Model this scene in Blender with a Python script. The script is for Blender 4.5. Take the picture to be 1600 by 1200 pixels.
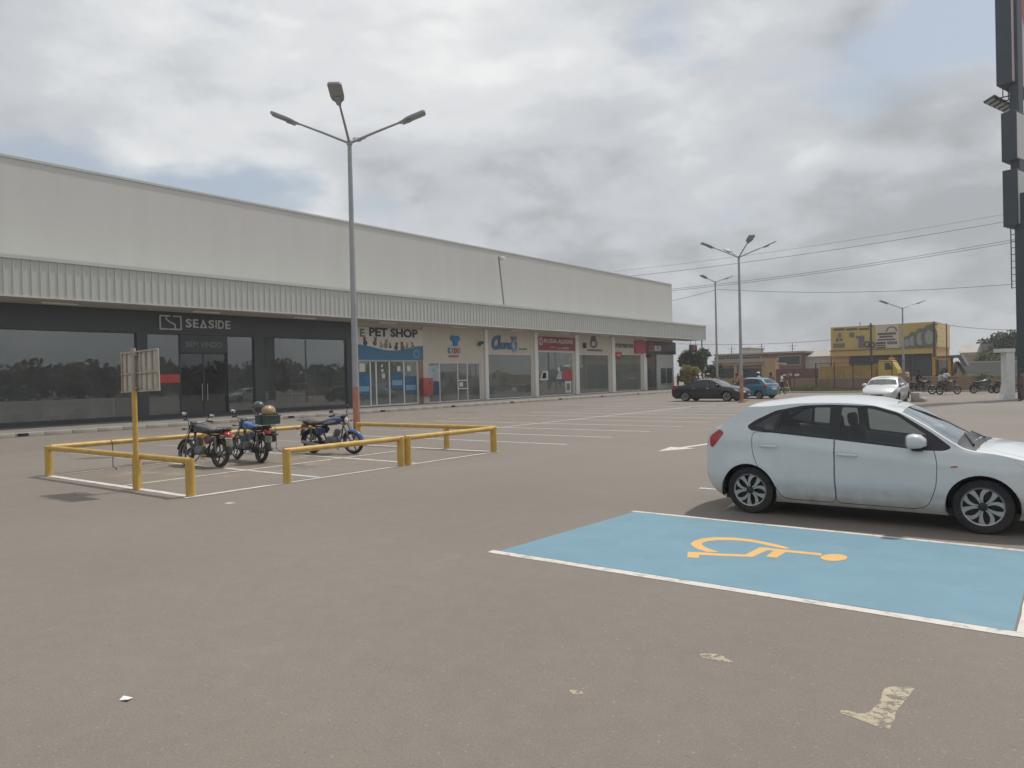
import bpy, bmesh, math, random
import numpy as np
from mathutils import Vector, Matrix
from mathutils.geometry import delaunay_2d_cdt
random.seed(7); np.random.seed(7)
PI = math.pi
scene = bpy.context.scene
for o in list(bpy.data.objects): bpy.data.objects.remove(o)
COL = scene.collection

# ------------------------------------------------------------------ camera
FPX, YAW, PITCH, ROLL, CAMH = 1164.2, -.65395, -.008235, -.02382, 1.82
_f = Vector((math.sin(YAW)*math.cos(PITCH), math.cos(YAW)*math.cos(PITCH), math.sin(PITCH)))
_rt = Vector((math.cos(YAW), -math.sin(YAW), 0)); _up = _rt.cross(_f)
_R = _rt*math.cos(ROLL)+_up*math.sin(ROLL); _U = -_rt*math.sin(ROLL)+_up*math.cos(ROLL)
CPOS = Vector((0, 0, CAMH))
cam_d = bpy.data.cameras.new('camera'); cam = bpy.data.objects.new('camera', cam_d); COL.objects.link(cam)
cam_d.sensor_fit = 'HORIZONTAL'; cam_d.sensor_width = 36; cam_d.lens = FPX/1600*36
cam_d.clip_start = .05; cam_d.clip_end = 5000
M = Matrix.Identity(4)
for i in range(3):
    M[i][0] = _R[i]; M[i][1] = _U[i]; M[i][2] = -_f[i]; M[i][3] = CPOS[i]
cam.matrix_world = M
scene.camera = cam

# ------------------------------------------------------------------ world and sun
SUN_EL, SUN_AZ = 62.0, math.degrees(math.atan2(.30, .954))
w = bpy.data.worlds.new('World'); scene.world = w; w.use_nodes = True
nt = w.node_tree; nt.nodes.clear()
def wn(t, **k):
    n = nt.nodes.new(t)
    for a, b in k.items(): setattr(n, a, b)
    return n
def wmath(op, a, b=None, c=None, clamp=False):
    n = wn('ShaderNodeMath', operation=op, use_clamp=clamp)
    for i, q in enumerate((a, b, c)):
        if q is None: continue
        if isinstance(q, (int, float)): n.inputs[i].default_value = q
        else: nt.links.new(q, n.inputs[i])
    return n.outputs[0]
def wramp(fac, stops, interp='EASE'):
    n = wn('ShaderNodeValToRGB'); n.color_ramp.interpolation = interp
    cr = n.color_ramp
    while len(cr.elements) < len(stops): cr.elements.new(.5)
    for e, (p, c) in zip(cr.elements, stops): e.position = p; e.color = (c if len(c) == 4 else (*c, 1))
    nt.links.new(fac, n.inputs[0]); return n.outputs[0]
sky = wn('ShaderNodeTexSky', sky_type='NISHITA'); sky.sun_disc = False
sky.sun_elevation = math.radians(SUN_EL); sky.sun_rotation = math.radians(SUN_AZ)
sky.air_density = 1.2; sky.dust_density = 2.0; sky.ozone_density = 1.0
tc = wn('ShaderNodeTexCoord'); sep = wn('ShaderNodeSeparateXYZ'); nt.links.new(tc.outputs['Generated'], sep.inputs[0])
zc_ = wmath('ADD', wmath('MAXIMUM', sep.outputs[2], 0.0), .55)
comb = wn('ShaderNodeCombineXYZ')
nt.links.new(wmath('DIVIDE', sep.outputs[0], zc_), comb.inputs[0])
nt.links.new(wmath('DIVIDE', sep.outputs[1], zc_), comb.inputs[1])
nt.links.new(wmath('MULTIPLY', sep.outputs[2], 1.7), comb.inputs[2])
def wnoise(scale, detail, rough, off, dist=0.0):
    mp = wn('ShaderNodeMapping'); nt.links.new(comb.outputs[0], mp.inputs[0]); mp.inputs['Location'].default_value = off
    n = wn('ShaderNodeTexNoise'); n.inputs['Scale'].default_value = scale; n.inputs['Detail'].default_value = detail
    n.inputs['Roughness'].default_value = rough; n.inputs['Distortion'].default_value = dist
    nt.links.new(mp.outputs[0], n.inputs['Vector']); return n.outputs[0]
CLOUD_OFF = (6.1, .7, 2.4); BROAD_OFF = (5.4, 15.3, 2.0)
dens = wnoise(1.9, 6, .47, CLOUD_OFF, .0)                       # where the cloud is
puff = wnoise(4.0, 9, .54, (7.3, 2.2, 5.5), .0)                 # billows
broad = wnoise(1.1, 3, .45, BROAD_OFF)                      # thick grey banks
bill = wnoise(3.2, 9, .55, (2.7, 6.1, 9.5), .0)                 # cauliflower tops
mask = wramp(wmath('ADD', dens, wmath('MULTIPLY', wmath('SUBTRACT', puff, .5), .25)), [(.35, (0, 0, 0)), (.46, (1, 1, 1))])
lum = wmath('ADD', wmath('MULTIPLY_ADD', dens, .70, wmath('MULTIPLY_ADD', wmath('ABSOLUTE', wmath('SUBTRACT', bill, .5)), -.9, -.02)), wmath('ADD', wmath('MULTIPLY', puff, -.75), wmath('MULTIPLY', broad, 1.25)))
CLD = wramp(lum, [(.22, (7.3, 7.35, 7.35)), (.37, (6.2, 6.35, 6.5)), (.54, (5.0, 5.2, 5.45)), (.82, (3.4, 3.6, 3.8))])
pale = wn('ShaderNodeMixRGB'); pale.inputs[0].default_value = .62; nt.links.new(sky.outputs[0], pale.inputs[1]); pale.inputs[2].default_value = (4.2, 4.6, 5.0, 1)
mix = wn('ShaderNodeMixRGB'); nt.links.new(mask, mix.inputs[0]); nt.links.new(pale.outputs[0], mix.inputs[1]); nt.links.new(CLD, mix.inputs[2])
bg = wn('ShaderNodeBackground'); bg.inputs[1].default_value = .10; nt.links.new(mix.outputs[0], bg.inputs[0])
out = wn('ShaderNodeOutputWorld'); nt.links.new(bg.outputs[0], out.inputs[0])

sd = bpy.data.lights.new('sun', 'SUN'); sun = bpy.data.objects.new('sun', sd); COL.objects.link(sun)
sd.energy = 2.3; sd.angle = math.radians(2.5); sd.color = (1.0, .955, .90)
_s = Vector((math.sin(math.radians(SUN_AZ))*math.cos(math.radians(SUN_EL)), math.cos(math.radians(SUN_AZ))*math.cos(math.radians(SUN_EL)), math.sin(math.radians(SUN_EL))))
sun.rotation_euler = _s.to_track_quat('Z', 'Y').to_euler(); sun.location = (0, 0, 40)
scene.view_settings.view_transform = 'Standard'; scene.view_settings.look = 'None'
scene.view_settings.exposure = 0.26; scene.view_settings.gamma = 1; scene.view_settings.use_curve_mapping = False

# ------------------------------------------------------------------ pixel -> place helpers (photo pixels, 1600 x 1200)
def ray(px, py): return _R*((px-800)/FPX) - _U*((py-600)/FPX) + _f
def G(px, py, z=0.0):
    v = ray(px, py); return CPOS + v*((z-CAMH)/v.z)
def onX(px, py, X):
    v = ray(px, py); return CPOS + v*(X/v.x)
def onY(px, py, Y):
    v = ray(px, py); return CPOS + v*(Y/v.y)
def far(px, py, D): return CPOS + ray(px, py)*D          # D metres in front of the lens
VIEW_ROT = math.atan2(_rt.y, _rt.x)

# ------------------------------------------------------------------ materials
MATS = {}
def hexc(r, g, b):
    f = lambda c: c/12.92 if c <= .04045 else ((c+.055)/1.055)**2.4
    return (f(r/255), f(g/255), f(b/255))
def pm(name, col, rough=.6, metal=0.0, var=.12, vs=3.0, bump=0.0, bs=60.0, coat=0.0, spec=.5, dirt=None, dirt_amt=.35, dirt_s=1.2, stretch=None, emit=None, alpha=None):
    """principled material: base colour with two octaves of tonal variation, optional dirt colour and relief"""
    if name in MATS: return MATS[name]
    m = bpy.data.materials.new(name); m.use_nodes = True; t = m.node_tree; n = t.nodes; p = n['Principled BSDF']
    tcn = n.new('ShaderNodeTexCoord'); src = tcn.outputs['Object']
    if stretch:
        mp = n.new('ShaderNodeMapping'); mp.inputs['Scale'].default_value = stretch; t.links.new(src, mp.inputs[0]); src = mp.outputs[0]
    no = n.new('ShaderNodeTexNoise'); no.inputs['Scale'].default_value = vs; no.inputs['Detail'].default_value = 6; no.inputs['Roughness'].default_value = .62
    t.links.new(src, no.inputs['Vector'])
    cr = n.new('ShaderNodeValToRGB'); t.links.new(no.outputs[0], cr.inputs[0])
    a, b = cr.color_ramp.elements; a.position = .28; b.position = .72
    a.color = (*[c*(1-var) for c in col], 1); b.color = (*[min(1, c*(1+var)) for c in col], 1)
    colout = cr.outputs[0]
    if dirt is not None:
        d = n.new('ShaderNodeTexNoise'); d.inputs['Scale'].default_value = dirt_s; d.inputs['Detail'].default_value = 8; d.inputs['Roughness'].default_value = .7
        t.links.new(tcn.outputs['Object'], d.inputs['Vector'])
        r2 = n.new('ShaderNodeValToRGB'); r2.color_ramp.elements[0].position = .45; r2.color_ramp.elements[1].position = .72
        r2.color_ramp.elements[0].color = (0, 0, 0, 1); r2.color_ramp.elements[1].color = (dirt_amt,)*3+(1,)
        t.links.new(d.outputs[0], r2.inputs[0])
        mx = n.new('ShaderNodeMixRGB'); t.links.new(r2.outputs[0], mx.inputs[0]); t.links.new(colout, mx.inputs[1]); mx.inputs[2].default_value = (*dirt, 1); colout = mx.outputs[0]
    t.links.new(colout, p.inputs['Base Color'])
    p.inputs['Roughness'].default_value = rough; p.inputs['Metallic'].default_value = metal
    p.inputs['Specular IOR Level'].default_value = spec
    p.inputs['Coat Weight'].default_value = coat; p.inputs['Coat Roughness'].default_value = .06
    if bump:
        bn = n.new('ShaderNodeTexNoise'); bn.inputs['Scale'].default_value = bs; bn.inputs['Detail'].default_value = 4; t.links.new(src, bn.inputs['Vector'])
        bp = n.new('ShaderNodeBump'); bp.inputs['Strength'].default_value = bump; bp.inputs['Distance'].default_value = .01
        t.links.new(bn.outputs[0], bp.inputs['Height']); t.links.new(bp.outputs[0], p.inputs['Normal'])
    if emit: p.inputs['Emission Color'].default_value = (*emit[0], 1); p.inputs['Emission Strength'].default_value = emit[1]
    MATS[name] = m; return m
def glass(name, tint=(.6, .68, .66), refl=1.0, rough=.01, base=.04, veil=0.0):
    """thin pane: tinted see-through plus mirror reflection growing at grazing angles"""
    if name in MATS: return MATS[name]
    m = bpy.data.materials.new(name); m.use_nodes = True; t = m.node_tree; n = t.nodes; n.clear()
    tr = n.new('ShaderNodeBsdfTransparent'); tr.inputs[0].default_value = (*tint, 1)
    gl = n.new('ShaderNodeBsdfGlossy'); gl.inputs['Roughness'].default_value = rough; gl.inputs[0].default_value = (.92, .95, .96, 1)
    fr = n.new('ShaderNodeFresnel'); fr.inputs[0].default_value = 1.5
    ml = n.new('ShaderNodeMath'); ml.operation = 'MULTIPLY_ADD'; ml.use_clamp = True; ml.inputs[1].default_value = refl; ml.inputs[2].default_value = base
    t.links.new(fr.outputs[0], ml.inputs[0])
    mx = n.new('ShaderNodeMixShader'); t.links.new(ml.outputs[0], mx.inputs[0]); t.links.new(tr.outputs[0], mx.inputs[1]); t.links.new(gl.outputs[0], mx.inputs[2])
    o = n.new('ShaderNodeOutputMaterial'); res = mx.outputs[0]
    if veil:                                                 # pale diffuse coat standing in for the bright sky veil on the glass
        tcn = n.new('ShaderNodeTexCoord'); no = n.new('ShaderNodeTexNoise'); no.inputs['Scale'].default_value = .9; no.inputs['Detail'].default_value = 6; t.links.new(tcn.outputs['Object'], no.inputs['Vector'])
        mr = n.new('ShaderNodeMapRange'); mr.inputs[1].default_value = .3; mr.inputs[2].default_value = .7; mr.inputs[3].default_value = veil*.6; mr.inputs[4].default_value = veil*1.4; t.links.new(no.outputs[0], mr.inputs[0])
        df = n.new('ShaderNodeBsdfDiffuse'); df.inputs[0].default_value = (.50, .50, .47, 1); m2 = n.new('ShaderNodeMixShader'); t.links.new(mr.outputs[0], m2.inputs[0]); t.links.new(res, m2.inputs[1]); t.links.new(df.outputs[0], m2.inputs[2]); res = m2.outputs[0]
    t.links.new(res, o.inputs[0]); MATS[name] = m; return m

# ------------------------------------------------------------------ mesh builder
class MB:
    def __init__(s): s.v = []; s.f = []; s.m = []
    def add(s, vs, fs, mi=0):
        o = len(s.v); s.v += [tuple(q) for q in vs]; s.f += [tuple(i+o for i in f) for f in fs]; s.m += [mi]*len(fs); return s
    def box(s, c, sz, rz=0.0, mi=0, ry=0.0, rx=0.0):
        hx, hy, hz = sz[0]/2, sz[1]/2, sz[2]/2
        rot = Matrix.Rotation(rz, 3, 'Z') @ Matrix.Rotation(ry, 3, 'Y') @ Matrix.Rotation(rx, 3, 'X')
        vs = [Vector(c)+rot @ Vector((x*hx, y*hy, z*hz)) for x in (-1, 1) for y in (-1, 1) for z in (-1, 1)]
        return s.add(vs, [(0, 1, 3, 2), (4, 6, 7, 5), (0, 4, 5, 1), (2, 3, 7, 6), (0, 2, 6, 4), (1, 5, 7, 3)], mi)
    def b2(s, x0, x1, y0, y1, z0, z1, mi=0):
        return s.box(((x0+x1)/2, (y0+y1)/2, (z0+z1)/2), (abs(x1-x0), abs(y1-y0), abs(z1-z0)), 0, mi)
    def bev(s, c, sz, b=.02, rz=0.0, mi=0, rx=0.0, ry=0.0):
        """box with chamfered edges"""
        h = [q/2 for q in sz]; b = min(b, min(h)*.9)
        rot = Matrix.Rotation(rz, 3, 'Z') @ Matrix.Rotation(ry, 3, 'Y') @ Matrix.Rotation(rx, 3, 'X')
        bm = bmesh.new(); bmesh.ops.create_cube(bm, size=1)
        for v in bm.verts: v.co = Vector((v.co.x*sz[0], v.co.y*sz[1], v.co.z*sz[2]))
        bmesh.ops.bevel(bm, geom=list(bm.edges), offset=b, segments=2, affect='EDGES', profile=.5)
        bm.verts.index_update()
        s.add([Vector(c)+rot @ v.co for v in bm.verts], [[v.index for v in f.verts] for f in bm.faces], mi); bm.free(); return s
    def tube(s, pts, r, n=8, cap=True, mi=0, flat=1.0):
        pts = [Vector(p) for p in pts]; k = len(pts); rs = r if isinstance(r, (list, tuple)) else [r]*k
        vs = []; prev = None
        for i, p in enumerate(pts):
            t = (pts[min(i+1, k-1)]-pts[max(i-1, 0)]).normalized()
            if prev is None:
                a = t.orthogonal().normalized() if abs(t.z) > .95 else Vector((0, 0, 1)).cross(t).normalized()
            else: a = (prev-t*prev.dot(t)).normalized()
            prev = a; b = t.cross(a)
            for j in range(n):
                an = 2*PI*j/n; vs.append(p+a*(math.cos(an)*rs[i])+b*(math.sin(an)*rs[i]*flat))
        fs = [(i*n+j, i*n+(j+1) % n, (i+1)*n+(j+1) % n, (i+1)*n+j) for i in range(k-1) for j in range(n)]
        if cap: fs += [tuple(reversed(range(n))), tuple(range((k-1)*n, k*n))]
        return s.add(vs, fs, mi)
    def lathe(s, prof, n=24, c=(0, 0, 0), axis='z', mi=0, closed=False):
        """prof: list of (radius, height along axis)"""
        vs = []; k = len(prof)
        for (r, h) in prof:
            for j in range(n):
                a = 2*PI*j/n; x, y = r*math.cos(a), r*math.sin(a)
                q = (x, y, h) if axis == 'z' else ((x, h, y) if axis == 'y' else (h, x, y))
                vs.append(Vector(c)+Vector(q))
        fs = [(i*n+j, i*n+(j+1) % n, (i+1)*n+(j+1) % n, (i+1)*n+j) for i in range(k-1) for j in range(n)]
        if closed: fs += [((k-1)*n+j, (k-1)*n+(j+1) % n, (j+1) % n, j) for j in range(n)]
        return s.add(vs, fs, mi)
    def prism(s, poly, fn, d0, d1, mi=0):
        """poly 2D; fn(u,v,d) -> 3D; solid between depth d0 and d1"""
        n = len(poly)
        vs = [fn(u, v, d0) for u, v in poly]+[fn(u, v, d1) for u, v in poly]
        fs = [tuple(range(n)), tuple(reversed(range(n, 2*n)))]+[(i, i+n, (i+1) % n+n, (i+1) % n) for i in range(n)]
        return s.add(vs, fs, mi)
    def loft(s, rings, mi=0, cap=True):
        n = len(rings[0]); vs = [q for r in rings for q in r]; k = len(rings)
        fs = [(i*n+j, i*n+(j+1) % n, (i+1)*n+(j+1) % n, (i+1)*n+j) for i in range(k-1) for j in range(n)]
        if cap: fs += [tuple(reversed(range(n))), tuple(range((k-1)*n, k*n))]
        return s.add(vs, fs, mi)
    def egg(s, secs, n=12, mi=0, e=2.0, axis='x'):
        """loft of super-ellipse sections: (pos along axis, c1, c2, r1, r2)"""
        rings = []
        for (p, c1, c2, r1, r2) in secs:
            ring = []
            for j in range(n):
                a = 2*PI*j/n; ca, sa = math.cos(a), math.sin(a)
                u = c1+r1*math.copysign(abs(ca)**(2/e), ca); v = c2+r2*math.copysign(abs(sa)**(2/e), sa)
                ring.append((p, u, v) if axis == 'x' else ((u, p, v) if axis == 'y' else (u, v, p)))
            rings.append(ring)
        return s.loft(rings, mi)
    def mesh(s, name, mats, smooth=None):
        me = bpy.data.meshes.new(name); me.from_pydata(s.v, [], s.f); me.update()
        for m in (mats if isinstance(mats, (list, tuple)) else [mats]): me.materials.append(m)
        if any(s.m): me.polygons.foreach_set('material_index', s.m)
        bm = bmesh.new(); bm.from_mesh(me); bmesh.ops.recalc_face_normals(bm, faces=bm.faces); bm.to_mesh(me); bm.free()
        if smooth is not None:
            me.polygons.foreach_set('use_smooth', [True]*len(me.polygons)); me.set_sharp_from_angle(angle=math.radians(smooth))
        me.update(); return me
    def build(s, name, mats, parent=None, smooth=None, world=True):
        if parent is not None and world:
            o = world_loc(parent); s.v = [(a-o[0], b-o[1], c-o[2]) for a, b, c in s.v]
        return put(name, s.mesh(name, mats, smooth), parent)
def world_loc(o):
    l = Vector((0, 0, 0))
    while o is not None: l += o.location; o = o.parent
    return l
def put(name, me, parent=None, loc=None):
    o = bpy.data.objects.new(name, me); COL.objects.link(o)
    if parent is not None: o.parent = parent
    if loc is not None: o.location = loc
    return o
def tag(o, label=None, cat=None, group=None, kind=None):
    if label: o['label'] = label
    if cat: o['category'] = cat
    if group: o['group'] = group
    if kind: o['kind'] = kind
    return o
def thing(name, label, cat, loc=(0, 0, 0), rz=0.0, group=None):
    o = bpy.data.objects.new(name, None); COL.objects.link(o); o.location = loc; o.rotation_euler = (0, 0, rz)
    o.empty_display_size = .2
    return tag(o, label, cat, group)
def copy_tree(o, parent=None):
    c = o.copy(); COL.objects.link(c)
    if parent is not None: c.parent = parent
    for ch in [q for q in bpy.data.objects if q.parent == o]: copy_tree(ch, c)
    return c
_txt = {}
def text_geo(st, wdt, hgt, depth=.01, bold=.0, shear=0.0):
    """letters as verts/faces, fitted to a wdt x hgt box whose lower left corner is (0,0)"""
    key = (st, round(bold, 3), shear)
    if key not in _txt:
        cu = bpy.data.curves.new('txt', 'FONT'); cu.body = st; cu.size = 1; cu.extrude = .5; cu.offset = bold; cu.shear = shear; cu.resolution_u = 3
        ob = bpy.data.objects.new('txt', cu); COL.objects.link(ob)
        dg = bpy.context.evaluated_depsgraph_get(); me = bpy.data.meshes.new_from_object(ob.evaluated_get(dg))
        vs = [v.co.copy() for v in me.vertices]; fs = [tuple(p.vertices) for p in me.polygons]
        bpy.data.objects.remove(ob); bpy.data.curves.remove(cu); bpy.data.meshes.remove(me); _txt[key] = (vs, fs)
    vs, fs = _txt[key]
    x0 = min(v.x for v in vs); x1 = max(v.x for v in vs); y0 = min(v.y for v in vs); y1 = max(v.y for v in vs)
    return [((v.x-x0)/(x1-x0)*wdt, (v.y-y0)/(y1-y0)*hgt, (v.z+.5)*depth) for v in vs], fs
def text_on(mb, st, o, ux, uy, nn, wdt, hgt, depth=.02, bold=0.0, shear=0.0, mi=0):
    vs, fs = text_geo(st, wdt, hgt, depth, bold, shear); o, ux, uy, nn = map(Vector, (o, ux, uy, nn))
    return mb.add([o+ux*a+uy*b+nn*c for a, b, c in vs], fs, mi)
# ------------------------------------------------------------------ ground, car park, paint
def asphalt():
    m = bpy.data.materials.new('dusty_asphalt'); m.use_nodes = True; t = m.node_tree; n = t.nodes; p = n['Principled BSDF']
    tcn = n.new('ShaderNodeTexCoord')
    def noise(s, d, r, off=(0, 0, 0), sc=(1, 1, 1)):
        mp = n.new('ShaderNodeMapping'); mp.inputs['Location'].default_value = off; mp.inputs['Scale'].default_value = sc; t.links.new(tcn.outputs['Object'], mp.inputs[0])
        q = n.new('ShaderNodeTexNoise'); q.inputs['Scale'].default_value = s; q.inputs['Detail'].default_value = d; q.inputs['Roughness'].default_value = r
        t.links.new(mp.outputs[0], q.inputs['Vector']); return q.outputs[0]
    def ramp(f, p0, c0, p1, c1):
        q = n.new('ShaderNodeValToRGB'); e = q.color_ramp.elements; e[0].position = p0; e[1].position = p1; e[0].color = (*c0, 1); e[1].color = (*c1, 1); t.links.new(f, q.inputs[0]); return q.outputs[0]
    def mix(f, a, b, mode='MIX'):
        q = n.new('ShaderNodeMixRGB'); q.blend_type = mode
        for i, v in enumerate((f, a, b)):
            if isinstance(v, (int, float)): q.inputs[i].default_value = v
            elif isinstance(v, tuple): q.inputs[i].default_value = (*v, 1)
            else: t.links.new(v, q.inputs[i])
        return q.outputs[0]
    base = ramp(noise(.16, 5, .6), .30, (.178, .153, .128), .72, (.220, .191, .162))
    band = ramp(noise(.35, 4, .6, (4, 2, 0), (1.0, .22, 1)), .52, (0, 0, 0), .78, (.42, .42, .42))      # dusty wheel tracks along the aisles
    c = mix(band, base, (.245, .217, .189))
    sand = ramp(noise(.55, 7, .66, (11, 3, 0)), .60, (0, 0, 0), .80, (.55, .55, .55))                      # blown sand
    c = mix(sand, c, (.275, .238, .200))
    oil = ramp(noise(.8, 5, .6, (2, 19, 0)), .70, (0, 0, 0), .80, (.55, .55, .55))                         # old oil stains
    c = mix(oil, c, (.15, .14, .13))
    grit = ramp(noise(85, 5, .8), .34, (.74, .74, .74), .68, (1.22, 1.21, 1.19))
    c = mix(1.0, c, grit, 'MULTIPLY')
    mott = ramp(noise(5.5, 6, .7, (6, 1, 0)), .32, (.95, .95, .95), .68, (1.05, 1.05, 1.045)); c = mix(1.0, c, mott, 'MULTIPLY')
    speck = ramp(noise(34, 2, .45, (8, 5, 0)), .66, (0, 0, 0), .72, (.5, .5, .5)); c = mix(speck, c, (.33, .30, .26))
    dk = ramp(noise(26, 3, .5, (1, 7, 0)), .66, (0, 0, 0), .74, (.45, .45, .45)); c = mix(dk, c, (.09, .08, .07))
    chip = ramp(noise(95, 2, .5, (3, 3, 3)), .70, (0, 0, 0), .76, (.55, .55, .55))                          # pale stone chips
    c = mix(chip, c, (.42, .39, .35))
    t.links.new(c, p.inputs['Base Color']); p.inputs['Roughness'].default_value = .80; p.inputs['Specular IOR Level'].default_value = .55
    bp = n.new('ShaderNodeBump'); bp.inputs['Strength'].default_value = .30; bp.inputs['Distance'].default_value = .005
    t.links.new(noise(120, 5, .75), bp.inputs['Height']); t.links.new(bp.outputs[0], p.inputs['Normal'])
    return m
m_asph = asphalt()
m_earth = pm('sandy_earth', (.24, .185, .13), .95, var=.25, vs=.3, dirt=(.12, .13, .06), dirt_amt=.5, dirt_s=.12, bump=.4, bs=8)
def paint(name, col, worn=(.21, .187, .163), amt=.8, lo=.58, hi=.70, s=9):
    m = pm(name, col, .75, var=.06, vs=2); t = m.node_tree; n = t.nodes; p = n['Principled BSDF']
    tcn = n.new('ShaderNodeTexCoord')
    no = n.new('ShaderNodeTexNoise'); no.inputs['Scale'].default_value = s; no.inputs['Detail'].default_value = 9; no.inputs['Roughness'].default_value = .72; t.links.new(tcn.outputs['Object'], no.inputs['Vector'])
    r = n.new('ShaderNodeValToRGB'); r.color_ramp.elements[0].position = lo; r.color_ramp.elements[1].position = hi
    r.color_ramp.elements[0].color = (0, 0, 0, 1); r.color_ramp.elements[1].color = (amt,)*3+(1,); t.links.new(no.outputs[0], r.inputs[0])
    old = p.inputs['Base Color'].links[0].from_socket
    mx = n.new('ShaderNodeMixRGB'); t.links.new(r.outputs[0], mx.inputs[0]); t.links.new(old, mx.inputs[1]); mx.inputs[2].default_value = (*worn, 1)
    t.links.new(mx.outputs[0], p.inputs['Base Color'])
    bn = n.new('ShaderNodeTexNoise'); bn.inputs['Scale'].default_value = 75; t.links.new(tcn.outputs['Object'], bn.inputs['Vector'])
    bp = n.new('ShaderNodeBump'); bp.inputs['Strength'].default_value = .4; bp.inputs['Distance'].default_value = .005; t.links.new(bn.outputs[0], bp.inputs['Height']); t.links.new(bp.outputs[0], p.inputs['Normal'])
    return m
m_line = paint('white_line_paint', (.62, .59, .54), lo=.50, hi=.68)
m_line_old = paint('worn_line_paint', (.48, .45, .40), lo=.42, hi=.60)
m_blue = paint('blue_bay_paint', (.150, .275, .345), worn=(.22, .30, .345), amt=.7, lo=.5, hi=.8, s=2.2)
m_orange = paint('orange_symbol_paint', (.70, .42, .145), worn=(.5, .36, .2), amt=.5, lo=.55, hi=.75, s=14)
m_cream = pm('cream_leftover_paint', (.42, .37, .27), .85, var=.15, vs=9)
_t = m_cream.node_tree; _n = _t.nodes; _c = _n.new('ShaderNodeTexCoord'); _q = _n.new('ShaderNodeTexNoise'); _q.inputs['Scale'].default_value = 16; _q.inputs['Detail'].default_value = 10; _q.inputs['Roughness'].default_value = .75
_t.links.new(_c.outputs['Object'], _q.inputs['Vector']); _r = _n.new('ShaderNodeMapRange'); _r.inputs[1].default_value = .40; _r.inputs[2].default_value = .52; _t.links.new(_q.outputs[0], _r.inputs[0]); _t.links.new(_r.outputs[0], _n['Principled BSDF'].inputs['Alpha'])

ground = MB().add([(-900, -900, -.05), (900, -900, -.05), (900, 900, -.05), (-900, 900, -.05)], [(0, 1, 2, 3)]).build('ground', m_earth); tag(ground, kind='structure')
XK, XF, XW = -32.3, -34.7, -37.2
lot = MB().add([(XK+.02, -60, 0), (60, -60, 0), (60, 63.5, 0), (XK+.02, 63.5, 0)], [(0, 1, 2, 3)])
lot.add([(XK-.0+.02, 63.5, 0), (-20.5, 63.5, 0), (-20.5, 80, 0), (XK+.02, 80, 0)], [(0, 1, 2, 3)])
lot = lot.build('parking_lot', m_asph); tag(lot, kind='structure')
road = MB().add([(-20.5, 68.3, -.01), (120, 68.3, -.01), (120, 82, -.01), (-20.5, 82, -.01)], [(0, 1, 2, 3)]).build('road', m_asph); tag(road, kind='structure')
def line(x0, y0, x1, y1, wd=.10, z=.004, m=None, name='painted_line'):
    a = Vector((x0, y0, 0)); b = Vector((x1, y1, 0)); t = (b-a).normalized(); nn = Vector((-t.y, t.x, 0))*wd/2
    k = max(2, int((b-a).length/.25)); vs = []; fs = []
    for i in range(k+1):                                     # hand-sprayed edges: width wanders a little
        p = a.lerp(b, i/k); q = 1+random.uniform(-.09, .09); r = 1+random.uniform(-.09, .09)
        vs += [p+nn*q+Vector((0, 0, z)), p-nn*r+Vector((0, 0, z))]
        if i: fs.append((2*i-2, 2*i-1, 2*i+1, 2*i))
    return MB().add(vs, fs).build(name, m or m_line, lot)
# rows of bays
for i in range(12):
    y = 16.7+2.42*i
    if y < 44: line(-17.0, y, -11.0, y)
    line(-22.7, y, -17.1, y, m=m_line_old if i % 3 == 1 else m_line)
for y in (9.05, 11.65, 14.3): line(-22.7, y, -17.6, y, m=m_line_old)
line(-17.05, 14.4, -17.05, 45.5, .12, .0075)
# motorcycle paddock paint
line(-11.55, 6.3, -11.55, 14.45, .12, .0075); line(-17.2, 6.45, -11.6, 6.45, .14); line(-17.2, 14.35, -11.6, 14.35, .12)
line(-17.2, 9.05, -11.6, 9.05); line(-17.2, 11.65, -11.6, 11.65); line(-14.05, 6.5, -14.05, 14.3, .09, .0075); line(-17.2, 6.4, -17.2, 14.4, .1, .0075, m_line_old)
line(-4.85, 11.15, -.2, 11.15, .1); line(.05, 8.9, .05, 11.1, .1)
# arrow on the aisle
ar = MB(); A = Vector((-8.0, 16.05)); B_ = Vector((-7.62, 18.6)); t_ = (B_-A).normalized(); n_ = Vector((-t_.y, t_.x))
def ap(a, b): q = A+t_*a+n_*b; return (q.x, q.y, .004)
ar.add([ap(0, 0), ap(1.05, .36), ap(1.05, .085), ap(2.5, .085), ap(2.5, -.085), ap(1.05, -.085), ap(1.05, -.36)], [(0, 1, 2, 5, 6), (2, 3, 4, 5)])
ar.build('direction_arrow', m_line, lot)
# accessible bay
bay = MB().add([(-4.90, 6.12, .0015), (-.40, 6.12, .0015), (-.40, 8.80, .0015), (-4.76, 8.80, .0015)], [(0, 1, 2, 3)]).build('accessible_bay', m_blue, lot)
def bline(*a, **k):
    o = line(*a, **k); o.parent = bay; return o
bline(-4.98, 6.05, -.25, 6.05, .11, .003, name='border_line'); bline(-4.80, 8.84, .3, 8.84, .08, .003, name='border_line'); bline(-.33, 6.0, -.33, 8.9, .11, .0042, name='border_line')
Z = lambda zx, zy: (lambda q: (q.x, q.y, .0030))(G(1080+zx/6.154, 820+zy/6.154))
sy = MB()
outer = [(250, 265), (150, 262), (60, 235), (10, 205), (-6, 183), (30, 155), (110, 132), (220, 122), (400, 125), (560, 140), (700, 165), (820, 192), (905, 213), (945, 232)]
inner = [(265, 262), (190, 240), (130, 215), (100, 192), (110, 175), (160, 160), (250, 150), (350, 150), (470, 155), (590, 170), (700, 192), (800, 215), (890, 232), (944, 234)]
vs = [Z(*q) for q in outer]+[Z(*q) for q in inner]; k = len(outer)
sy.add(vs, [(i, i+1, k+i+1, k+i) for i in range(k-1)])
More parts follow.
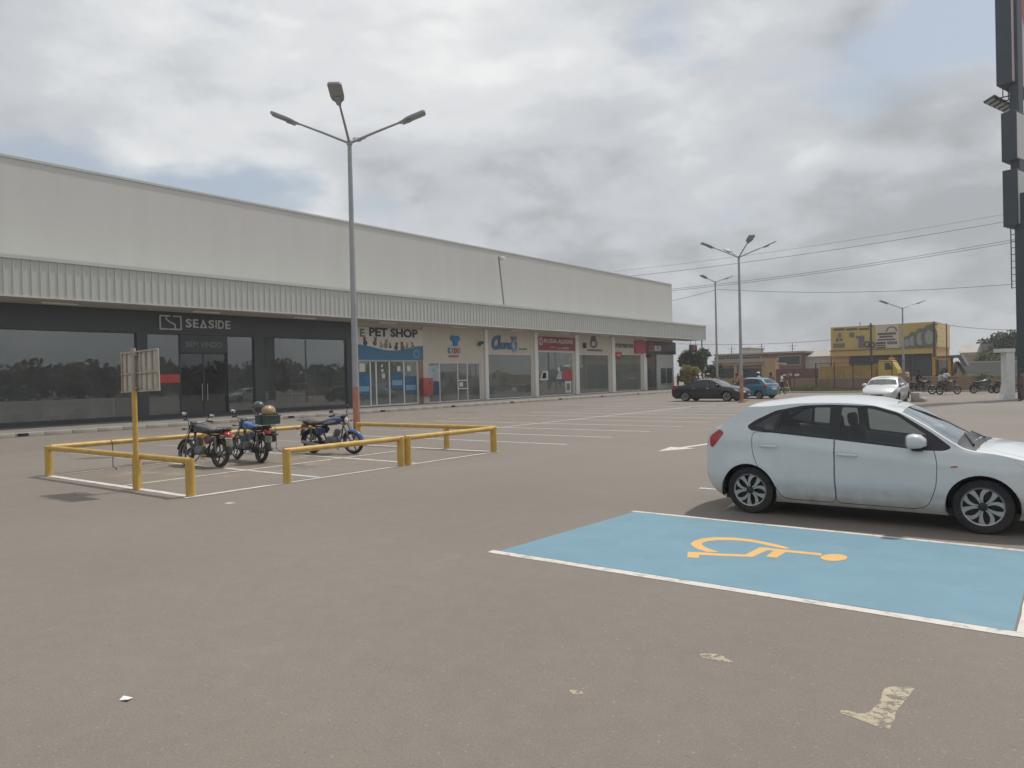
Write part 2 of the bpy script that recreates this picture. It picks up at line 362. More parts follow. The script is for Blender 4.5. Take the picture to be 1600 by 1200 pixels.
sy.add([Z(*q) for q in [(-32, 262), (110, 268), (300, 280), (520, 288), (655, 222), (720, 222), (800, 232), (1000, 252), (1255, 277), (1255, 299), (1100, 284), (940, 268), (745, 248), (720, 252), (590, 312), (540, 310), (300, 303), (110, 294), (78, 292), (72, 322), (-38, 315)]], [tuple(range(21))])
sy.add([(x, y, z+.0004) for x, y, z in [Z(*q) for q in [(790, 254), (912, 264), (820, 320), (735, 314), (722, 306)]]], [tuple(range(5))])
sy.add([(x, y, z+.0008) for x, y, z in [Z(1373+130*math.cos(a), 318+34*math.sin(a)) for a in [2*PI*i/22 for i in range(22)]]], [tuple(range(22))])
sy.build('wheelchair_symbol', m_orange, bay)
pt = MB(); pts = [(1385, 1074), (1402, 1072.5), (1430, 1075), (1420, 1088), (1410, 1100), (1400, 1112), (1398, 1124), (1390, 1139), (1376, 1138), (1364, 1133), (1345, 1126), (1328, 1119), (1312, 1116), (1314, 1110), (1328, 1111), (1340, 1115), (1352, 1115), (1362, 1110), (1370, 1100), (1377, 1092), (1378, 1084), (1381, 1078)]
pt.add([tuple(G(*q)[:2])+(.0016,) for q in pts], [tuple(range(len(pts)))]).build('leftover_paint_patch', m_cream, lot)
for (px, py, sc) in [(1118, 1028, .07), (900, 1082, .035), (360, 786, .09), (880, 729, .03)]:
    c = G(px, py); q = MB().add([(c.x+math.cos(a)*sc*random.uniform(.5, 1.1)*1.6, c.y+math.sin(a)*sc*random.uniform(.5, 1), .0016) for a in [2*PI*i/11 for i in range(11)]], [tuple(range(11))])
    q.build('paint_fleck', m_cream if px > 800 else m_line_old, lot)
def stain(name, col, s=2.0, amt=.9, lo=.35, hi=.6):
    """a stain that thins out towards its rim and breaks up in patches"""
    m = pm(name, col, .88, var=.12, vs=3); t = m.node_tree; n = t.nodes; p = n['Principled BSDF']; tcn = n.new('ShaderNodeTexCoord')
    sub_ = n.new('ShaderNodeVectorMath'); sub_.operation = 'SUBTRACT'; sub_.inputs[1].default_value = (.5, .5, .5); t.links.new(tcn.outputs['Generated'], sub_.inputs[0])
    mu = n.new('ShaderNodeVectorMath'); mu.operation = 'MULTIPLY'; mu.inputs[1].default_value = (2, 2, 0); t.links.new(sub_.outputs[0], mu.inputs[0])
    ln = n.new('ShaderNodeVectorMath'); ln.operation = 'LENGTH'; t.links.new(mu.outputs[0], ln.inputs[0])
    fo = n.new('ShaderNodeMapRange'); fo.interpolation_type = 'SMOOTHSTEP'; fo.inputs[1].default_value = .95; fo.inputs[2].default_value = .35; fo.inputs[3].default_value = 0; fo.inputs[4].default_value = 1; t.links.new(ln.outputs['Value'], fo.inputs[0])
    no = n.new('ShaderNodeTexNoise'); no.inputs['Scale'].default_value = s; no.inputs['Detail'].default_value = 8; no.inputs['Roughness'].default_value = .68; t.links.new(tcn.outputs['Object'], no.inputs['Vector'])
    r = n.new('ShaderNodeMapRange'); r.inputs[1].default_value = lo; r.inputs[2].default_value = hi; r.inputs[3].default_value = 0; r.inputs[4].default_value = amt; t.links.new(no.outputs[0], r.inputs[0])
    k = n.new('ShaderNodeMath'); k.operation = 'MULTIPLY'; t.links.new(fo.outputs[0], k.inputs[0]); t.links.new(r.outputs[0], k.inputs[1]); t.links.new(k.outputs[0], p.inputs['Alpha'])
    return m
m_tar = stain('tar_repair', (.10, .09, .08), 1.5)
for (x, y, a, b) in [(-26.8, 30.6, 1.9, .28), (-24.2, 37.5, 1.6, .22), (-23.6, 31.5, .8, .18), (-29, 22, 1.2, .2)]:
    MB().add([(x+math.cos(t)*a*random.uniform(.8, 1.1), y+math.sin(t)*b*random.uniform(.7, 1.1), .004) for t in [2*PI*i/16 for i in range(16)]], [tuple(range(16))]).build('tar_patch', m_tar, lot)
m_oil = stain('oil_stain', (.11, .10, .09), 2.5)
for (x, y, a, b) in [(-13.6, 5.62, .62, .17)]:
    MB().add([(x+math.cos(t)*a*random.uniform(.8, 1.1), y+math.sin(t)*b*random.uniform(.7, 1.1), .004) for t in [2*PI*i/16 for i in range(16)]], [tuple(range(16))]).build('oil_stain', m_oil, lot)
m_sand = stain('sand_film', (.36, .295, .225), 1.1, .85, .38, .66)
for (x, y, a, b) in ((-14.9, 8.3, 3.4, 2.4), (-14.2, 11.2, 2.6, 2.2), (-22, 24.5, 3.5, 7.5)):
    MB().add([(x+math.cos(t)*a, y+math.sin(t)*b, .0025) for t in [2*PI*i/20 for i in range(20)]], [tuple(range(20))]).build('sand_film', m_sand, lot)
# litter
m_paper = pm('paper', (.78, .77, .75), .8, var=.04)
pc = [G(*q) for q in [(186, 1095), (193, 1090.5), (207.5, 1091.3), (200, 1097)]]
pp = MB(); pp.add([(p.x, p.y, z) for p, z in zip(pc, (.004, .014, .006, .016))]+[(sum(p.x for p in pc)/4, sum(p.y for p in pc)/4, .007)]+[(p.x, p.y, z-.003) for p, z in zip(pc, (.004, .014, .006, .016))], [(0, 1, 4), (1, 2, 4), (2, 3, 4), (3, 0, 4), (8, 7, 6, 5), (0, 5, 6, 1), (1, 6, 7, 2), (2, 7, 8, 3), (3, 8, 5, 0)])
tag(pp.build('paper_scrap', m_paper), 'small white scrap of paper lying on the bare asphalt, bottom left', 'litter')

# ------------------------------------------------------------------ walkway with kerb
m_conc = pm('walkway_concrete', (.22, .205, .18), .9, var=.2, vs=.8, bump=.25, bs=30, dirt=(.12, .105, .09), dirt_amt=.6)
m_kerb = pm('kerb_concrete', (.40, .375, .33), .9, var=.22, vs=1.5, bump=.3, bs=25, dirt=(.15, .125, .10), dirt_amt=.7, dirt_s=1.6)
m_black = pm('drain_black', (.012, .012, .012), .9, var=.1)
walk = MB().b2(XW-3, XK-.20, -8, 82.6, -.05, .155).build('pavement', m_conc); tag(walk, kind='structure')
km = MB().bev((0, 0, 0), (.20, .985, .215), .02).mesh('kerb_stone', m_kerb, 40)
for i in range(91):
    o = put('kerb_stone', km, walk, (XK-.10, -7.5+i, .0525)); o.rotation_euler = (0, 0, random.uniform(-.004, .004))
for px, py in ((36, 679), (455, 652), (598, 641), (708, 634), (800, 627), (876, 623), (941, 619), (997, 615)):
    y = onX(px, py, XK).y; MB().b2(XK-.01, XK+.004, y-.19, y+.19, .03, .135).build('drain_hole', m_black, walk)

# ------------------------------------------------------------------ shopping building
m_upper = pm('upper_wall_cladding', (.54, .535, .505), .62, var=.035, vs=.35, dirt=(.46, .445, .41), dirt_amt=.2, dirt_s=.25, stretch=(1, 3, .25))
m_fascia = pm('fascia_sheet', (.48, .485, .455), .5, var=.05, vs=.8, dirt=(.36, .35, .31), dirt_amt=.3, dirt_s=.6)
m_trim = pm('fascia_trim', (.50, .505, .475), .5, var=.06, vs=.8)
m_soffit = pm('soffit', (.50, .465, .41), .8, var=.06)
m_beige = pm('beige_render', (.63, .575, .50), .85, var=.06, vs=1.2, dirt=(.34, .30, .25), dirt_amt=.3)
m_white = pm('white_frame', (.80, .80, .78), .5, var=.05)
m_char = pm('charcoal_cladding', (.045, .052, .058), .45, var=.12, vs=.6)
m_terra = pm('terracotta_tile', (.30, .21, .175), .6, var=.1)
m_floor = pm('shop_floor', (.50, .49, .47), .35, var=.1)
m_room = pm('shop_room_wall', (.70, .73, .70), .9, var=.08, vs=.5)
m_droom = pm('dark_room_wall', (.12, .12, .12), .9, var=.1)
m_gdark = glass('dark_shop_glass', (.72, .76, .76), 1.2, base=.06, veil=.10)
m_gshop = glass('shop_glass', (.80, .86, .84), 1.2, base=.07, veil=.20)
Y0, YE, YC = -7.6, 79.0, 82.5
bld = thing('shopping_building', 'long white single-storey shopping building with ribbed canopy over its shopfronts', 'building', (XW, 36, 0))
u = MB(); u.b2(XW-.25, XW, Y0, YE, 5.64, 11.98); u.b2(-75, XW-.26, YE-.25, YE, .0, 11.98); u.b2(-75, XW-.26, Y0, Y0+.25, 0, 11.98)
upper = u.build('upper_wall', m_upper, bld)
MB().b2(-75, XW-.3, Y0+.3, YE-.3, 11.5, 11.7).build('roof', m_trim, bld)
y = Y0
while y < YE-.1:                                            # coping sheets along the parapet
    e = min(y+6, YE); MB().b2(XW-.31, XW+.05, y+.006, e-.006, 11.985+random.uniform(0, .012), 12.10).build('coping', m_trim, upper); y = e
# canopy: ribbed fascia pans, trims, soffit
can = MB().b2(XW+.01, XF-.1, Y0, YC, 7.05, 7.22).build('canopy', m_trim, bld)
MB().b2(XW+.02, XF-.09, Y0, YC, 5.66, 5.72).build('soffit', m_soffit, can)
sp = .338; z0, z1 = 5.70, 7.20
prof = [(-.169, 0), (-.028, 0), (-.019, .035), (.019, .035), (.028, 0), (.169, 0)]
pv = MB(); n = len(prof)
pv.add([(d, yv, 0) for yv, d in prof]+[(d, yv, z1-z0) for yv, d in prof]+[(d-.02, yv, 0) for yv, d in prof]+[(d-.02, yv, z1-z0) for yv, d in prof],
       [(i, i+1, n+i+1, n+i) for i in range(n-1)]+[(2*n+i+1, 2*n+i, 3*n+i, 3*n+i+1) for i in range(n-1)]+[(i+1, i, 2*n+i, 2*n+i+1) for i in range(n-1)])
pme = pv.mesh('fascia_panel', m_fascia)
fy0 = 8.0; np_ = int((YC-fy0)/sp)
for i in range(np_):
    o = put('fascia_panel', pme, can, Vector((XF+random.uniform(-.003, .003), fy0+(i+.5)*sp, z0))-world_loc(bld))
rest = MB(); yy = fy0
for i in range(int((fy0-Y0)/sp)):
    c = fy0-(i+.5)*sp; o = len(rest.v); rest.add([(XF+d, c+yv, z0) for yv, d in prof]+[(XF+d, c+yv, z1) for yv, d in prof], [(k, k+1, n+k+1, n+k) for k in range(n-1)])
tag(rest.build('fascia_panels_beyond_frame', m_fascia, can), kind='stuff')
MB().b2(XF-.14, XF+.075, Y0, YC+.06, 7.20, 7.36).build('top_trim', m_trim, can)
MB().b2(XF-.10, XF+.055, Y0, YC+.04, 5.63, 5.705).build('bottom_trim', m_trim, can)
MB().b2(XW+.3, XF-.02, YC, YC+.05, 5.70, 7.20).build('end_panel', m_fascia, can)
for px, py in ((1100, 540),):
    q = onX(px, py, XF-.3); MB().tube([(XF-.3, 82.0, .15), (XF-.3, 82.0, 5.66)], .07, 10).build('canopy_post', pm('dark_steel', (.05, .055, .06), .5, .5), can, 60)
for i, yy in enumerate((14.2, 21.2, 27.4, 34, 41, 48, 55, 62, 69, 76)):
    MB().bev((XW+1.0, yy, 5.62), (.16, 1.5, .07), .02).build('batten_light', m_white, can)

def yS(px, py=590): return onX(px, py, XW).y
def wallb(name, y0, y1, za, zb, mat, px=0.0, th=.3): return MB().b2(XW-th, XW+px, y0, y1, za, zb).build(name, mat, bld)
def window(y0, y1, za, zb, gm, fm, fr=.05, mull=(), rail=(), xo=-.12):
    w_ = MB(); X0, X1 = XW+xo-.05, XW+xo+.03
    w_.b2(X0, X1, y0, y0+fr, za, zb); w_.b2(X0, X1, y1-fr, y1, za, zb); w_.b2(X0, X1, y0+fr, y1-fr, zb-fr, zb); w_.b2(X0, X1, y0+fr, y1-fr, za, za+fr)
    for q in mull: w_.b2(X0+.004, X1-.004, q-fr/2, q+fr/2, za+fr, zb-fr)
    for (a, b, c) in rail: w_.b2(X0+.006, X1-.006, a, b, c-fr/2, c+fr/2)
    fo = w_.build('window', fm, bld)
    ys = [y0+fr]+[q for q in mull]+[y1-fr]
    for a, b in zip(ys[:-1], ys[1:]):
        p_ = MB().b2(XW+xo-.016, XW+xo-.004, a+.004, b-.004, za+fr, zb-fr).build('pane', gm, fo)
    return fo
def room(y0, y1, zt, mat, depth=5.0, fl=None):
    r = MB(); X0 = XW-depth
    r.b2(X0-.1, X0, y0, y1, .0, zt+.3); r.b2(X0, XW-.32, y0-.05, y0+.05, .0, zt+.3, 0); r.b2(X0, XW-.32, y1-.05, y1+.05, .0, zt+.3, 0)
    r.b2(X0, XW-.32, y0+.05, y1-.05, zt+.3, zt+.4, 0); r.b2(X0, XW-.32, y0+.05, y1-.05, .10, .165, 1)
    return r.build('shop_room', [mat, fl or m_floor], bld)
# --- dark furniture store
for a, b in ((-7.6, -6.9), (-.4, .2), (7.6, 8.2), (18.04, 18.58), (24.65, 25.27), (31.30, 31.86)): wallb('column', a, b, .15, 4.5, m_char)
wallb('lintel', -7.6, 31.86, 4.5, 5.64, m_char)
wallb('plinth', -6.9, 31.3, .15, .34, m_char, -.02, .28)
for a, b in ((-6.9, -.4), (.2, 7.6), (8.2, 18.04)): window(a, b, .34, 4.5, m_gdark, m_char, .04)
window(18.58, 20.30, .34, 4.5, m_gdark, m_char, .04)
window(23.0, 24.65, .34, 4.5, m_gdark, m_char, .04)
wd = window(25.27, 31.30, .34, 4.5, m_gdark, m_char, .04)
# entrance: dark header panel and a pair of glazed doors
wallb('entrance_header', 20.32, 22.98, 3.55, 4.49, m_char, -.06)
door = window(20.32, 22.98, .34, 3.55, glass('entrance_glass', (.35, .38, .39), .8, veil=.05), m_char, .06, mull=(21.65,), xo=-.2)
m_steel = pm('brushed_steel', (.45, .46, .46), .35, .9, var=.08)
for yy in (21.5, 21.8): MB().tube([(XW-.1, yy, 1.0), (XW-.1, yy, 1.9)], .018, 8).build('handle', m_steel, door)
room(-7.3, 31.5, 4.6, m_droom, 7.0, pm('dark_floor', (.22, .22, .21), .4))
m_cab = pm('display_cabinet_white', (.75, .76, .74), .5, var=.05)
cabt = thing('display_counter', 'long white open-front display counter behind the dark store window', 'counter', (XW-1.0, 13.2, .165))
cb = MB(); X0, X1 = XW-1.2, XW-.34
for yy in (8.9, 12.2, 13.9, 17.0): cb.b2(X0, X1, yy-.04, yy+.04, .165, 1.22)
cb.b2(X0, X1+.02, 8.86, 17.04, 1.22, 1.30); cb.b2(X0, X1-.01, 8.94, 16.96, .17, .25); cb.b2(X0-.03, X0-.005, 8.86, 17.04, .165, 1.22)
cb.build('carcass', m_cab, cabt)
for i, (yy, s_) in enumerate(((9.6, .35), (10.6, .5), (11.4, .3), (13.0, .45), (14.6, .3), (15.6, .55))):
    MB().bev((XW-.8, yy, .25+s_/2+.002), (.35, s_*.9, s_), .03).build('goods_box', pm('goods_%d' % (i % 3), [(.10, .09, .08), (.25, .22, .19), (.16, .17, .19)][i % 3], .7), cabt)
sofa = thing('display_cupboard', 'grey cupboards standing behind the white display counter in the dark store', 'cupboard', (XW-2.4, 11.8, .165))
for (a, b, h) in ((9.2, 11.3, 1.75), (11.6, 14.5, 1.85)): MB().bev((XW-2.4, (a+b)/2, .167+h/2), (.55, b-a, h), .02).build('cabinet', pm('dark_cupboard', (.13, .13, .125), .5), sofa)
m_metal_shelf = pm('shelf_metal', (.30, .31, .31), .5, .3)
for k, (yy, n_, nm) in enumerate(((26.3, 3, 'left'), (28.9, 4, 'middle'), (30.6, 2, 'right'))):
    t = thing('shelf_rack', '%s shelf rack behind the dark store window nearest the lamp post' % nm, 'shelf', (XW-1.6, yy, .165), 0, 'shelf racks in the dark store')
    for q in range(n_): MB().b2(XW-1.9, XW-1.3, yy-.7, yy+.7, .5+q*.42, .53+q*.42).build('shelf', m_metal_shelf, t)
    for q in (-.68, .68): MB().b2(XW-1.62, XW-1.58, yy+q-.02, yy+q+.02, .165, .6+n_*.42).build('upright', m_metal_shelf, t)
# --- lighter shops
def shop(y0, y1, a, b, zt, gm=None, mull=(), rail=(), fr=.07, room_mat=None, deep=5.0):
    wallb('shop_wall', y0+.0, a, .15, zt, m_beige, -.03) if a-y0 > .05 else None
    wallb('shop_wall', b, y1, .15, zt, m_beige, -.03) if y1-b > .05 else None
    wallb('shop_wall', y0, y1, zt, 5.64, m_beige, -.03)
    wn_ = window(a, b, .155, zt, gm or m_gshop, m_white, fr, mull, rail)
    room(y0+.1, y1-.1, zt, room_mat or m_room, deep)
    return wn_
def column(y0, y1, m=None): return MB().b2(XW-.3, XW+.10, y0, y1, .15, 5.64).build('column', m or m_white, bld)
w_pet = shop(31.87, 38.7, 31.95, 37.75, 3.22, mull=(33.35, 33.85, 35.05, 36.4), fr=.09)
m_dark = pm('dark_interior', (.03, .03, .032), .8)
column(38.12, 38.66, m_beige)
wallb('tile_panel', 37.78, 38.1, .16, 3.2, m_terra, .02)
w_kid = shop(38.7, 45.05, 38.8, 44.62, 3.08, mull=(40.0, 42.0, 43.1), rail=((42.03, 43.07, 1.72), (42.03, 43.07, 1.10)))
column(45.08, 45.44)
w_cla = shop(45.44, 52.0, 45.5, 51.45, 3.80)
column(51.75, 52.2)
w_rod = shop(52.2, 58.15, 52.4, 57.95, 4.08)
column(58.18, 58.75)
w_six = shop(58.75, 65.0, 58.85, 64.5, 3.9)
column(64.9, 65.5)
w_sev = shop(65.5, 72.0, 65.62, 71.3, 3.98)
column(71.6, 72.3)
wallb('shop_wall', 72.3, 79.0, 4.02, 5.64, m_beige, -.03)
w_bch = window(72.32, 74.8, .155, 4.02, m_gdark, m_char, .06)
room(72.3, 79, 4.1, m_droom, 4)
wallb('cash_machine_wall', 74.82, 79.0, .15, 4.02, pm('pale_grey_panel', (.48, .49, .48), .6, var=.05), .02)
# ------------------------------------------------------------------ stickers, posters and lettering on the shopfronts
def fpt(d): return lambda u_, v_, k: (XW+d+k, u_, v_)
def sheet(name, y0, y1, za, zb, mat, par, d=-.10, th=.004): return MB().b2(XW+d, XW+d+th, y0, y1, za, zb).build(name, mat, par)
c_blue = pm('poster_blue', (.03, .14, .26), .5, var=.35, vs=2.2); c_dkblue = pm('poster_dark_blue', (.03, .07, .15), .5, var=.4, vs=2.5)
c_white = pm('print_white', (.66, .66, .65), .6, var=.05); c_red = pm('print_red', (.42, .045, .05), .5, var=.08); c_dk = pm('print_dark', (.045, .05, .06), .6, var=.1)
c_pale = pm('poster_pale', (.38, .45, .50), .5, var=.35, vs=1.6); c_lblue = pm('print_light_blue', (.22, .38, .52), .5, var=.1)
for a, b, za, zb in ((32.06, 33.28, .9, 2.3), (35.2, 36.3, 1.25, 2.35), (36.5, 37.6, .9, 2.1)):
    p_ = sheet('poster', a, b, za, zb, c_blue, w_pet); sheet('poster_band', a+.08, b-.08, za+.25, za+.6, c_lblue, p_, -.094)
for a, za, s_ in ((32.4, 2.45, .5), (34.3, 2.75, .16), (34.35, 2.0, .28), (35.75, 2.45, .32), (36.7, 2.45, .35), (34.3, 2.4, .2)): sheet('notice', a, a+s_, za, za+s_*1.1, c_white, w_pet)
sheet('poster', 38.9, 39.93, .7, 1.65, c_dkblue, w_kid); sheet('poster', 38.9, 39.93, 1.72, 2.85, c_pale, w_kid)
sheet('notice', 42.15, 42.55, 1.25, 1.58, c_white, w_kid)
def para(par, y0, y1, za, zb, sl, mat, name='sticker'):
    MB().prism([(y0, za), (y1, za), (y1, zb), (y0+sl, zb)], fpt(-.10), 0, .004).build(name, mat, par)
para(w_rod, 52.6, 53.9, 1.55, 2.35, .45, c_white); para(w_rod, 52.95, 53.6, 1.7, 2.2, .2, c_dk, 'sticker_print')
sheet('poster', 56.2, 57.85, 1.5, 2.4, c_red, w_rod); sheet('poster', 56.6, 57.6, .35, 1.4, c_white, w_rod); sheet('poster_print', 56.8, 57.4, .55, 1.2, pm('print_grey', (.18, .18, .18), .6), w_rod, -.094)
sheet('notice', 56.4, 57.5, 2.75, 2.87, c_white, w_rod)
MB().lathe([(0.001, -.09), (.22, -.09), (.22, -.094)], 16, (XW, 55.6, 2.5), 'x').build('sticker', c_white, w_rod)
para(w_rod, 55.1, 56.1, 1.6, 2.3, .5, c_pale)
for yy in (20.0,): sheet('sale_banner', 18.98, 20.26, 1.98, 2.42, pm('banner_red', (.50, .06, .05), .5), bld, -.09)
# red strip is a hanging part of the store window
# ------------------------------------------------------------------ shop signs (things fixed to the wall)
FX = (0, 1, 0); FZ = (0, 0, 1); FN = (1, 0, 0)
def sgn(name, label, y0, y1, za, zb, mat, th=.10, x=XW):
    t = thing(name, label, 'sign', (x, (y0+y1)/2, za)); b = None
    if mat is not None: b = MB().bev((x+th/2, (y0+y1)/2, (za+zb)/2), (th-.002, y1-y0, zb-za), .012).build('board', mat, t, 40)
    return t
def letters(t, st, y, z, w_, h, mat, x=XW+.105, d=.03, bold=.0, shear=0.0, name='lettering'):
    return text_on(MB(), st, (x, y, z), FX, FZ, FN, w_, h, d, bold, shear).build(name, mat, t)
m_let = pm('letter_white', (.52, .54, .55), .45, var=.05)
# dark store sign: emblem and name in separate raised letters
t = thing('store_sign', 'pale raised logo and name SEASIDE on the dark store front', 'sign', (XW, 21.2, 4.8))
a = onX(249, 493, XW); b = onX(282, 515, XW); y0, y1, zt, zb = a.y, b.y, a.z, b.z
lg = MB(); tk = .07
def bar(p, q): lg.tube([(XW+.05, *p), (XW+.05, *q)], .045, 6)
yc = (y0+y1)/2; zc2 = (zt+zb)/2
bar((y0, zb), (y0, zt)); bar((y0, zt), (yc-.02, zt)); bar((y0, zb), (y0+.36*(y1-y0), zb)); bar((y1, zb), (y1, zt)); bar((y1, zt), (y1-.38*(y1-y0), zt)); bar((y1, zb), (yc-.1*(y1-y0), zb))
lg.tube([(XW+.05, yc-.22*(y1-y0)*.8, zt), (XW+.05, yc-.22*(y1-y0), zt-.22*(zt-zb)), (XW+.05, yc-.02, zc2+.02), (XW+.05, yc+.2*(y1-y0), zc2-.12*(zt-zb)), (XW+.05, yc+.22*(y1-y0), zb)], .045, 6)
lg.build('emblem', m_let, t)
a = onX(289, 498, XW); b = onX(359, 514.5, XW)
W_ = b.y-a.y; Hh = a.z-b.z; st2 = MB()
# the name's third letter is an A without crossbar: a V upside down on a foot bar
wid = dict(zip('SE^ID', (.80, .70, .98, .17, .84))); gap = .20; tot = sum(wid[c] for c in 'SE^SIDE')+6*gap; un = W_/tot; y_ = a.y
for ch in 'SE^SIDE':
    lw_ = wid[ch]*un
    if ch == '^':
        vs, fs = text_geo('V', lw_, Hh, .05, .02); st2.add([(XW+.02+c, y_+lw_-p, b.z+Hh-q) for p, q, c in vs], fs); st2.b2(XW+.02, XW+.069, y_+.1*lw_, y_+.9*lw_, b.z, b.z+.12*Hh)
    else: text_on(st2, ch, (XW+.02, y_, b.z), FX, FZ, FN, lw_, Hh, .05, .02)
    y_ += lw_+gap*un
st2.build('lettering', m_let, t)
t = thing('welcome_lettering', 'faint lettering BEM VINDO above the dark store entrance', 'sign', (XW, 21.6, 3.9))
a = onX(291, 533, XW); b = onX(347, 543.5, XW)
letters(t, 'BEM VINDO', a.y, b.z, b.y-a.y, a.z-b.z, pm('letter_grey', (.20, .21, .22), .5), x=XW-.055, d=.02, bold=.01)
# pet shop banner
t = sgn('pet_shop_sign', 'white PET SHOP banner with animal pictures above a blue wave', 31.9, 38.15, 3.20, 5.36, pm('banner_white', (.66, .65, .60), .55, var=.06))
wv = [(31.92, 3.22)]+[(38.13, 3.22)]+[(38.13-6.21*i/24, 4.02+(.20*math.cos((i/24)*PI*2.05)*(1 if i < 12 else 1))*.9+.02) for i in range(25)]
MB().prism(wv, fpt(.105), 0, .006).build('blue_wave', pm('banner_blue', (.045, .17, .30), .5, var=.1), t)
a = onX(575, 515, XW); b = onX(651, 528, XW)
letters(t, 'PET SHOP', a.y, b.z-.02, b.y-a.y, .60, c_dk, bold=.045, d=.008)
letters(t, 'E', 32.35, 4.72, .42, .52, pm('print_mid', (.16, .17, .18), .6), bold=.03, d=.008)
m_pets = [pm('pet_%d' % i, c, .7, var=.3, vs=5) for i, c in enumerate(((.07, .065, .07), (.16, .12, .09), (.36, .28, .18), (.28, .24, .20), (.10, .08, .075)))]
def petshape(t, y, z, h, k, m):
    """one pet of the print: seated body, head, ears"""
    q = MB(); d = .106+k*.0006
    body = [(y+.30*h*math.cos(an), z+.27*h+.30*h*math.sin(an)) for an in [2*PI*i/14 for i in range(14)]]; body = [(u_, max(v_, z)) for u_, v_ in body]
    q.prism(body, fpt(d), 0, .003); hx = y+(.10 if k % 2 else -.08)*h
    q.prism([(hx+.19*h*math.cos(an), z+.66*h+.19*h*math.sin(an)) for an in [2*PI*i/12 for i in range(12)]], fpt(d+.0003), 0, .003)
    for s_ in (-1, 1): q.prism([(hx+s_*.05*h, z+.80*h), (hx+s_*.19*h, z+.72*h), (hx+s_*.17*h, z+(1.15 if k in (1, 4) else .98)*h)], fpt(d+.0002), 0, .003)
    q.build('printed_pet', m, t)
for k, (px, h) in enumerate(((569, .62), (584, .62), (594, .52), (601, .70), (608, .40), (617, .60), (627, .66), (634, .50), (643, .55))):
    yy = yS(px, 540); petshape(t, yy, 3.98+(.18 if px < 590 else (-.08 if 610 < px < 632 else .02)), h, k, m_pets[k % 5])
q = MB(); c = onX(649, 553, XW)
ring = [(c.y+.30*math.cos(an), c.z+.30*math.sin(an)) for an in [2*PI*i/24 for i in range(24)]]; inn = [(c.y+.21*math.cos(an), c.z+.21*math.sin(an)) for an in [2*PI*i/24 for i in range(24)]]
q.add([(XW+.113, *p) for p in ring]+[(XW+.113, *p) for p in inn], [(i, (i+1) % 24, 24+(i+1) % 24, 24+i) for i in range(24)]); q.build('badge_ring', c_lblue, t)
# children's clothes shop
t = thing('childrens_shop_sign', 'blue T-shirt emblem over KIDS lettering on beige wall', 'sign', (XW, 41.3, 3.6))
a = onX(703, 524, XW); b = onX(718.5, 541, XW); y0, y1, zt, zb = a.y, b.y, a.z, b.z; ww = y1-y0; hh = zt-zb
sh = [(.30, 0), (.72, 0), (.72, .52), (.86, .46), (1, .78), (.80, 1), (.64, .97), (.51, .86), (.38, .97), (.22, 1), (0, .78), (.14, .46), (.30, .52)]
MB().prism([(y0+u_*ww, zb+v_*hh) for u_, v_ in sh], fpt(-.03), 0, .10).build('shirt_emblem', pm('shirt_blue', (.02, .19, .52), .45, var=.06), t)
a = onX(700, 543, XW); b = onX(720, 552.5, XW); cw = (b.y-a.y)/4
for i, (ch, cc) in enumerate(zip('KIDS', ((.03, .25, .42), (.25, .27, .30), (.45, .08, .08), (.33, .30, .27)))): letters(t, ch, a.y+i*cw+(.25*cw if ch == 'I' else 0), b.z, cw*(.3 if ch == 'I' else .82), a.z-b.z, pm('kids_letter_%d' % i, cc, .5), x=XW-.03, d=.06, bold=.03)
a = onX(701, 555, XW); b = onX(721, 558.5, XW)
for i in range(6): sheet('small_letter_bar', a.y+i*.19, a.y+i*.19+.13, b.z, a.z+(.02 if i % 2 else -.02), pm('letter_dull_red', (.38, .13, .12), .5), t, -.03, .03)
t = thing('wall_floodlight', 'small dark floodlight with white lens on the beige wall right of the T-shirt emblem', 'lamp', (XW, yS(748, 537), 4.5))
c = onX(748, 537, XW); q = MB().bev((XW+.22, c.y, c.z), (.14, .42, .36), .03, ry=.5).build('housing', pm('lamp_dark', (.06, .06, .06), .5), t, 40); MB().bev((XW+.28, c.y+.1, c.z-.14), (.05, .30, .16), .02, ry=.5).build('lens', c_white, t)
MB().tube([(XW-.03, c.y, c.z), (XW+.2, c.y, c.z)], .03, 6).build('bracket', m_dark, t)
# script sign
t = thing('script_sign', 'blue script lettering Clara with ringed O on beige wall', 'sign', (XW, 47.5, 4.0))
m_sb = pm('script_blue', (.06, .14, .30), .45, var=.12)
a = onX(768, 524, XW); b = onX(781, 547, XW); letters(t, 'C', a.y, b.z, b.y-a.y, a.z-b.z, m_sb, x=XW-.03, d=.09, bold=.06, shear=.3)
a = onX(777, 524, XW); b = onX(781.5, 546, XW); letters(t, 'l', a.y, b.z, b.y-a.y+.1, a.z-b.z, m_sb, x=XW-.03, d=.09, bold=.05, shear=.3)
a = onX(780, 535, XW); b = onX(800, 546, XW); letters(t, 'ara', a.y, b.z, b.y-a.y, a.z-b.z, m_sb, x=XW-.03, d=.09, bold=.05, shear=.3)
c = onX(803, 540, XW); q = MB()
for r0, r1, xx in ((.52, .30, .07),):
    q.add([(XW+xx, c.y+r0*.8*math.cos(an), c.z+r0*math.sin(an)) for an in [2*PI*i/20 for i in range(20)]]+[(XW+xx, c.y+r1*.8*math.cos(an), c.z+r1*math.sin(an)) for an in [2*PI*i/20 for i in range(20)]]+[(XW-.03, c.y+r0*.8*math.cos(an), c.z+r0*math.sin(an)) for an in [2*PI*i/20 for i in range(20)]], [(i, (i+1) % 20, 20+(i+1) % 20, 20+i) for i in range(20)]+[(40+i, 40+(i+1) % 20, (i+1) % 20, i) for i in range(20)])
q.build('ring_letter', pm('script_light_blue', (.16, .33, .55), .45), t)
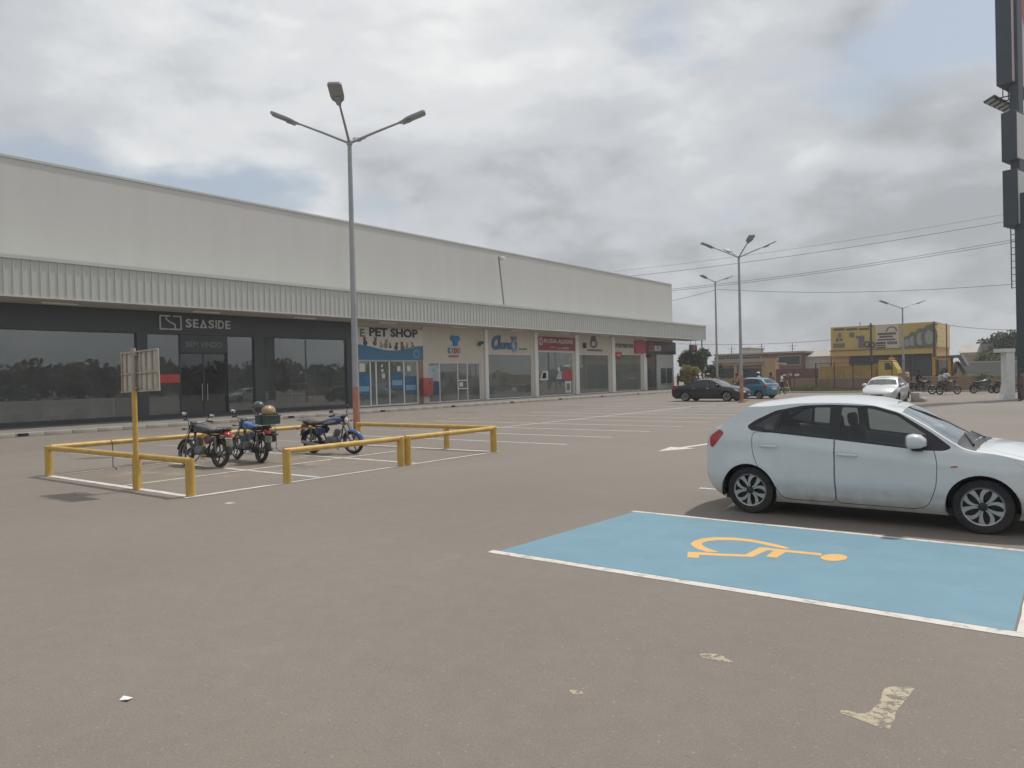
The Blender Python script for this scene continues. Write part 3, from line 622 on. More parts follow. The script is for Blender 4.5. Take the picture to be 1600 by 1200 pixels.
MB().prism([(c.y-.35, c.z+.50), (c.y+.35, c.z+.50), (c.y+.42, c.z+.78), (c.y+.18, c.z+.62), (c.y, c.z+.85), (c.y-.18, c.z+.62), (c.y-.42, c.z+.78)], fpt(-.03), 0, .05).build('crown_mark', pm('letter_olive', (.17, .18, .12), .5), t)
a = onX(811, 544, XW); b = onX(823, 547, XW)
for i in range(5): sheet('small_letter_bar', a.y+i*.24, a.y+i*.24+.17, b.z, a.z, pm('letter_olive', (.17, .18, .12), .5), t, -.03, .03)
# red sign
t = sgn('red_shop_sign', 'red RODA ALEGRE sign board with round wheel mark', 52.22, 58.1, 4.18, 5.33, pm('sign_red', (.30, .035, .05), .5, var=.1))
a = onX(848, 529, XW); b = onX(895, 537.5, XW); letters(t, 'RODA ALEGRE', a.y, b.z, b.y-a.y-.1, a.z-b.z, pm('letter_pale', (.55, .50, .50), .5), bold=.03, d=.012, shear=.12)
c = onX(843.5, 533.5, XW); q = MB(); q.add([(XW+.112, c.y+.34*math.cos(an), c.z+.34*math.sin(an)) for an in [2*PI*i/20 for i in range(20)]]+[(XW+.112, c.y+.22*math.cos(an), c.z+.22*math.sin(an)) for an in [2*PI*i/20 for i in range(20)]], [(i, (i+1) % 20, 20+(i+1) % 20, 20+i) for i in range(20)])
q.prism([(c.y-.06, c.z-.2), (c.y+.1, c.z+.2), (c.y+.02, c.z+.22), (c.y-.14, c.z-.18)], fpt(.107), 0, .006); q.build('wheel_mark', pm('letter_pale', (.55, .50, .50), .5), t)
sheet('dark_band', 53.9, 57.3, 4.50, 4.72, pm('band_maroon', (.13, .035, .045), .5), t, .104, .006)
for a, b, z in ((54.0, 54.8, 4.42), (55.9, 57.2, 4.41), (55.2, 57.0, 4.31)): sheet('print_line', a, b, z, z+.045, pm('letter_pale', (.55, .50, .50), .5), t, .104, .006)
# round emblem shop
t = thing('emblem_sign', 'dark round emblem over a brown name strip on beige wall, right of the red sign', 'sign', (XW, 61.5, 4.2))
c = onX(927.5, 537, XW); me_ = pm('emblem_brown', (.14, .11, .09), .5)
q = MB(); q.add([(XW+.02, c.y+.68*math.cos(an), c.z+.42*math.sin(an)) for an in [2*PI*i/20 for i in range(20)]]+[(XW+.02, c.y+.40*math.cos(an), c.z+.24*math.sin(an)) for an in [2*PI*i/20 for i in range(20)]], [(i, (i+1) % 20, 20+(i+1) % 20, 20+i) for i in range(20)])
q.prism([(c.y-.45, c.z+.34), (c.y+.45, c.z+.34), (c.y+.32, c.z+.78), (c.y+.05, c.z+.66), (c.y-.3, c.z+.8)], fpt(-.03), 0, .05); q.build('emblem', me_, t)
a = onX(918, 545.5, XW); b = onX(941, 549, XW); sheet('name_strip', a.y, b.y, b.z, a.z, me_, t, -.028, .05)
t = thing('wall_spotlight', 'small dark spotlight on the beige wall left of the round emblem', 'lamp', (XW, yS(912, 540), 4.5)); c = onX(912, 540, XW); MB().bev((XW+.12, c.y, c.z), (.25, .3, .5), .05).build('housing', m_dark, t, 40)
# grey name and red panel
t = thing('grey_name_sign', 'grey raised lettering PREVISON on beige wall beside red panel', 'sign', (XW, 67.5, 4.6))
a = onX(962, 536.5, XW); b = onX(989, 544, XW); letters(t, 'PREVISON', a.y, b.z, b.y-a.y, a.z-b.z, pm('letter_dark_grey', (.15, .14, .13), .5), x=XW-.03, d=.08, bold=.03)
t = sgn('small_red_sign', 'small red plate on the white pillar below the grey lettering', 65.5, 66.75, 3.55, 4.15, pm('plate_red', (.38, .03, .05), .5), .16)
sheet('print_line', 65.75, 66.4, 3.82, 3.90, c_white, t, .162, .004)
t = sgn('square_red_sign', 'large square plain red panel between grey lettering and purple bank sign', yS(991, 540), yS(1007.5, 540), 4.08, 5.42, pm('panel_red', (.46, .07, .075), .5, var=.06), .16)
t = sgn('bank_sign', 'dark purple BCH bank sign board with red mark', yS(1008.5, 540), 79.3, 4.05, 5.42, pm('sign_purple', (.055, .035, .048), .45, var=.1), .20)
a = onX(1020, 540, XW); b = onX(1030, 549, XW); letters(t, 'BCH', a.y, b.z, b.y-a.y, a.z-b.z, pm('letter_bright', (.70, .70, .68), .5), x=XW+.2, d=.03, bold=.04)
for i in range(2):
    for j in range(3): sheet('red_mark', yS(1011.5, 540)+i*.62, yS(1011.5, 540)+i*.62+.5, 4.3+j*.36, 4.58+j*.36, pm('mark_red', (.30, .07, .07), .5), t, .201, .01)
t = thing('hanging_bank_sign', 'small dark BCH sign with red mark hanging under the canopy end', 'sign', (-35.6, 80.6, 3.7))
MB().bev((-35.6, 80.9, 4.55), (.16, 1.9, 1.15), .02, rz=-.0).build('board', pm('sign_purple2', (.045, .03, .038), .45), t, 40)
text_on(MB(), 'BCH', (-35.51, 80.55, 4.08), FX, FZ, FN, .95, .24, .02, .03).build('lettering', m_let, t)
MB().b2(-35.518, -35.505, 80.5, 81.5, 4.42, 5.0).build('red_mark', pm('mark_red', (.30, .07, .07), .5), t)
for yy in (80.2, 81.6): MB().tube([(-35.6, yy, 5.12), (-35.6, yy, 5.66)], .025, 6).build('hanger', m_dark, t)
# cash machines
for k, px in enumerate((1035.5, 1045.0)):
    yy = yS(px, 590); t = thing('cash_machine', ('left' if k == 0 else 'right')+' dark cash machine set in the pale bank wall', 'cash machine', (XW, yy, .9), 0, 'cash machines in the bank wall')
    MB().bev((XW+.13, yy, 1.65), (.22, .95, 1.7), .05).build('housing', m_char, t, 40); MB().b2(XW+.243, XW+.252, yy-.3, yy+.3, 1.75, 2.2).build('screen', pm('screen_dim', (.06, .09, .13), .2), t); MB().bev((XW+.27, yy, 1.35), (.10, .6, .1), .02).build('keypad_shelf', pm('lamp_dark', (.06, .06, .06), .5), t)
t = thing('wall_camera_box', 'dark box lamp on the pillar left of the bank', 'lamp', (XW, yS(1011, 556), 3.9)); c = onX(1011, 556, XW); MB().bev((XW+.3, c.y, c.z), (.4, .9, .35), .05).build('housing', m_dark, t, 40); MB().tube([(XW+.1, c.y, c.z), (XW+.3, c.y, c.z)], .04, 6).build('arm', m_dark, t)
# fire hose cabinet
t = thing('fire_hose_cabinet', 'faded red fire hose cabinet on the column between the first two pale shops', 'cabinet', (XW+.1, 38.35, 1.0))
a = onX(655, 591, XW); b = onX(671, 617.5, XW); y0, y1, zt, zb = a.y, b.y, a.z, b.z
c_ = MB().bev((XW+.26, (y0+y1)/2, (zt+zb)/2), (.30, y1-y0, zt-zb), .03).build('body', pm('cabinet_red', (.42, .085, .065), .45, var=.08, dirt=(.3, .12, .1)), t, 40)
dr = MB().bev((XW+.42, (y0+y1)/2, (zt+zb)/2), (.03, y1-y0-.08, zt-zb-.08), .012).build('door', pm('cabinet_red', (.42, .085, .065)), t, 40)
MB().prism([((y0+y1)/2+.14+.08*math.cos(an), zt-.34+.13*math.sin(an)) for an in [2*PI*i/10 for i in range(10)]], lambda p, q, d: (XW+.436+d, p, q), 0, .006).build('sticker', c_dk, dr)
# furniture inside the pale shops, seen through the glass
def chairlike(nm, lab, y, x, m, h=.8):
    t = thing(nm, lab, 'chair', (x, y, .165)); MB().bev((x, y, .60), (.5, .55, .1), .03).build('seat', m, t, 40); MB().bev((x-.24, y, .95), (.08, .55, .6), .03).build('backrest', m, t, 40)
    for sx in (-1, 1):
        for s_ in (-1, 1): MB().tube([(x+sx*.2, y+s_*.22, .166), (x+sx*.2, y+s_*.22, .56)], .02, 6).build('leg', m, t)
chairlike('dark_chair', 'dark chair inside the shop with the red sign', 54.9, XW-1.5, m_char); chairlike('dark_chair', 'dark chair inside the shop with the round emblem', 61.2, XW-1.6, m_char)
t = thing('bar_table', 'slim pale table inside the shop with script lettering', 'table', (XW-1.4, 46.3, .165)); MB().bev((XW-1.4, 46.3, 1.25), (.6, 1.1, .06), .02).build('top', c_white, t, 40)
for s_ in (-.4, .4):
    for sx in (-.22, .22): MB().tube([(XW-1.4+sx, 46.3+s_, .166), (XW-1.4+sx*.6, 46.3+s_*.7, 1.23)], .025, 6).build('leg', m_dark, t)
t = thing('shop_counter', 'dark counter inside the children clothes shop', 'counter', (XW-1.8, 44.0, .165)); MB().bev((XW-1.8, 43.9, .72), (.6, 1.0, 1.1), .03).build('body', m_char, t, 40); MB().bev((XW-1.8, 43.9, 1.30), (.7, 1.1, .05), .02).build('top', m_dark, t, 40)
for k, (yy, zz) in enumerate(((46.9, 3.0), (49.2, 3.0), (47.3, 2.2))):
    t = thing('pendant_lamp', ('left upper', 'right', 'lower')[k]+' round pendant lamp inside the shop with script lettering', 'lamp', (XW-1.8, yy, zz), 0, 'pendant lamps in the script shop')
    MB().egg([(zz-.13, XW-1.8, yy, .03, .03), (zz-.1, XW-1.8, yy, .11, .11), (zz, XW-1.8, yy, .15, .15), (zz+.1, XW-1.8, yy, .11, .11), (zz+.13, XW-1.8, yy, .03, .03)], 12, axis='z').build('globe', pm('lit_globe', (.8, .8, .78), .4, emit=((1, .97, .9), .9)), t, 60)
    MB().tube([(XW-1.8, yy, zz+.12), (XW-1.8, yy, 4.08)], .012, 5).build('cord', m_dark, t)
# leaning mast on the canopy
t = thing('leaning_mast', 'thin leaning mast with a white lamp standing on the canopy against the wall', 'mast', (XW+.9, onX(788, 474, XW+.9).y, 7.22))
a = onX(788, 474, XW+.9); b = onX(779, 401, XW+.9)
MB().tube([(a.x, a.y, 7.225), (b.x, b.y, b.z)], .06, 8).build('pole', pm('mast_grey', (.22, .22, .21), .6), t, 60); MB().bev((b.x+.12, b.y+.3, b.z-.12), (.3, .42, .3), .08).build('lamp_head', c_white, t, 40)
# ------------------------------------------------------------------ motorcycle paddock: yellow pipe barriers
m_yel = pm('yellow_pipe_paint', (.56, .365, .085), .45, var=.10, vs=3, dirt=(.25, .14, .05), dirt_amt=.55, dirt_s=3.5, bump=.1, bs=40)
HB = .64
def barrier(label, pts, posts, r=.055, rp=.075, lean=0.0):
    t = thing('pipe_barrier', label, 'barrier', (pts[0][0], pts[0][1], 0), 0, 'yellow pipe barriers round the motorcycle bay')
    MB().tube([(x, y, HB-r) for x, y in pts], r, 12).build('rail', m_yel, t, 50)
    for (x, y) in posts:
        MB().tube([(x, y, 0), (x, y, HB-.02)], rp, 14).build('post', m_yel, t, 50)
    return t
bA = barrier('yellow pipe barrier with three posts at the near end, carrying the signboard', [(-17.25, 6.45), (-11.58, 6.45)], [(-17.2, 6.45), (-13.42, 6.45), (-11.63, 6.45)])
bB = barrier('long yellow pipe barrier along the far side behind the motorcycles', [(-17.38, 6.56), (-17.38, 13.4)], [(-17.38, 10.0), (-17.38, 13.34)])
bC = barrier('yellow pipe barrier in front of the blue parked motorcycle', [(-11.55, 8.2), (-11.55, 11.2)], [(-11.55, 8.26), (-11.55, 11.12)])
bD = barrier('yellow pipe barrier on the near side, right of the doubled posts', [(-11.55, 11.25), (-11.55, 14.36)], [(-11.55, 11.33), (-11.55, 14.28)])
bE = barrier('yellow pipe barrier closing the far right end of the bay', [(-16.75, 14.42), (-11.62, 14.42)], [(-16.7, 14.42), (-13.25, 14.42), (-11.68, 14.42)])
m_chain = pm('rusty_cable', (.10, .075, .06), .7, .3)
for k, (x, y, lab) in enumerate(((-17.3, 7.75, 'thin dark cable hanging from the far barrier near its left corner'), (-17.3, 12.0, 'thin dark cable hanging from the far barrier left of the blue motorcycle'))):
    q = MB().tube([(x+.02, y, HB+.005), (x+.075, y, HB-.05), (x+.07, y+.01, .35), (x+.08, y, .05), (x+.2, y+.02, .014), (x+.34, y-.03, .014)], .010, 6)
    tag(q.build('hanging_cable', m_chain), lab, 'cable')
# signboard seen from behind
m_back = pm('signboard_back', (.52, .49, .44), .7, var=.08, vs=2, dirt=(.24, .16, .10), dirt_amt=.5, dirt_s=2)
m_rib = pm('signboard_rib', (.42, .37, .30), .7, var=.15, vs=4, dirt=(.2, .11, .06), dirt_amt=.6, dirt_s=5)
sb = thing('parking_signboard', 'square signboard on a yellow pole seen from its ribbed beige back', 'sign', (-13.20, 6.335, 0))
MB().tube([(-13.20, 6.335, 0), (-13.20, 6.335, 1.75)], .045, 12).build('pole', m_yel, sb, 50)
MB().tube([(-13.20, 6.335, 1.752), (-13.20, 6.335, 2.5)], .043, 12).build('pole_top', m_rib, sb, 50)
bd = MB().bev((-13.10, 6.405, 2.09), (1.30, .02, .72), .004, ry=-.02).build('board', m_back, sb)
for xx in (-13.73, -13.56, -13.36, -13.04, -12.86, -12.65, -12.48): MB().bev((xx, 6.383, 2.09), (.035, .03, .70), .006).build('rib', m_rib, bd, world=True)
for zz in (1.745, 2.06, 2.435): MB().bev((-13.10, 6.378, zz), (1.30, .032, .03), .006, ry=-.02).build('cross_rib', m_rib, bd)
for zz in (1.80, 2.38): MB().bev((-13.20, 6.352, zz), (.15, .05, .04), .008).build('clamp', m_rib, sb)

# ------------------------------------------------------------------ lamp posts
m_galv = pm('galvanised_steel', (.36, .375, .385), .5, .35, var=.12, vs=2, dirt=(.16, .16, .16), dirt_amt=.3)
m_pole_or = pm('faded_orange_paint', (.40, .17, .11), .7, var=.18, vs=3, dirt=(.36, .30, .26), dirt_amt=.7, dirt_s=3)
m_lum = pm('luminaire_grey', (.32, .335, .345), .5, .2, var=.08); m_lens = pm('luminaire_lens', (.46, .48, .48), .35, 0, var=.05)
def lamp_post(label, x, y, h, arms, alen, rise, head=.78, orange=1.65, group='car park lamp posts', rot0=0.0):
    t = thing('lamp_post', label, 'lamp post', (x, y, 0), 0, group)
    MB().tube([(x, y, 0), (x, y, orange)], [.105, .10], 16).build('painted_base', m_pole_or, t, 50)
    MB().tube([(x, y, orange), (x, y, h*.55), (x, y, h)], [.098, .082, .062], 16).build('pole', m_galv, t, 50)
    MB().bev((x, y, .03), (.34, .34, .05), .01).build('base_plate', m_pole_or, t)
    MB().tube([(x, y, h-.05), (x, y, h+.06)], .085, 12).build('collar', m_galv, t, 50)
    MB().bev((x+.098, y, .75), (.012, .11, .3), .003).build('service_door', m_pole_or, t)
    for a in arms:
        d = Vector((math.cos(a), math.sin(a), 0)); s_ = Vector((-d.y, d.x, 0)); p0 = Vector((x, y, h)); p1 = p0+d*alen+Vector((0, 0, rise)); ax = (p1-p0).normalized(); nn = s_.cross(ax)
        arm = MB().tube([p0, p0.lerp(p1, .5)+Vector((0, 0, .01)), p1], [.040, .036, .030], 10).build('arm', m_galv, t, 50)
        hd = MB()                                             # LED head: tapered slab with a driver hump at the neck
        outl = [(-.06, .045), (.06, .075), (.16, .165), (.28, .19), (head-.05, .19), (head, .14), (head, -.14), (head-.05, -.19), (.28, -.19), (.16, -.165), (.06, -.075), (-.06, -.045)]
        hd.prism(outl, lambda u_, v_, k: p1+ax*u_+s_*v_+nn*k, -.025, .035)
        hd.prism([(.02, .06), (.30, .09), (.30, -.09), (.02, -.06)], lambda u_, v_, k: p1+ax*u_+s_*v_+nn*k, .035, .085)
        ho = hd.build('luminaire', m_lum, arm)
        MB().prism([(.27, .15), (head-.06, .15), (head-.06, -.15), (.27, -.15)], lambda u_, v_, k: p1+ax*u_+s_*v_+nn*k, -.032, -.024).build('lens', m_lens, ho)
    return t
A4 = [math.radians(40+90*k) for k in range(4)]
lamp_post('tall grey four-armed lamp post rising from the motorcycle bay, nearest of all', -17.31, 14.88, 8.95, A4, 1.55, .62)
lamp_post('tall grey four-armed lamp post standing in front of the black sedan', -16.36, 44.09, 8.75, A4, 1.55, .62)
l3 = far(1117.5, 441, 62); lamp_post('thin two-armed lamp post beyond the canopy end of the building', l3.x, l3.y, l3.z, [VIEW_ROT+.25, VIEW_ROT+PI+.5], .9, .3, .7)
l4 = far(1410, 482, 65); lamp_post('thin two-armed roadside lamp post in front of the yellow building', l4.x, l4.y, l4.z, [VIEW_ROT+.2, VIEW_ROT+PI+.2], 1.45, .45, .8)

# ------------------------------------------------------------------ pylon sign at the right edge
m_pyl = pm('pylon_charcoal', (.045, .058, .072), .5, .2, var=.15, vs=1); m_pan = pm('pylon_panel', (.60, .50, .50), .5, var=.05); m_pred = pm('pylon_red', (.42, .05, .08), .5)
m_pan2 = pm('pylon_panel_pale', (.58, .60, .58), .5, var=.05)
PD = 41.5; YP = 49.0                                          # the pylon stands square to the car park, boards edge-on to us
xq = lambda px, py: onY(px, py, YP).x
zq = lambda px, py: onY(px, py, YP).z
x0m, x1m = xq(1588, 500), xq(1588, 500)+1.0
pyl = thing('pylon_sign', 'tall dark pylon sign with stacked sign boxes cut by the right edge', 'sign', ((x0m+x1m)/2, YP+.5, 0))
def pbox(name, x0, x1, y0, y1, za, zb, mat, par=pyl): return MB().bev(((x0+x1)/2, (y0+y1)/2, (za+zb)/2), (x1-x0, y1-y0, zb-za), .02).build(name, mat, par)
pbox('mast', x0m, x1m, YP+.3, YP+1.2, 0, zq(1590, 300), m_pyl); pbox('core', xq(1573, 200)+.1, xq(1573, 200)+.55, YP+.4, YP+1.1, zq(1590, 299), 22.0, m_pyl)
for (pa, pb_, xa, xb, ln, mt, rd) in ((352, 263, 1569.5, 1594, 2.6, m_pan2, 0), (249, 172, 1567, 1592, 2.6, m_pan2, 0), (129, -80, 1557, 1582.5, 4.2, m_pan, 1)):
    xa_, xb_ = xq(xa, (pa+pb_)/2), xq(xb, (pa+pb_)/2); za, zb = zq((xa+xb)/2, pa), zq((xa+xb)/2, pb_)
    b_ = pbox('sign_box', xa_, xb_, YP, YP+ln, za, zb, m_pyl)
    pbox('sign_face', xb_+.002, xb_+.02, YP+.10, YP+ln-.1, za+.1, zb-.1, mt, b_); pbox('sign_face', xa_-.02, xa_-.002, YP+.10, YP+ln-.1, za+.1, zb-.1, mt, b_)
    if rd: MB().prism([(YP+.9, zb), (YP+1.5, zb), (YP+1.9, zb-2.2), (YP+2.6, zb-3.6), (YP+3.6, za+2.1), (YP+3.9, za+1.2), (YP+2.9, za+2.2), (YP+1.9, zb-3.9), (YP+1.2, zb-2.4)], lambda u, v, d: (xb_+.021+d, u, v), 0, .01).build('red_swoosh', m_pred, b_)
ld = MB(); xl_ = xq(1574.5, 400)
ld.tube([(xl_, YP+.75, zq(1574, 352)), (xl_, YP+.75, zq(1577, 449))], .03, 6)
for i in range(9): z = zq(1577, 449)+.04+i*.37; ld.tube([(xl_, YP+.75, z), (x0m+.02, YP+.75, z)], .02, 6)
ld.build('ladder', m_pyl, pyl)
m_fl = pm('floodlight_glass', (.40, .43, .44), .25, var=.04)
xf_, zf_ = xq(1548, 151), zq(1548, 151)
for i in range(6):
    y = YP+.15+i*.62; h_ = MB().bev((xf_, y, zf_), (.62, .46, .13), .02, ry=-.35).build('floodlight', m_pyl, pyl)
    MB().bev((xf_-.02, y, zf_-.068), (.50, .36, .02), .005, ry=-.35).build('lens', m_fl, h_)
fb = MB(); fb.tube([(xf_+.25, YP, zf_-.02), (xf_+.25, YP+3.5, zf_-.02)], .035, 6)
for y in (YP+.25, YP+1.0): fb.tube([(xf_+.2, y, zf_), (x0m+.05, y, zf_-.05)], .035, 6); fb.tube([(xq(1567, 150), y, zf_-.05), (xq(1567, 150), y, zq(1567, 128))], .03, 6)
fb.build('floodlight_bracket', m_pyl, pyl)
pyl.rotation_euler = (0, 0, -.28)
wp = far(1580.5, 622, PD-1.5)
t = thing('white_pillar', 'white rendered pillar with flat cap beside the pylon foot', 'pillar', (wp.x, wp.y, 0), VIEW_ROT)
MB().bev((0, .25, 1.28), (.46, .46, 2.56), .015).build('shaft', pm('white_render', (.62, .62, .61), .8, var=.08), t, world=False); MB().bev((-.18, .25, 2.66), (.84, .56, .2), .015).build('cap', pm('white_render', (.62, .62, .61)), t, world=False)
MB().add([(-.23, .02, .9), (-.23, .48, .9), (-.23, .48, 0), (-.23, .02, 0), (-.50, .02, 0), (-.50, .48, 0), (-.33, .02, .3), (-.33, .48, .3)], [(0, 1, 7, 6), (6, 7, 5, 4), (4, 5, 2, 3), (0, 6, 4, 3), (1, 2, 5, 7), (0, 3, 2, 1)]).build('flared_foot', pm('white_render', (.62, .62, .61)), t, world=False)
# ------------------------------------------------------------------ cars
def pchip(pts):
    xs = [p[0] for p in pts]; ys = [p[1] for p in pts]; n = len(xs)
    h = [xs[i+1]-xs[i] for i in range(n-1)]; dl = [(ys[i+1]-ys[i])/h[i] for i in range(n-1)]
    m = [dl[0]]+[0 if dl[i-1]*dl[i] <= 0 else 2*dl[i-1]*dl[i]/(dl[i-1]+dl[i]) for i in range(1, n-1)]+[dl[-1]]
    def f(x):
        if x <= xs[0]: return ys[0]
        if x >= xs[-1]: return ys[-1]
        i = max(j for j in range(n-1) if xs[j] <= x); t = (x-xs[i])/h[i]
        return (2*t**3-3*t*t+1)*ys[i]+(t**3-2*t*t+t)*h[i]*m[i]+(-2*t**3+3*t*t)*ys[i+1]+(t**3-t*t)*h[i]*m[i+1]
    return f
def inside(p, poly):
    x, y = p; c = False; j = len(poly)-1
    for i in range(len(poly)):
        xi, yi = poly[i]; xj, yj = poly[j]
        if (yi > y) != (yj > y) and x < (xj-xi)*(y-yi)/(yj-yi)+xi: c = not c
        j = i
    return c
def resample(poly, step, closed=True):
    out = []; n = len(poly)
    for i in range(n if closed else n-1):
        a = poly[i]; b = poly[(i+1) % n]; d = math.dist(a, b); k = max(1, int(d/step+.5))
        out += [(a[0]+(b[0]-a[0])*j/k, a[1]+(b[1]-a[1])*j/k) for j in range(k)]
    if not closed: out.append(poly[-1])
    return out
def roundpoly(poly, rad, k=5):
    """round every corner of a polygon"""
    out = []; n = len(poly)
    for i in range(n):
        p = Vector(poly[i]); a = Vector(poly[i-1])-p; b = Vector(poly[(i+1) % n])-p; r = min(rad, a.length*.45, b.length*.45)
        A = p+a.normalized()*r; B = p+b.normalized()*r
        for j in range(k+1):
            t = j/k; q = A*(1-t)**2+p*2*t*(1-t)+B*t*t; out.append((q.x, q.y))
    return out
def offset(poly, d):
    """shift a polygon outline inward by d"""
    n = len(poly); ar = sum(poly[i][0]*poly[(i+1) % n][1]-poly[(i+1) % n][0]*poly[i][1] for i in range(n)); s = 1 if ar > 0 else -1; out = []
    for i in range(n):
        t = Vector(poly[(i+1) % n])-Vector(poly[i-1]); t.normalize(); out.append((poly[i][0]-t.y*d*s, poly[i][1]+t.x*d*s))
    return out
def tess(domain, regions, step, grid):
    """constrained triangulation of a 2D domain split in named regions (later regions win); name None = hole"""
    V = []; E = []; key = {}
    def addv(p):
        k = (round(p[0], 4), round(p[1], 4))
        if k not in key: key[k] = len(V); V.append(Vector(k))
        return key[k]
    polys = [('', domain)]+regions
    for nm, po in polys:
        idx = [addv(p) for p in resample(po, step)]
        E += [(idx[i], idx[(i+1) % len(idx)]) for i in range(len(idx)) if idx[i] != idx[(i+1) % len(idx)]]
    B = np.array([(v.x, v.y) for v in V])
    x0, y0 = B.min(0); x1, y1 = B.max(0)
    xs = np.arange(x0+grid/2, x1, grid); ys = np.arange(y0+grid/2, y1, grid)
    for x in xs:
        for y in ys:
            if np.min((B[:, 0]-x)**2+(B[:, 1]-y)**2) > (grid*.42)**2: V.append(Vector((x, y)))
    ov, oe, of, *_ = delaunay_2d_cdt(V, E, [], 0, 1e-5)
    bb = [(min(p[0] for p in po), max(p[0] for p in po), min(p[1] for p in po), max(p[1] for p in po)) for nm, po in polys]
    res = {}
    for f in of:
        c = (sum(ov[i].x for i in f)/3, sum(ov[i].y for i in f)/3)
        if not inside(c, domain): continue
        nm = 'body'
        for (n_, po), b in zip(regions[::-1], bb[:0:-1]):
            if b[0] <= c[0] <= b[1] and b[2] <= c[1] <= b[3] and inside(c, po): nm = n_; break
        if nm is None: continue
        res.setdefault(nm, []).append(f)
    return [(v.x, v.y) for v in ov], res
def part_from(pts, faces, fn):
    used = sorted({i for f in faces for i in f}); mp = {a: k for k, a in enumerate(used)}
    return [fn(*pts[i]) for i in used], [tuple(mp[i] for i in f) for f in faces]
m_tyre = pm('tyre_rubber', (.022, .022, .023), .85, var=.2, vs=8, dirt=(.09, .08, .07), dirt_amt=.4, dirt_s=4)
m_alloy = pm('alloy_silver', (.42, .41, .40), .35, .75, var=.08); m_alloyd = pm('alloy_dark', (.030, .031, .033), .5, .3)
m_trimb = pm('black_trim', (.018, .019, .021), .45, var=.1); m_seat = pm('seat_fabric', (.018, .021, .027), .85); m_cglass = glass('car_glass', (.54, .60, .61), .9, base=.015); m_cdark = glass('car_glass_tinted', (.10, .115, .125), 1.1, base=.05)
m_ws = glass('windscreen_glass', (.66, .74, .72), 1.5, base=.10)
m_redl = pm('tail_lamp_red', (.42, .03, .035), .15, coat=.6, var=.15, vs=30); m_clear = pm('lamp_clear', (.52, .54, .56), .12, .3, coat=.8); m_chrome = pm('chrome', (.62, .63, .64), .15, 1.0, var=.03)
m_plate = pm('number_plate', (.60, .60, .56), .5); m_orl = pm('indicator_amber', (.40, .16, .03), .3)
def make_wheel(name, par, x, y, R, wd, side, spokes=5, twin=True, mi_al=None):
    root = bpy.data.objects.new(name, None); COL.objects.link(root); root.parent = par; root.location = (x, y, R); root.empty_display_size = .1
    if side < 0: root.rotation_euler = (0, 0, PI)
    ro = R*.69; ri = R*.66
    MB().lathe([(ri, -wd/2+.01), (R*.80, -wd/2), (R*.95, -wd/2+.012), (R*.995, -wd/2+.04), (R, -wd/4), (R, wd/4), (R*.995, wd/2-.04), (R*.95, wd/2-.012), (R*.80, wd/2), (R*.74, wd/2-.004), (ri, wd/2-.012)], 40, axis='y').build('tyre', m_tyre, root, 40, world=False)
    rm = MB().lathe([(ro+.004, wd/2-.008), (ro-.004, wd/2+.001), (ro-.016, wd/2-.006), (ro-.020, wd/2-.05), (ro-.03, -wd/2+.02)], 36, axis='y').build('rim', mi_al or m_alloy, root, 40, world=False)
    MB().lathe([(.0, wd/2-.075), (ro-.02, wd/2-.075), (ro-.02, wd/2-.082)], 28, axis='y').build('wheel_back', m_alloyd, root, 40, world=False)
    sp = MB()
    for k in range(spokes):
        for tw, off in (((-.30, -.13), (.75, .15)) if twin else ((0, 0),)):
            a0 = 2*PI*k/spokes+off; a1 = a0+tw*.52
            pts0 = []; pts1 = []
            for j in range(5):
                t = j/4; r = R*.15+(ro-.012-R*.15)*t; an = a0+(a1-a0)*t*t; w_ = .0125+.021*t**2.0 if twin else .022+.012*t
                c, s = math.cos(an), math.sin(an)
                pts0.append((r*c-w_*s, r*s+w_*c)); pts1.append((r*c+w_*s, r*s-w_*c))
            sp.prism(pts0+pts1[::-1], lambda u, v, d: (u, d, v), wd/2-.030, wd/2-.010)
    sp.build('spoke_set', mi_al or m_alloy, root, world=False)
    MB().lathe([(0, wd/2-.006), (R*.11, wd/2-.006), (R*.17, wd/2-.014), (R*.19, wd/2-.04)], 20, axis='y').build('hub_cap', m_alloyd, root, 40, world=False)
    return root
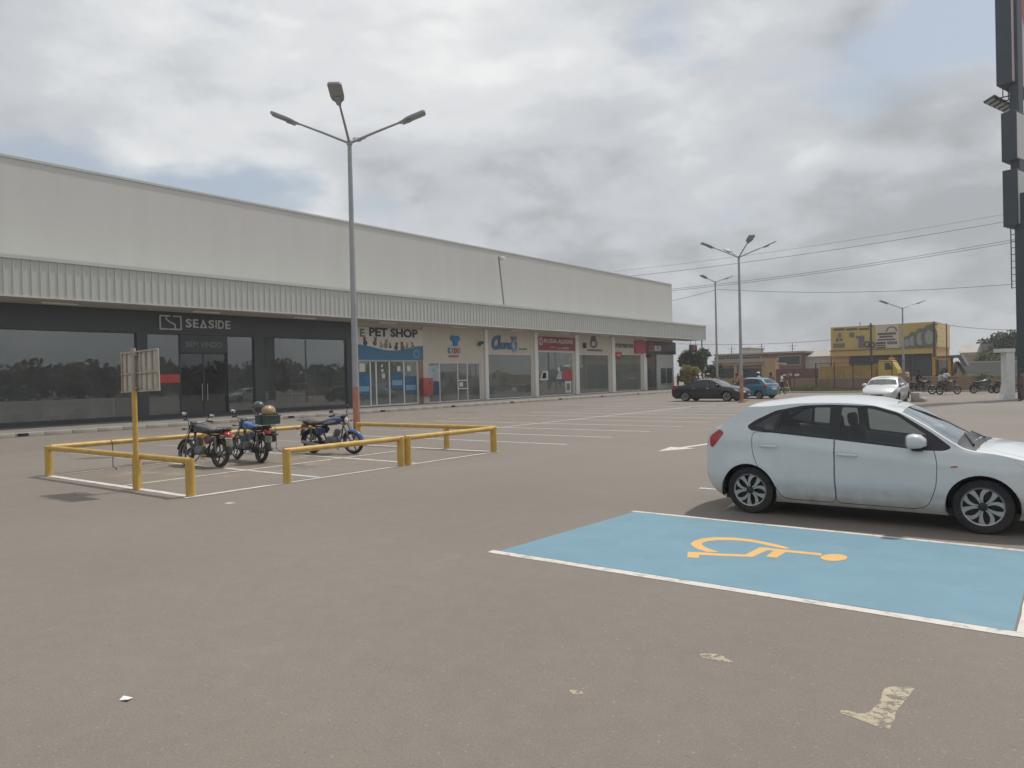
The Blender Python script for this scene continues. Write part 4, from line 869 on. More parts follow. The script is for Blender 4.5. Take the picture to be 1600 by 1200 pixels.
def make_car(spec, name, label, loc, rz, group='cars in the car park'):
    S = spec; body_m = S['paint']; hw = S['hw']; zcF = pchip(S['top']); xF, xR = S['front'][-1][0], S['rear'][-1][0]
    drop = pchip(S['drop']); zrF = lambda x: zcF(x)-drop(x)
    beltF = pchip(S['belt']); planF = pchip(S['plan']); tum = S.get('tumble', .42)
    sh_ = S.get('shoulder', .02)
    def W(x, z):
        zb = beltF(x); zm = .58
        if z < zm: w_ = hw-.10*((zm-z)/.40)**2
        elif z < zb: w_ = hw-.030*((z-zm)/max(.05, zb-zm))**2
        else: w_ = hw-.030-sh_*min(1, (z-zb)/.04)-tum*(z-zb)
        # body crease and flared arches
        if z < zb:
            for ax in (S['xr'], S['xf']):
                d = math.hypot(x-ax, z-S['R']); w_ += .014*math.exp(-((d-S['R']-.07)/.07)**2)
            w_ += S.get('crease', .012)*math.exp(-((z-(zb-.13))/.045)**2)-S.get('tuck', .010)*math.exp(-((z-.36)/.05)**2)
        return max(.08, w_*planF(x))
    st, gr = S['res']; R = S['R']; ar = R+.045
    t = thing(name, label, 'car', loc, rz, group)
    zs = S.get('sill', .19)
    def arch(ax):
        a0 = math.asin(max(-1, min(1, (zs-R)/ar))); return [(ax-ar*math.cos(a0+(PI-2*a0)*i/22), R+ar*math.sin(a0+(PI-2*a0)*i/22)) for i in range(23)]
    dom = [S['rear'][0]]+arch(S['xr'])+arch(S['xf'])+S['front']
    xs = np.linspace(xF, xR, 60)[1:-1]; dom += [(x, zrF(x)) for x in xs]; dom += S['rear'][::-1][:-1]
    regs = []
    for k, d in enumerate(S['doors']):
        po = roundpoly(d, .07); regs.append((None, offset(po, -.0035))); regs.append(('door%d' % k, offset(po, .0035)))
    dlo = roundpoly(S['dlo'], S.get('dlor', .06)); regs.append(('frame', dlo))
    for k, p in enumerate(S['panes']): regs.append(('pane%d' % k, roundpoly(p, .03)))
    for nm, po in S.get('side_regions', []): regs.append((nm, roundpoly(po, .03)))
    pts, res = tess(dom, regs, st, gr)
    names = {'body': 'side_panel', 'frame': 'window_frame'}
    mats = {'body': body_m, 'frame': m_trimb, 'head': m_clear, 'tail': m_redl, 'clad': m_trimb, 'amber': m_orl}
    inset = {'frame': .006, 'head': -.004, 'tail': -.006, 'clad': .003}
    doors = {}
    for s in (-1, 1):
        for nm in sorted(res):
            ins = inset.get(nm, .012 if nm.startswith('pane') else 0.0)
            vs, fs = part_from(pts, res[nm], lambda x, z: (x, s*(W(x, z)-ins), z))
            pn = names.get(nm, 'door' if nm.startswith('door') else ('window' if nm.startswith('pane') else {'head': 'headlight', 'tail': 'tail_light', 'clad': 'sill_trim', 'amber': 'side_indicator'}.get(nm, nm)))
            mt = body_m if nm.startswith('door') else (S.get('glass', m_cglass) if nm.startswith('pane') else mats[nm])
            if nm.startswith('pane') and int(nm[4:]) in S.get('dark_panes', ()): mt = m_cdark
            o = MB().add(vs, fs).build(pn, mt, t, 32, world=False)
            if nm.startswith('door'): doors[(s, int(nm[4:]))] = o
        for k, (hx, hz) in enumerate(S['handles']):
            y = s*(W(hx, hz)+.018); par = doors[(s, k)]
            MB().egg([(hx-.115, y-s*.012, hz, .010, .010), (hx-.09, y, hz+.002, .013, .016), (hx, y+s*.004, hz, .014, .017), (hx+.09, y, hz-.003, .013, .016), (hx+.115, y-s*.012, hz-.004, .010, .010)], 10).build('handle', S.get('handle_mat', body_m), par, 60, world=False)
        mx, mz = S['mirror']; y = s*(W(mx, mz)+.135)
        mr = MB().egg([(mx-.085, y, mz, .085, .055), (mx-.075, y, mz, .115, .078), (mx-.02, y, mz+.004, .118, .085), (mx+.05, y, mz+.002, .105, .074), (mx+.10, y-s*.02, mz-.01, .05, .04)], 18, e=2.6).build('mirror', S.get('mirror_mat', body_m), t, 60, world=False)
        MB().egg([(mx-.05, s*(W(mx, mz)+.05), mz-.085, .07, .03), (mx, s*(W(mx, mz)+.045), mz-.085, .08, .035), (mx+.06, s*(W(mx, mz)+.03), mz-.09, .06, .03)], 10).build('mirror_foot', m_trimb, mr, 60, world=False)
        MB().bev((mx-.088, y, mz), (.006, .19, .12), .002).build('mirror_glass', m_chrome, mr, world=False)
        for ax in (S['xr'], S['xf']):
            yo = s*(W(ax, .66)-.03); yi = yo-s*.26; q = MB(); aa = [math.radians(-14+208*i/26) for i in range(27)]
            q.add([(ax+(ar+.003)*math.cos(a_), y_, R+(ar+.003)*math.sin(a_)) for y_ in (yo, yi) for a_ in aa]+[(ax, yi, R)], [(i, i+1, 28+i, 27+i) for i in range(26)]+[(27+i, 28+i, 54) for i in range(26)])
            q.build('wheel_housing', m_trimb, t, world=False)
            make_wheel('wheel', t, ax, s*(W(ax, R)-S.get('tyre_w', .185)/2-.012), R, S.get('tyre_w', .185), s, *S.get('spokes', (5, True)))
    # upper skin: bonnet, windscreen, roof, rear window
    bf, br = S['bulge']
    def T(x, s):
        z0 = zrF(x); y = s*W(x, z0); z = z0+drop(x)*(1-abs(s)**2.6)
        e = max(0, (x-(xF-.9))/.9)**2*bf-max(0, ((xR+.5)-x)/.5)**2*br
        return (x+e*(1-s*s), y, z)
    def mirrored(p): return p+[(x, -s) for x, s in reversed(p)]
    tdom = [(xR, -1), (xF, -1), (xF, 1), (xR, 1)]
    tregs = [('windscreen', mirrored(S['ws'])), ('rear_window', mirrored(S['rw']))]
    if 'bonnet' in S:
        bo = mirrored(S['bonnet']); tregs = [(None, bo), ('bonnet', offset(bo, .006))]+tregs
    if 'cowl' in S: tregs.append(('cowl', mirrored(S['cowl'])))
    pts, res = tess(tdom, tregs, st*1.3, gr*1.2)
    for nm in sorted(res):
        ins = .003 if nm in ('windscreen', 'rear_window') else 0
        vs, fs = part_from(pts, res[nm], lambda x, s: tuple(np.array(T(x, s))-(0, 0, ins)))
        mt = {'body': body_m, 'windscreen': m_ws, 'rear_window': S.get('glass', m_cglass), 'cowl': m_trimb}.get(nm, body_m)
        MB().add(vs, fs).build({'body': 'roof'}.get(nm, nm), mt, t, 32, world=False)
    # nose and tail
    for end, pr, bul, sg in (('nose', S['front'], bf, 1), ('tail', S['rear'], -br, -1)):
        z_lo, z_hi = pr[0][1], pr[-1][1]; xz = pchip([(z, x) for x, z in pr])
        def C(s, z): 
            x = xz(z); return (x+bul*(1-s*s), s*W(x, z), z)
        dm = [(-1, z_lo), (1, z_lo), (1, z_hi), (-1, z_hi)]
        rg = [(nm, roundpoly(po, .03)) for nm, po in S.get(end, [])]
        pts, res = tess(dm, rg, st*1.5, gr*1.3)
        for nm in sorted(res):
            mt = {'body': body_m, 'grille': m_trimb, 'head': m_clear, 'tail': m_redl, 'plate': m_plate, 'glass': S.get('glass', m_cglass), 'chrome': m_chrome, 'intake': m_trimb}[nm.rstrip('0123456789')]
            o_ = {'grille': -.02, 'intake': -.02, 'plate': .012, 'head': .004, 'tail': .005, 'chrome': .008, 'glass': -.008}.get(nm.rstrip('0123456789'), 0)*sg
            vs, fs = part_from(pts, res[nm], lambda s, z: tuple(np.array(C(s, z))+(o_, 0, 0)))
            MB().add(vs, fs).build({'body': 'front_bumper' if sg > 0 else 'tailgate', 'head': 'headlight', 'tail': 'tail_light', 'plate': 'number_plate', 'glass': 'rear_glass', 'chrome': 'chrome_bar'}.get(nm.rstrip('0123456789'), nm.rstrip('0123456789')), mt, t, 32, world=False)
    # underside and cabin
    MB().b2(S['rear'][0][0]+.12, S['front'][0][0]-.12, -hw+.16, hw-.16, .17, .24).build('floor_pan', m_trimb, t, world=False)
    fw, rw_ = S['seats']
    def seat(x, y, nm='seat', wd=.46):
        s_ = MB().bev((x+.02, y, .46), (.50, wd, .20), .05).bev((x-.27, y, .80), (.14, wd, .62), .05, ry=-.25)
        so = s_.build(nm, m_seat, t, 40, world=False)
        MB().bev((x-.385, y, 1.17), (.09, .25, .17), .04, ry=-.15).build('headrest', m_seat, so, 40, world=False)
    for s in (-1, 1): seat(fw, s*.36); seat(rw_, s*.36, 'rear_seat', .62)
    MB().bev((S['dash'], 0, .82), (.42, 1.30, .22), .07).build('dashboard', m_trimb, t, 40, world=False)
    sw = S.get('wheel_side', 1)
    MB().tube([(S['dash']-.30+.05*math.cos(a), sw*.36+.18*math.sin(a), .86+.17*math.cos(a)) for a in [2*PI*i/20 for i in range(21)]], .014, 6, cap=False).build('steering_wheel', m_trimb, t, 60, world=False)
    MB().b2(S['seats'][1]-.55, S['dash']+.2, -hw+.12, hw-.12, .241, .26).build('cabin_floor', m_seat, t, world=False)
    for p0, p1 in S.get('wipers', []):
        MB().tube([T(*p0)[:2]+(T(*p0)[2]+.02,), T(*p1)[:2]+(T(*p1)[2]+.02,)], .010, 6).build('wiper', m_trimb, t, world=False)
    return t
def car_paint(name, col, dirt, coat=.8, rough=.35, metal=0.0, amt=.4):
    m = pm(name, col, rough, metal, var=.03, vs=1.2, coat=coat, dirt=dirt, dirt_amt=amt*.12, dirt_s=1.3)
    # road dust gathered on the lower body
    t = m.node_tree; n = t.nodes; p = n['Principled BSDF']; old = p.inputs['Base Color'].links[0].from_socket
    tcn = n.new('ShaderNodeTexCoord'); sp = n.new('ShaderNodeSeparateXYZ'); t.links.new(tcn.outputs['Object'], sp.inputs[0])
    no = n.new('ShaderNodeTexNoise'); no.inputs['Scale'].default_value = 6; no.inputs['Detail'].default_value = 7; t.links.new(tcn.outputs['Object'], no.inputs['Vector'])
    ad = n.new('ShaderNodeMath'); ad.operation = 'MULTIPLY_ADD'; ad.inputs[1].default_value = .22; t.links.new(no.outputs[0], ad.inputs[0]); t.links.new(sp.outputs[2], ad.inputs[2])
    r = n.new('ShaderNodeMapRange'); r.inputs[1].default_value = .52; r.inputs[2].default_value = .24; r.inputs[3].default_value = 0; r.inputs[4].default_value = amt; t.links.new(ad.outputs[0], r.inputs[0])
    mx = n.new('ShaderNodeMixRGB'); t.links.new(r.outputs[0], mx.inputs[0]); t.links.new(old, mx.inputs[1]); mx.inputs[2].default_value = (*dirt, 1); t.links.new(mx.outputs[0], p.inputs['Base Color'])
    return m
dust = (.30, .25, .20)
hatch = dict(paint=car_paint('pearl_white_paint', (.61, .645, .655), (.27, .215, .16), amt=.95), hw=.872, xr=-1.275, xf=1.275, R=.302, res=(.035, .055), sill=.18, bulge=(.10, .10),
    top=[(-1.80, 1.02), (-1.72, 1.12), (-1.55, 1.26), (-1.40, 1.345), (-1.355, 1.405), (-1.10, 1.445), (-.6, 1.495), (-.25, 1.50), (.1, 1.475), (.40, 1.395), (.70, 1.24), (1.0, 1.06), (1.12, 1.00), (1.40, .965), (1.70, .885), (1.90, .775), (1.98, .70)],
    drop=[(-1.80, .0), (-1.6, .05), (-1.36, .05), (-1.0, .075), (-.3, .08), (.3, .07), (.6, .06), (1.0, .075), (1.25, .09), (1.6, .085), (1.98, .0)],
    belt=[(-1.9, 1.07), (-1.25, 1.075), (-.25, .985), (.72, .885), (1.2, .86), (2.1, .80)],
    plan=[(-2.0, .84), (-1.82, .90), (-1.55, .965), (-1.1, .995), (-.3, 1.0), (.8, 1.0), (1.3, .985), (1.65, .94), (1.9, .84), (2.1, .72)],
    front=[(1.93, .20), (2.04, .34), (2.06, .50), (2.03, .62), (1.98, .70)], rear=[(-1.74, .26), (-1.82, .36), (-1.85, .55), (-1.85, .80), (-1.83, .92), (-1.80, 1.02)],
    doors=[[(-1.215, 1.06), (-1.215, .80), (-1.13, .60), (-.95, .40), (-.86, .25), (-.78, .225), (-.225, .225), (-.225, 1.04)], [(-.215, 1.04), (-.215, .225), (.62, .225), (.76, .27), (.845, .5), (.86, .75), (.82, .93)]],
    dlo=[(-1.30, 1.125), (-1.24, 1.075), (-.25, .990), (.72, .895), (.92, .895), (1.00, .93), (.80, 1.085), (.45, 1.305), (.18, 1.385), (-.30, 1.40), (-.62, 1.39), (-.95, 1.325), (-1.20, 1.20)], dlor=.05,
    panes=[[(-1.21, 1.135), (-.96, 1.075), (-.90, 1.295), (-1.02, 1.255)], [(-.90, 1.068), (-.30, 1.016), (-.30, 1.368), (-.60, 1.36), (-.86, 1.305)], [(-.17, 1.004), (.62, .925), (.76, 1.05), (.43, 1.275), (.16, 1.353), (-.17, 1.37)]], dark_panes=(0,),
    side_regions=[('tail', [(-1.80, .985), (-1.66, 1.085), (-1.60, 1.03), (-1.66, .95), (-1.765, .835), (-1.80, .85)]), ('head', [(1.55, .83), (1.75, .80), (1.93, .70), (1.95, .64), (1.80, .68), (1.62, .77)]), ('amber', [(.985, .735), (1.055, .745), (1.06, .725), (.99, .715)])],
    handles=[(-1.0, .885), (-.075, .815)], mirror=(.66, 1.0), ws=[(.48, -.93), (1.03, -.96), (1.16, -.5), (1.20, 0), (.33, 0), (.38, -.5)], rw=[(-1.44, -.86), (-1.72, -.84), (-1.74, 0), (-1.43, 0)],
    cowl=[(1.04, -.95), (1.22, -.97), (1.26, -.5), (1.30, 0), (1.205, 0), (1.165, -.5)], bonnet=[(1.235, -.90), (1.60, -.89), (1.90, -.86), (1.93, 0), (1.31, 0), (1.275, -.5)],
    nose=[('grille', [(-.45, .58), (.45, .58), (.42, .66), (-.42, .66)]), ('intake', [(-.6, .28), (.6, .28), (.5, .42), (-.5, .42)]), ('plate', [(-.32, .46), (.32, .46), (.32, .55), (-.32, .55)]), ('head1', [(-.98, .62), (-.55, .60), (-.55, .68), (-.98, .69)]), ('head2', [(.98, .62), (.55, .60), (.55, .68), (.98, .69)])],
    tail=[('tail1', [(-.99, .84), (-.60, .86), (-.60, .99), (-.99, 1.0)]), ('tail2', [(.99, .84), (.60, .86), (.60, .99), (.99, 1.0)]), ('plate', [(-.32, .68), (.32, .68), (.32, .80), (-.32, .80)])],
    seats=(.10, -.78), dash=.78, wheel_side=-1, wipers=[((1.19, -.80), (1.05, -.15)), ((1.24, -.10), (1.06, .55))], spokes=(5, True), crease=.016, tuck=.016)
make_car(hatch, 'white_hatchback', 'white five-door hatchback parked beside the blue bay, filling the right foreground', (-2.155, 10.26, 0), 0)
# black saloon, seen from its side
sedan = dict(paint=car_paint('black_paint', (.008, .010, .014), (.05, .045, .04), amt=.12, coat=.5), hw=.93, xr=-1.43, xf=1.42, R=.335, res=(.06, .11), sill=.2, bulge=(.14, .12), glass=m_cdark, handle_mat=m_chrome, tyre_w=.22,
    top=[(-2.38, .98), (-2.2, 1.065), (-1.75, 1.10), (-1.45, 1.14), (-1.0, 1.34), (-.55, 1.455), (-.1, 1.475), (.25, 1.44), (.6, 1.32), (1.0, 1.12), (1.15, 1.04), (1.5, 1.0), (1.95, .90), (2.25, .76), (2.33, .68)],
    drop=[(-2.38, 0), (-2.1, .05), (-1.4, .07), (-1.0, .07), (-.2, .08), (.6, .06), (1.1, .08), (1.6, .09), (2.33, 0)],
    belt=[(-2.4, 1.02), (-1.3, 1.0), (.0, .95), (1.0, .90), (2.3, .8)], plan=[(-2.5, .80), (-2.2, .91), (-1.8, .97), (-1.0, 1), (.9, 1), (1.5, .98), (2.0, .90), (2.4, .72)],
    front=[(2.28, .22), (2.39, .36), (2.41, .52), (2.38, .62), (2.33, .68)], rear=[(-2.33, .26), (-2.42, .40), (-2.43, .65), (-2.41, .85), (-2.38, .98)],
    doors=[[(-1.05, .98), (-1.05, .62), (-.88, .28), (-.10, .25), (-.10, .97)], [(-.085, .97), (-.085, .25), (.85, .25), (.98, .5), (1.0, .88)]],
    dlo=[(-1.42, 1.035), (-1.2, .99), (.0, .955), (.95, .915), (1.06, .93), (.60, 1.235), (.25, 1.355), (-.1, 1.385), (-.55, 1.365), (-.95, 1.27)],
    panes=[[(-1.30, 1.045), (-.15, .985), (-.15, 1.35), (-.53, 1.335), (-.9, 1.25)], [(-.06, .98), (.85, .945), (.57, 1.20), (.23, 1.325), (-.06, 1.352)]],
    side_regions=[('tail', [(-2.40, .80), (-2.38, .96), (-1.98, .97), (-1.95, .90), (-2.2, .80)]), ('head', [(1.82, .84), (2.1, .76), (2.34, .66), (2.36, .58), (2.05, .66)])],
    handles=[(-.78, .86), (.18, .84)], mirror=(.82, 1.02), ws=[(.62, -.92), (1.02, -.95), (1.15, 0), (.33, 0), (.42, -.5)], rw=[(-.98, -.9), (-1.5, -.9), (-1.55, 0), (-.78, 0), (-.82, -.5)],
    nose=[('grille', [(-.42, .48), (.42, .48), (.46, .66), (-.46, .66)]), ('intake', [(-.7, .26), (.7, .26), (.62, .38), (-.62, .38)]), ('head1', [(-.99, .56), (-.62, .56), (-.58, .66), (-.99, .68)]), ('head2', [(.99, .56), (.62, .56), (.58, .66), (.99, .68)]), ('plate', [(-.28, .40), (.28, .40), (.28, .47), (-.28, .47)])],
    tail=[('tail1', [(-.99, .78), (-.5, .80), (-.5, .94), (-.99, .96)]), ('tail2', [(.99, .78), (.5, .80), (.5, .94), (.99, .96)]), ('plate', [(-.3, .60), (.3, .60), (.3, .72), (-.3, .72)])], seats=(.15, -.8), dash=.95, spokes=(5, True), crease=.02)
a = G(1060.5, 627.3); b = G(1140, 628.6); c = (a+b)/2
make_car(sedan, 'black_sedan', 'black saloon car with dark windows parked sideways by the lamp post', ((a.x+b.x)/2-.05, 46.5, 0), math.radians(-2))
# blue hatchback, tail towards us
blue = dict(paint=car_paint('teal_blue_paint', (.015, .145, .235), (.14, .14, .13), amt=.3), hw=.83, xr=-1.20, xf=1.20, R=.29, res=(.06, .10), sill=.2, bulge=(.10, .12), glass=glass('car_glass_mid', (.26, .30, .32), 1.1), tyre_w=.18,
    top=[(-1.70, .98), (-1.62, 1.08), (-1.35, 1.33), (-1.15, 1.40), (-.6, 1.445), (-.1, 1.45), (.25, 1.40), (.55, 1.27), (.95, 1.02), (1.1, .97), (1.5, .90), (1.78, .78), (1.86, .68)],
    drop=[(-1.70, 0), (-1.5, .05), (-1.1, .07), (-.2, .08), (.5, .06), (1.1, .08), (1.5, .08), (1.86, 0)],
    belt=[(-1.8, 1.0), (-1.0, .96), (.8, .88), (1.9, .8)], plan=[(-1.9, .84), (-1.7, .91), (-1.4, .97), (-.9, 1), (.9, 1), (1.3, .97), (1.6, .9), (1.95, .74)],
    front=[(1.82, .22), (1.92, .36), (1.93, .52), (1.90, .62), (1.86, .68)], rear=[(-1.66, .27), (-1.75, .38), (-1.77, .58), (-1.75, .80), (-1.70, .98)],
    doors=[[(-1.0, .95), (-1.0, .65), (-.80, .28), (-.15, .25), (-.15, .93)], [(-.135, .93), (-.135, .25), (.70, .25), (.80, .5), (.82, .86)]],
    dlo=[(-1.32, 1.06), (-1.2, .995), (.0, .93), (.80, .895), (.86, .91), (.52, 1.20), (.22, 1.32), (-.1, 1.36), (-.6, 1.36), (-1.05, 1.32)],
    panes=[[(-1.22, 1.06), (-.98, 1.02), (-.98, 1.29), (-1.06, 1.28)], [(-.92, 1.005), (-.2, .965), (-.2, 1.33), (-.6, 1.33), (-.92, 1.30)], [(-.11, .96), (.70, .92), (.48, 1.17), (.2, 1.29), (-.11, 1.33)]],
    side_regions=[('tail', [(-1.72, .72), (-1.69, .95), (-1.52, .94), (-1.54, .74)]), ('head', [(1.45, .80), (1.65, .76), (1.87, .66), (1.88, .56), (1.6, .64)])],
    handles=[(-.82, .83), (.05, .81)], mirror=(.66, .97), ws=[(.54, -.92), (.92, -.95), (1.05, 0), (.30, 0), (.38, -.5)], rw=[(-1.36, -.84), (-1.62, -.86), (-1.65, 0), (-1.30, 0)],
    nose=[('grille', [(-.42, .54), (.42, .54), (.46, .64), (-.46, .64)]), ('head1', [(-.99, .56), (-.6, .56), (-.58, .66), (-.99, .67)]), ('head2', [(.99, .56), (.6, .56), (.58, .66), (.99, .67)])],
    tail=[('tail1', [(-.99, .70), (-.76, .72), (-.76, .92), (-.99, .93)]), ('tail2', [(.99, .70), (.76, .72), (.76, .92), (.99, .93)]), ('plate', [(-.34, .62), (.34, .62), (.34, .74), (-.34, .74)]), ('chrome', [(-.5, .79), (.5, .79), (.5, .815), (-.5, .815)])], seats=(.1, -.75), dash=.75, spokes=(7, False), crease=.01)
make_car(blue, 'blue_hatchback', 'teal blue hatchback with its tail towards us, behind the black sedan', (-18.35, 51.2, 0), math.radians(164))
# silver saloon, nose towards us
silver = dict(sedan); silver.update(paint=car_paint('silver_paint', (.58, .59, .59), (.30, .27, .23), amt=.35, metal=.25), hw=.845, xr=-1.28, xf=1.27, R=.30, glass=m_cglass, handle_mat=None, tyre_w=.185, bulge=(.12, .10),
    top=[(-2.05, .98), (-1.9, 1.06), (-1.55, 1.09), (-1.3, 1.13), (-.95, 1.34), (-.5, 1.445), (-.1, 1.46), (.25, 1.42), (.58, 1.29), (1.0, 1.05), (1.15, .99), (1.5, .93), (1.82, .82), (2.0, .70), (2.05, .64)],
    drop=[(-2.05, 0), (-1.9, .05), (-1.3, .07), (-1.0, .07), (-.2, .08), (.5, .06), (1.1, .08), (1.5, .085), (2.05, 0)],
    belt=[(-2.1, 1.0), (-1.2, .98), (.0, .93), (1.0, .88), (2.1, .8)], plan=[(-2.2, .82), (-1.9, .92), (-1.6, .97), (-.9, 1), (.9, 1), (1.4, .98), (1.8, .90), (2.15, .74)],
    front=[(2.0, .20), (2.10, .34), (2.12, .50), (2.09, .59), (2.05, .64)], rear=[(-2.0, .26), (-2.08, .40), (-2.10, .65), (-2.08, .85), (-2.05, .98)],
    doors=[[(-.98, .96), (-.98, .62), (-.80, .28), (-.10, .25), (-.10, .95)], [(-.085, .95), (-.085, .25), (.75, .25), (.87, .5), (.90, .86)]],
    dlo=[(-1.25, 1.025), (-1.1, .98), (.0, .94), (.88, .90), (.98, .915), (.57, 1.215), (.25, 1.335), (-.1, 1.37), (-.5, 1.355), (-.9, 1.27)],
    panes=[[(-1.15, 1.03), (-.15, .97), (-.15, 1.335), (-.48, 1.325), (-.86, 1.25)], [(-.06, .965), (.78, .93), (.54, 1.18), (.23, 1.305), (-.06, 1.335)]],
    side_regions=[('tail', [(-2.07, .78), (-2.05, .95), (-1.80, .96), (-1.78, .86)]), ('head', [(1.55, .82), (1.85, .74), (2.07, .62), (2.08, .52), (1.75, .62)])],
    handles=[(-.72, .84), (.14, .82)], mirror=(.74, 1.0), ws=[(.58, -.92), (.98, -.95), (1.10, 0), (.33, 0), (.40, -.5)], rw=[(-.95, -.9), (-1.33, -.9), (-1.38, 0), (-.78, 0), (-.82, -.5)],
    nose=[('grille', [(-.50, .555), (.50, .555), (.38, .47), (-.38, .47)]), ('intake', [(-.62, .25), (.62, .25), (.55, .36), (-.55, .36)]), ('head1', [(-.99, .53), (-.66, .53), (-.60, .625), (-.99, .635)]), ('head2', [(.99, .53), (.66, .53), (.60, .625), (.99, .635)]), ('plate', [(-.3, .385), (.3, .385), (.3, .455), (-.3, .455)]), ('chrome', [(-.06, .575), (.06, .575), (.06, .615), (-.06, .615)])],
    tail=[('tail1', [(-.99, .78), (-.55, .80), (-.55, .94), (-.99, .95)]), ('tail2', [(.99, .78), (.55, .80), (.55, .94), (.99, .95)])], seats=(.12, -.75), dash=.85)
silver['handle_mat'] = silver['paint']
make_car(silver, 'silver_sedan', 'silver saloon car facing us with dark smile-shaped grille', (-8.22, 43.0, 0), math.radians(-90))
# ------------------------------------------------------------------ motorcycles
m_chr = pm('dull_chrome', (.20, .205, .21), .42, .6, var=.08); m_eng = pm('engine_alloy', (.22, .22, .22), .5, .6, var=.2, vs=12); m_blk = pm('black_metal', (.020, .021, .023), .5, .2); m_vinyl = pm('seat_vinyl', (.026, .027, .030), .6, var=.15)
m_rubber = pm('rubber_black', (.020, .020, .020), .8); m_exh = pm('exhaust_steel', (.26, .27, .29), .4, .7, var=.15)
m_platem = pm('dusty_plate', (.17, .16, .13), .7, var=.3, vs=20); m_orm = pm('dull_amber', (.16, .07, .02), .4)
def moto(name, label, loc, rz, tank, fender, side=None, lean=7, steer=0.0, detail=True, rack='chrome', group='motorcycles in the yellow bay', accent=None, fixed_cover=False):
    t = thing(name, label, 'motorcycle', loc, rz, group); t.rotation_euler = (math.radians(lean), 0, rz)
    side = side or tank; Rw = .298
    def B(mb, nm, m, par=None, sm=50): return mb.build(nm, m, par or t, sm, world=False)
    def bwheel(x, wd):
        w_ = bpy.data.objects.new('wheel', None); COL.objects.link(w_); w_.parent = t; w_.location = (x, 0, Rw); w_.empty_display_size = .1
        k = 14; pr = [(Rw-.045+.045*math.cos(2*PI*i/k), wd/2*math.sin(2*PI*i/k)) for i in range(k)]
        B(MB().lathe(pr, 36, axis='y', closed=True), 'tyre', m_tyre, w_)
        B(MB().lathe([(Rw-.085, -.03), (Rw-.068, -.034), (Rw-.064, 0), (Rw-.068, .034), (Rw-.085, .03)], 36, axis='y', closed=True), 'rim', m_chr, w_)
        sp = MB()
        for q in range(5):
            a = 2*PI*q/5; d = Vector((math.cos(a), 0, math.sin(a))); sp.tube([d*.03, d*(Rw-.08)], [.020, .013], 6)
        B(sp, 'spoke_set', m_blk if not detail else m_alloyd, w_); B(MB().lathe([(0, -.07), (.055, -.065), (.06, 0), (.055, .065), (0, .07)], 16, axis='y'), 'hub', m_eng, w_)
    bwheel(.64, .075); bwheel(-.62, .095)
    fr = MB(); steer_h = Vector((.42, 0, .86))
    fr.tube([(.40, 0, .80), (.10, 0, .78), (-.20, 0, .70), (-.42, 0, .70), (-.72, 0, .76)], .018, 8); fr.tube([(.40, 0, .76), (.30, 0, .42), (.22, 0, .30), (-.18, 0, .28), (-.22, 0, .55), (-.22, 0, .70)], .018, 8)
    for s in (-1, 1):
        fr.tube([(-.20, s*.07, .30), (-.62, s*.075, Rw)], .016, 8); fr.tube([(-.18, s*.08, .34), (-.45, s*.10, .60), (-.75, s*.10, .74)], .012, 8)
    B(fr, 'frame', m_blk)
    sh = MB()
    for s in (-1, 1):
        sh.tube([(-.60, s*.10, .34), (-.52, s*.10, .68)], .022, 8)
        for i in range(9): sh.lathe([(.033, 0), (.036, .008), (.033, .016)], 12, (-.60+.08*(i+2)/12, s*.10, .34+.34*(i+2)/12), 'z')
    B(sh, 'shock_absorber', m_chr)
    fk = MB()
    for s in (-1, 1): fk.tube([(.645, s*.085, Rw), (.50, s*.085, .66)], .024, 10); fk.tube([(.50, s*.085, .66), (.40, s*.085, .93)], .017, 8)
    fk.tube([(.40, -.10, .93), (.40, .10, .93)], .02, 8); fk.tube([(.46, -.10, .76), (.46, .10, .76)], .02, 8); fk.tube([(.64, -.11, Rw), (.64, .11, Rw)], .012, 8); B(fk, 'fork', m_chr)
    def fend(x, a0, a1, r, wd, nm, m):
        q = MB(); rings = []
        for i in range(14):
            a = math.radians(a0+(a1-a0)*i/13); d = Vector((math.cos(a), 0, math.sin(a))); c = Vector((x, 0, Rw))
            row = [c+d*(r-.045*(abs(u)**2.2))+Vector((0, u*wd, 0)) for u in (-1, -.6, -.2, .2, .6, 1)]; rings.append(row+[p-d*.006 for p in reversed(row)])
        q.loft(rings); return B(q, nm, m)
    fend(.64, 8, 165, Rw+.035, .065, 'front_fender', fender); fend(-.62, 30, 175, Rw+.05, .075, 'rear_fender', m_blk)
    en = MB(); en.bev((.06, 0, .36), (.34, .24, .18), .05).lathe([(0, -.16), (.09, -.155), (.10, -.13), (.10, .13), (.09, .155), (0, .16)], 18, (-.02, 0, .35), 'y')
    e_ = B(en, 'engine', m_eng); cy = MB()
    for i in range(7): cy.bev((.15+.012*i, 0, .46+.026*i), (.15, .17, .012), .004)
    cy.bev((.19, 0, .55), (.10, .12, .18), .02, ry=.4); B(cy, 'cylinder', m_eng, e_)
    B(MB().egg([(-.26, 0, .77, .03, .03), (-.22, 0, .785, .095, .06), (-.08, 0, .81, .13, .085), (.12, 0, .84, .15, .105), (.28, 0, .85, .125, .095), (.37, 0, .85, .07, .06), (.40, 0, .85, .03, .03)], 18, e=2.3), 'tank', tank, None, 60)
    B(MB().lathe([(0, .01), (.03, .01), (.035, 0), (.035, -.02)], 14, (.12, 0, .95), 'z'), 'tank_cap', m_chr)
    if accent:
        for s in (-1, 1): B(MB().egg([(-.10, s*.135, .80, .008, .012), (.10, s*.152, .845, .008, .035), (.26, s*.13, .86, .008, .018)], 10), 'tank_stripe', accent)
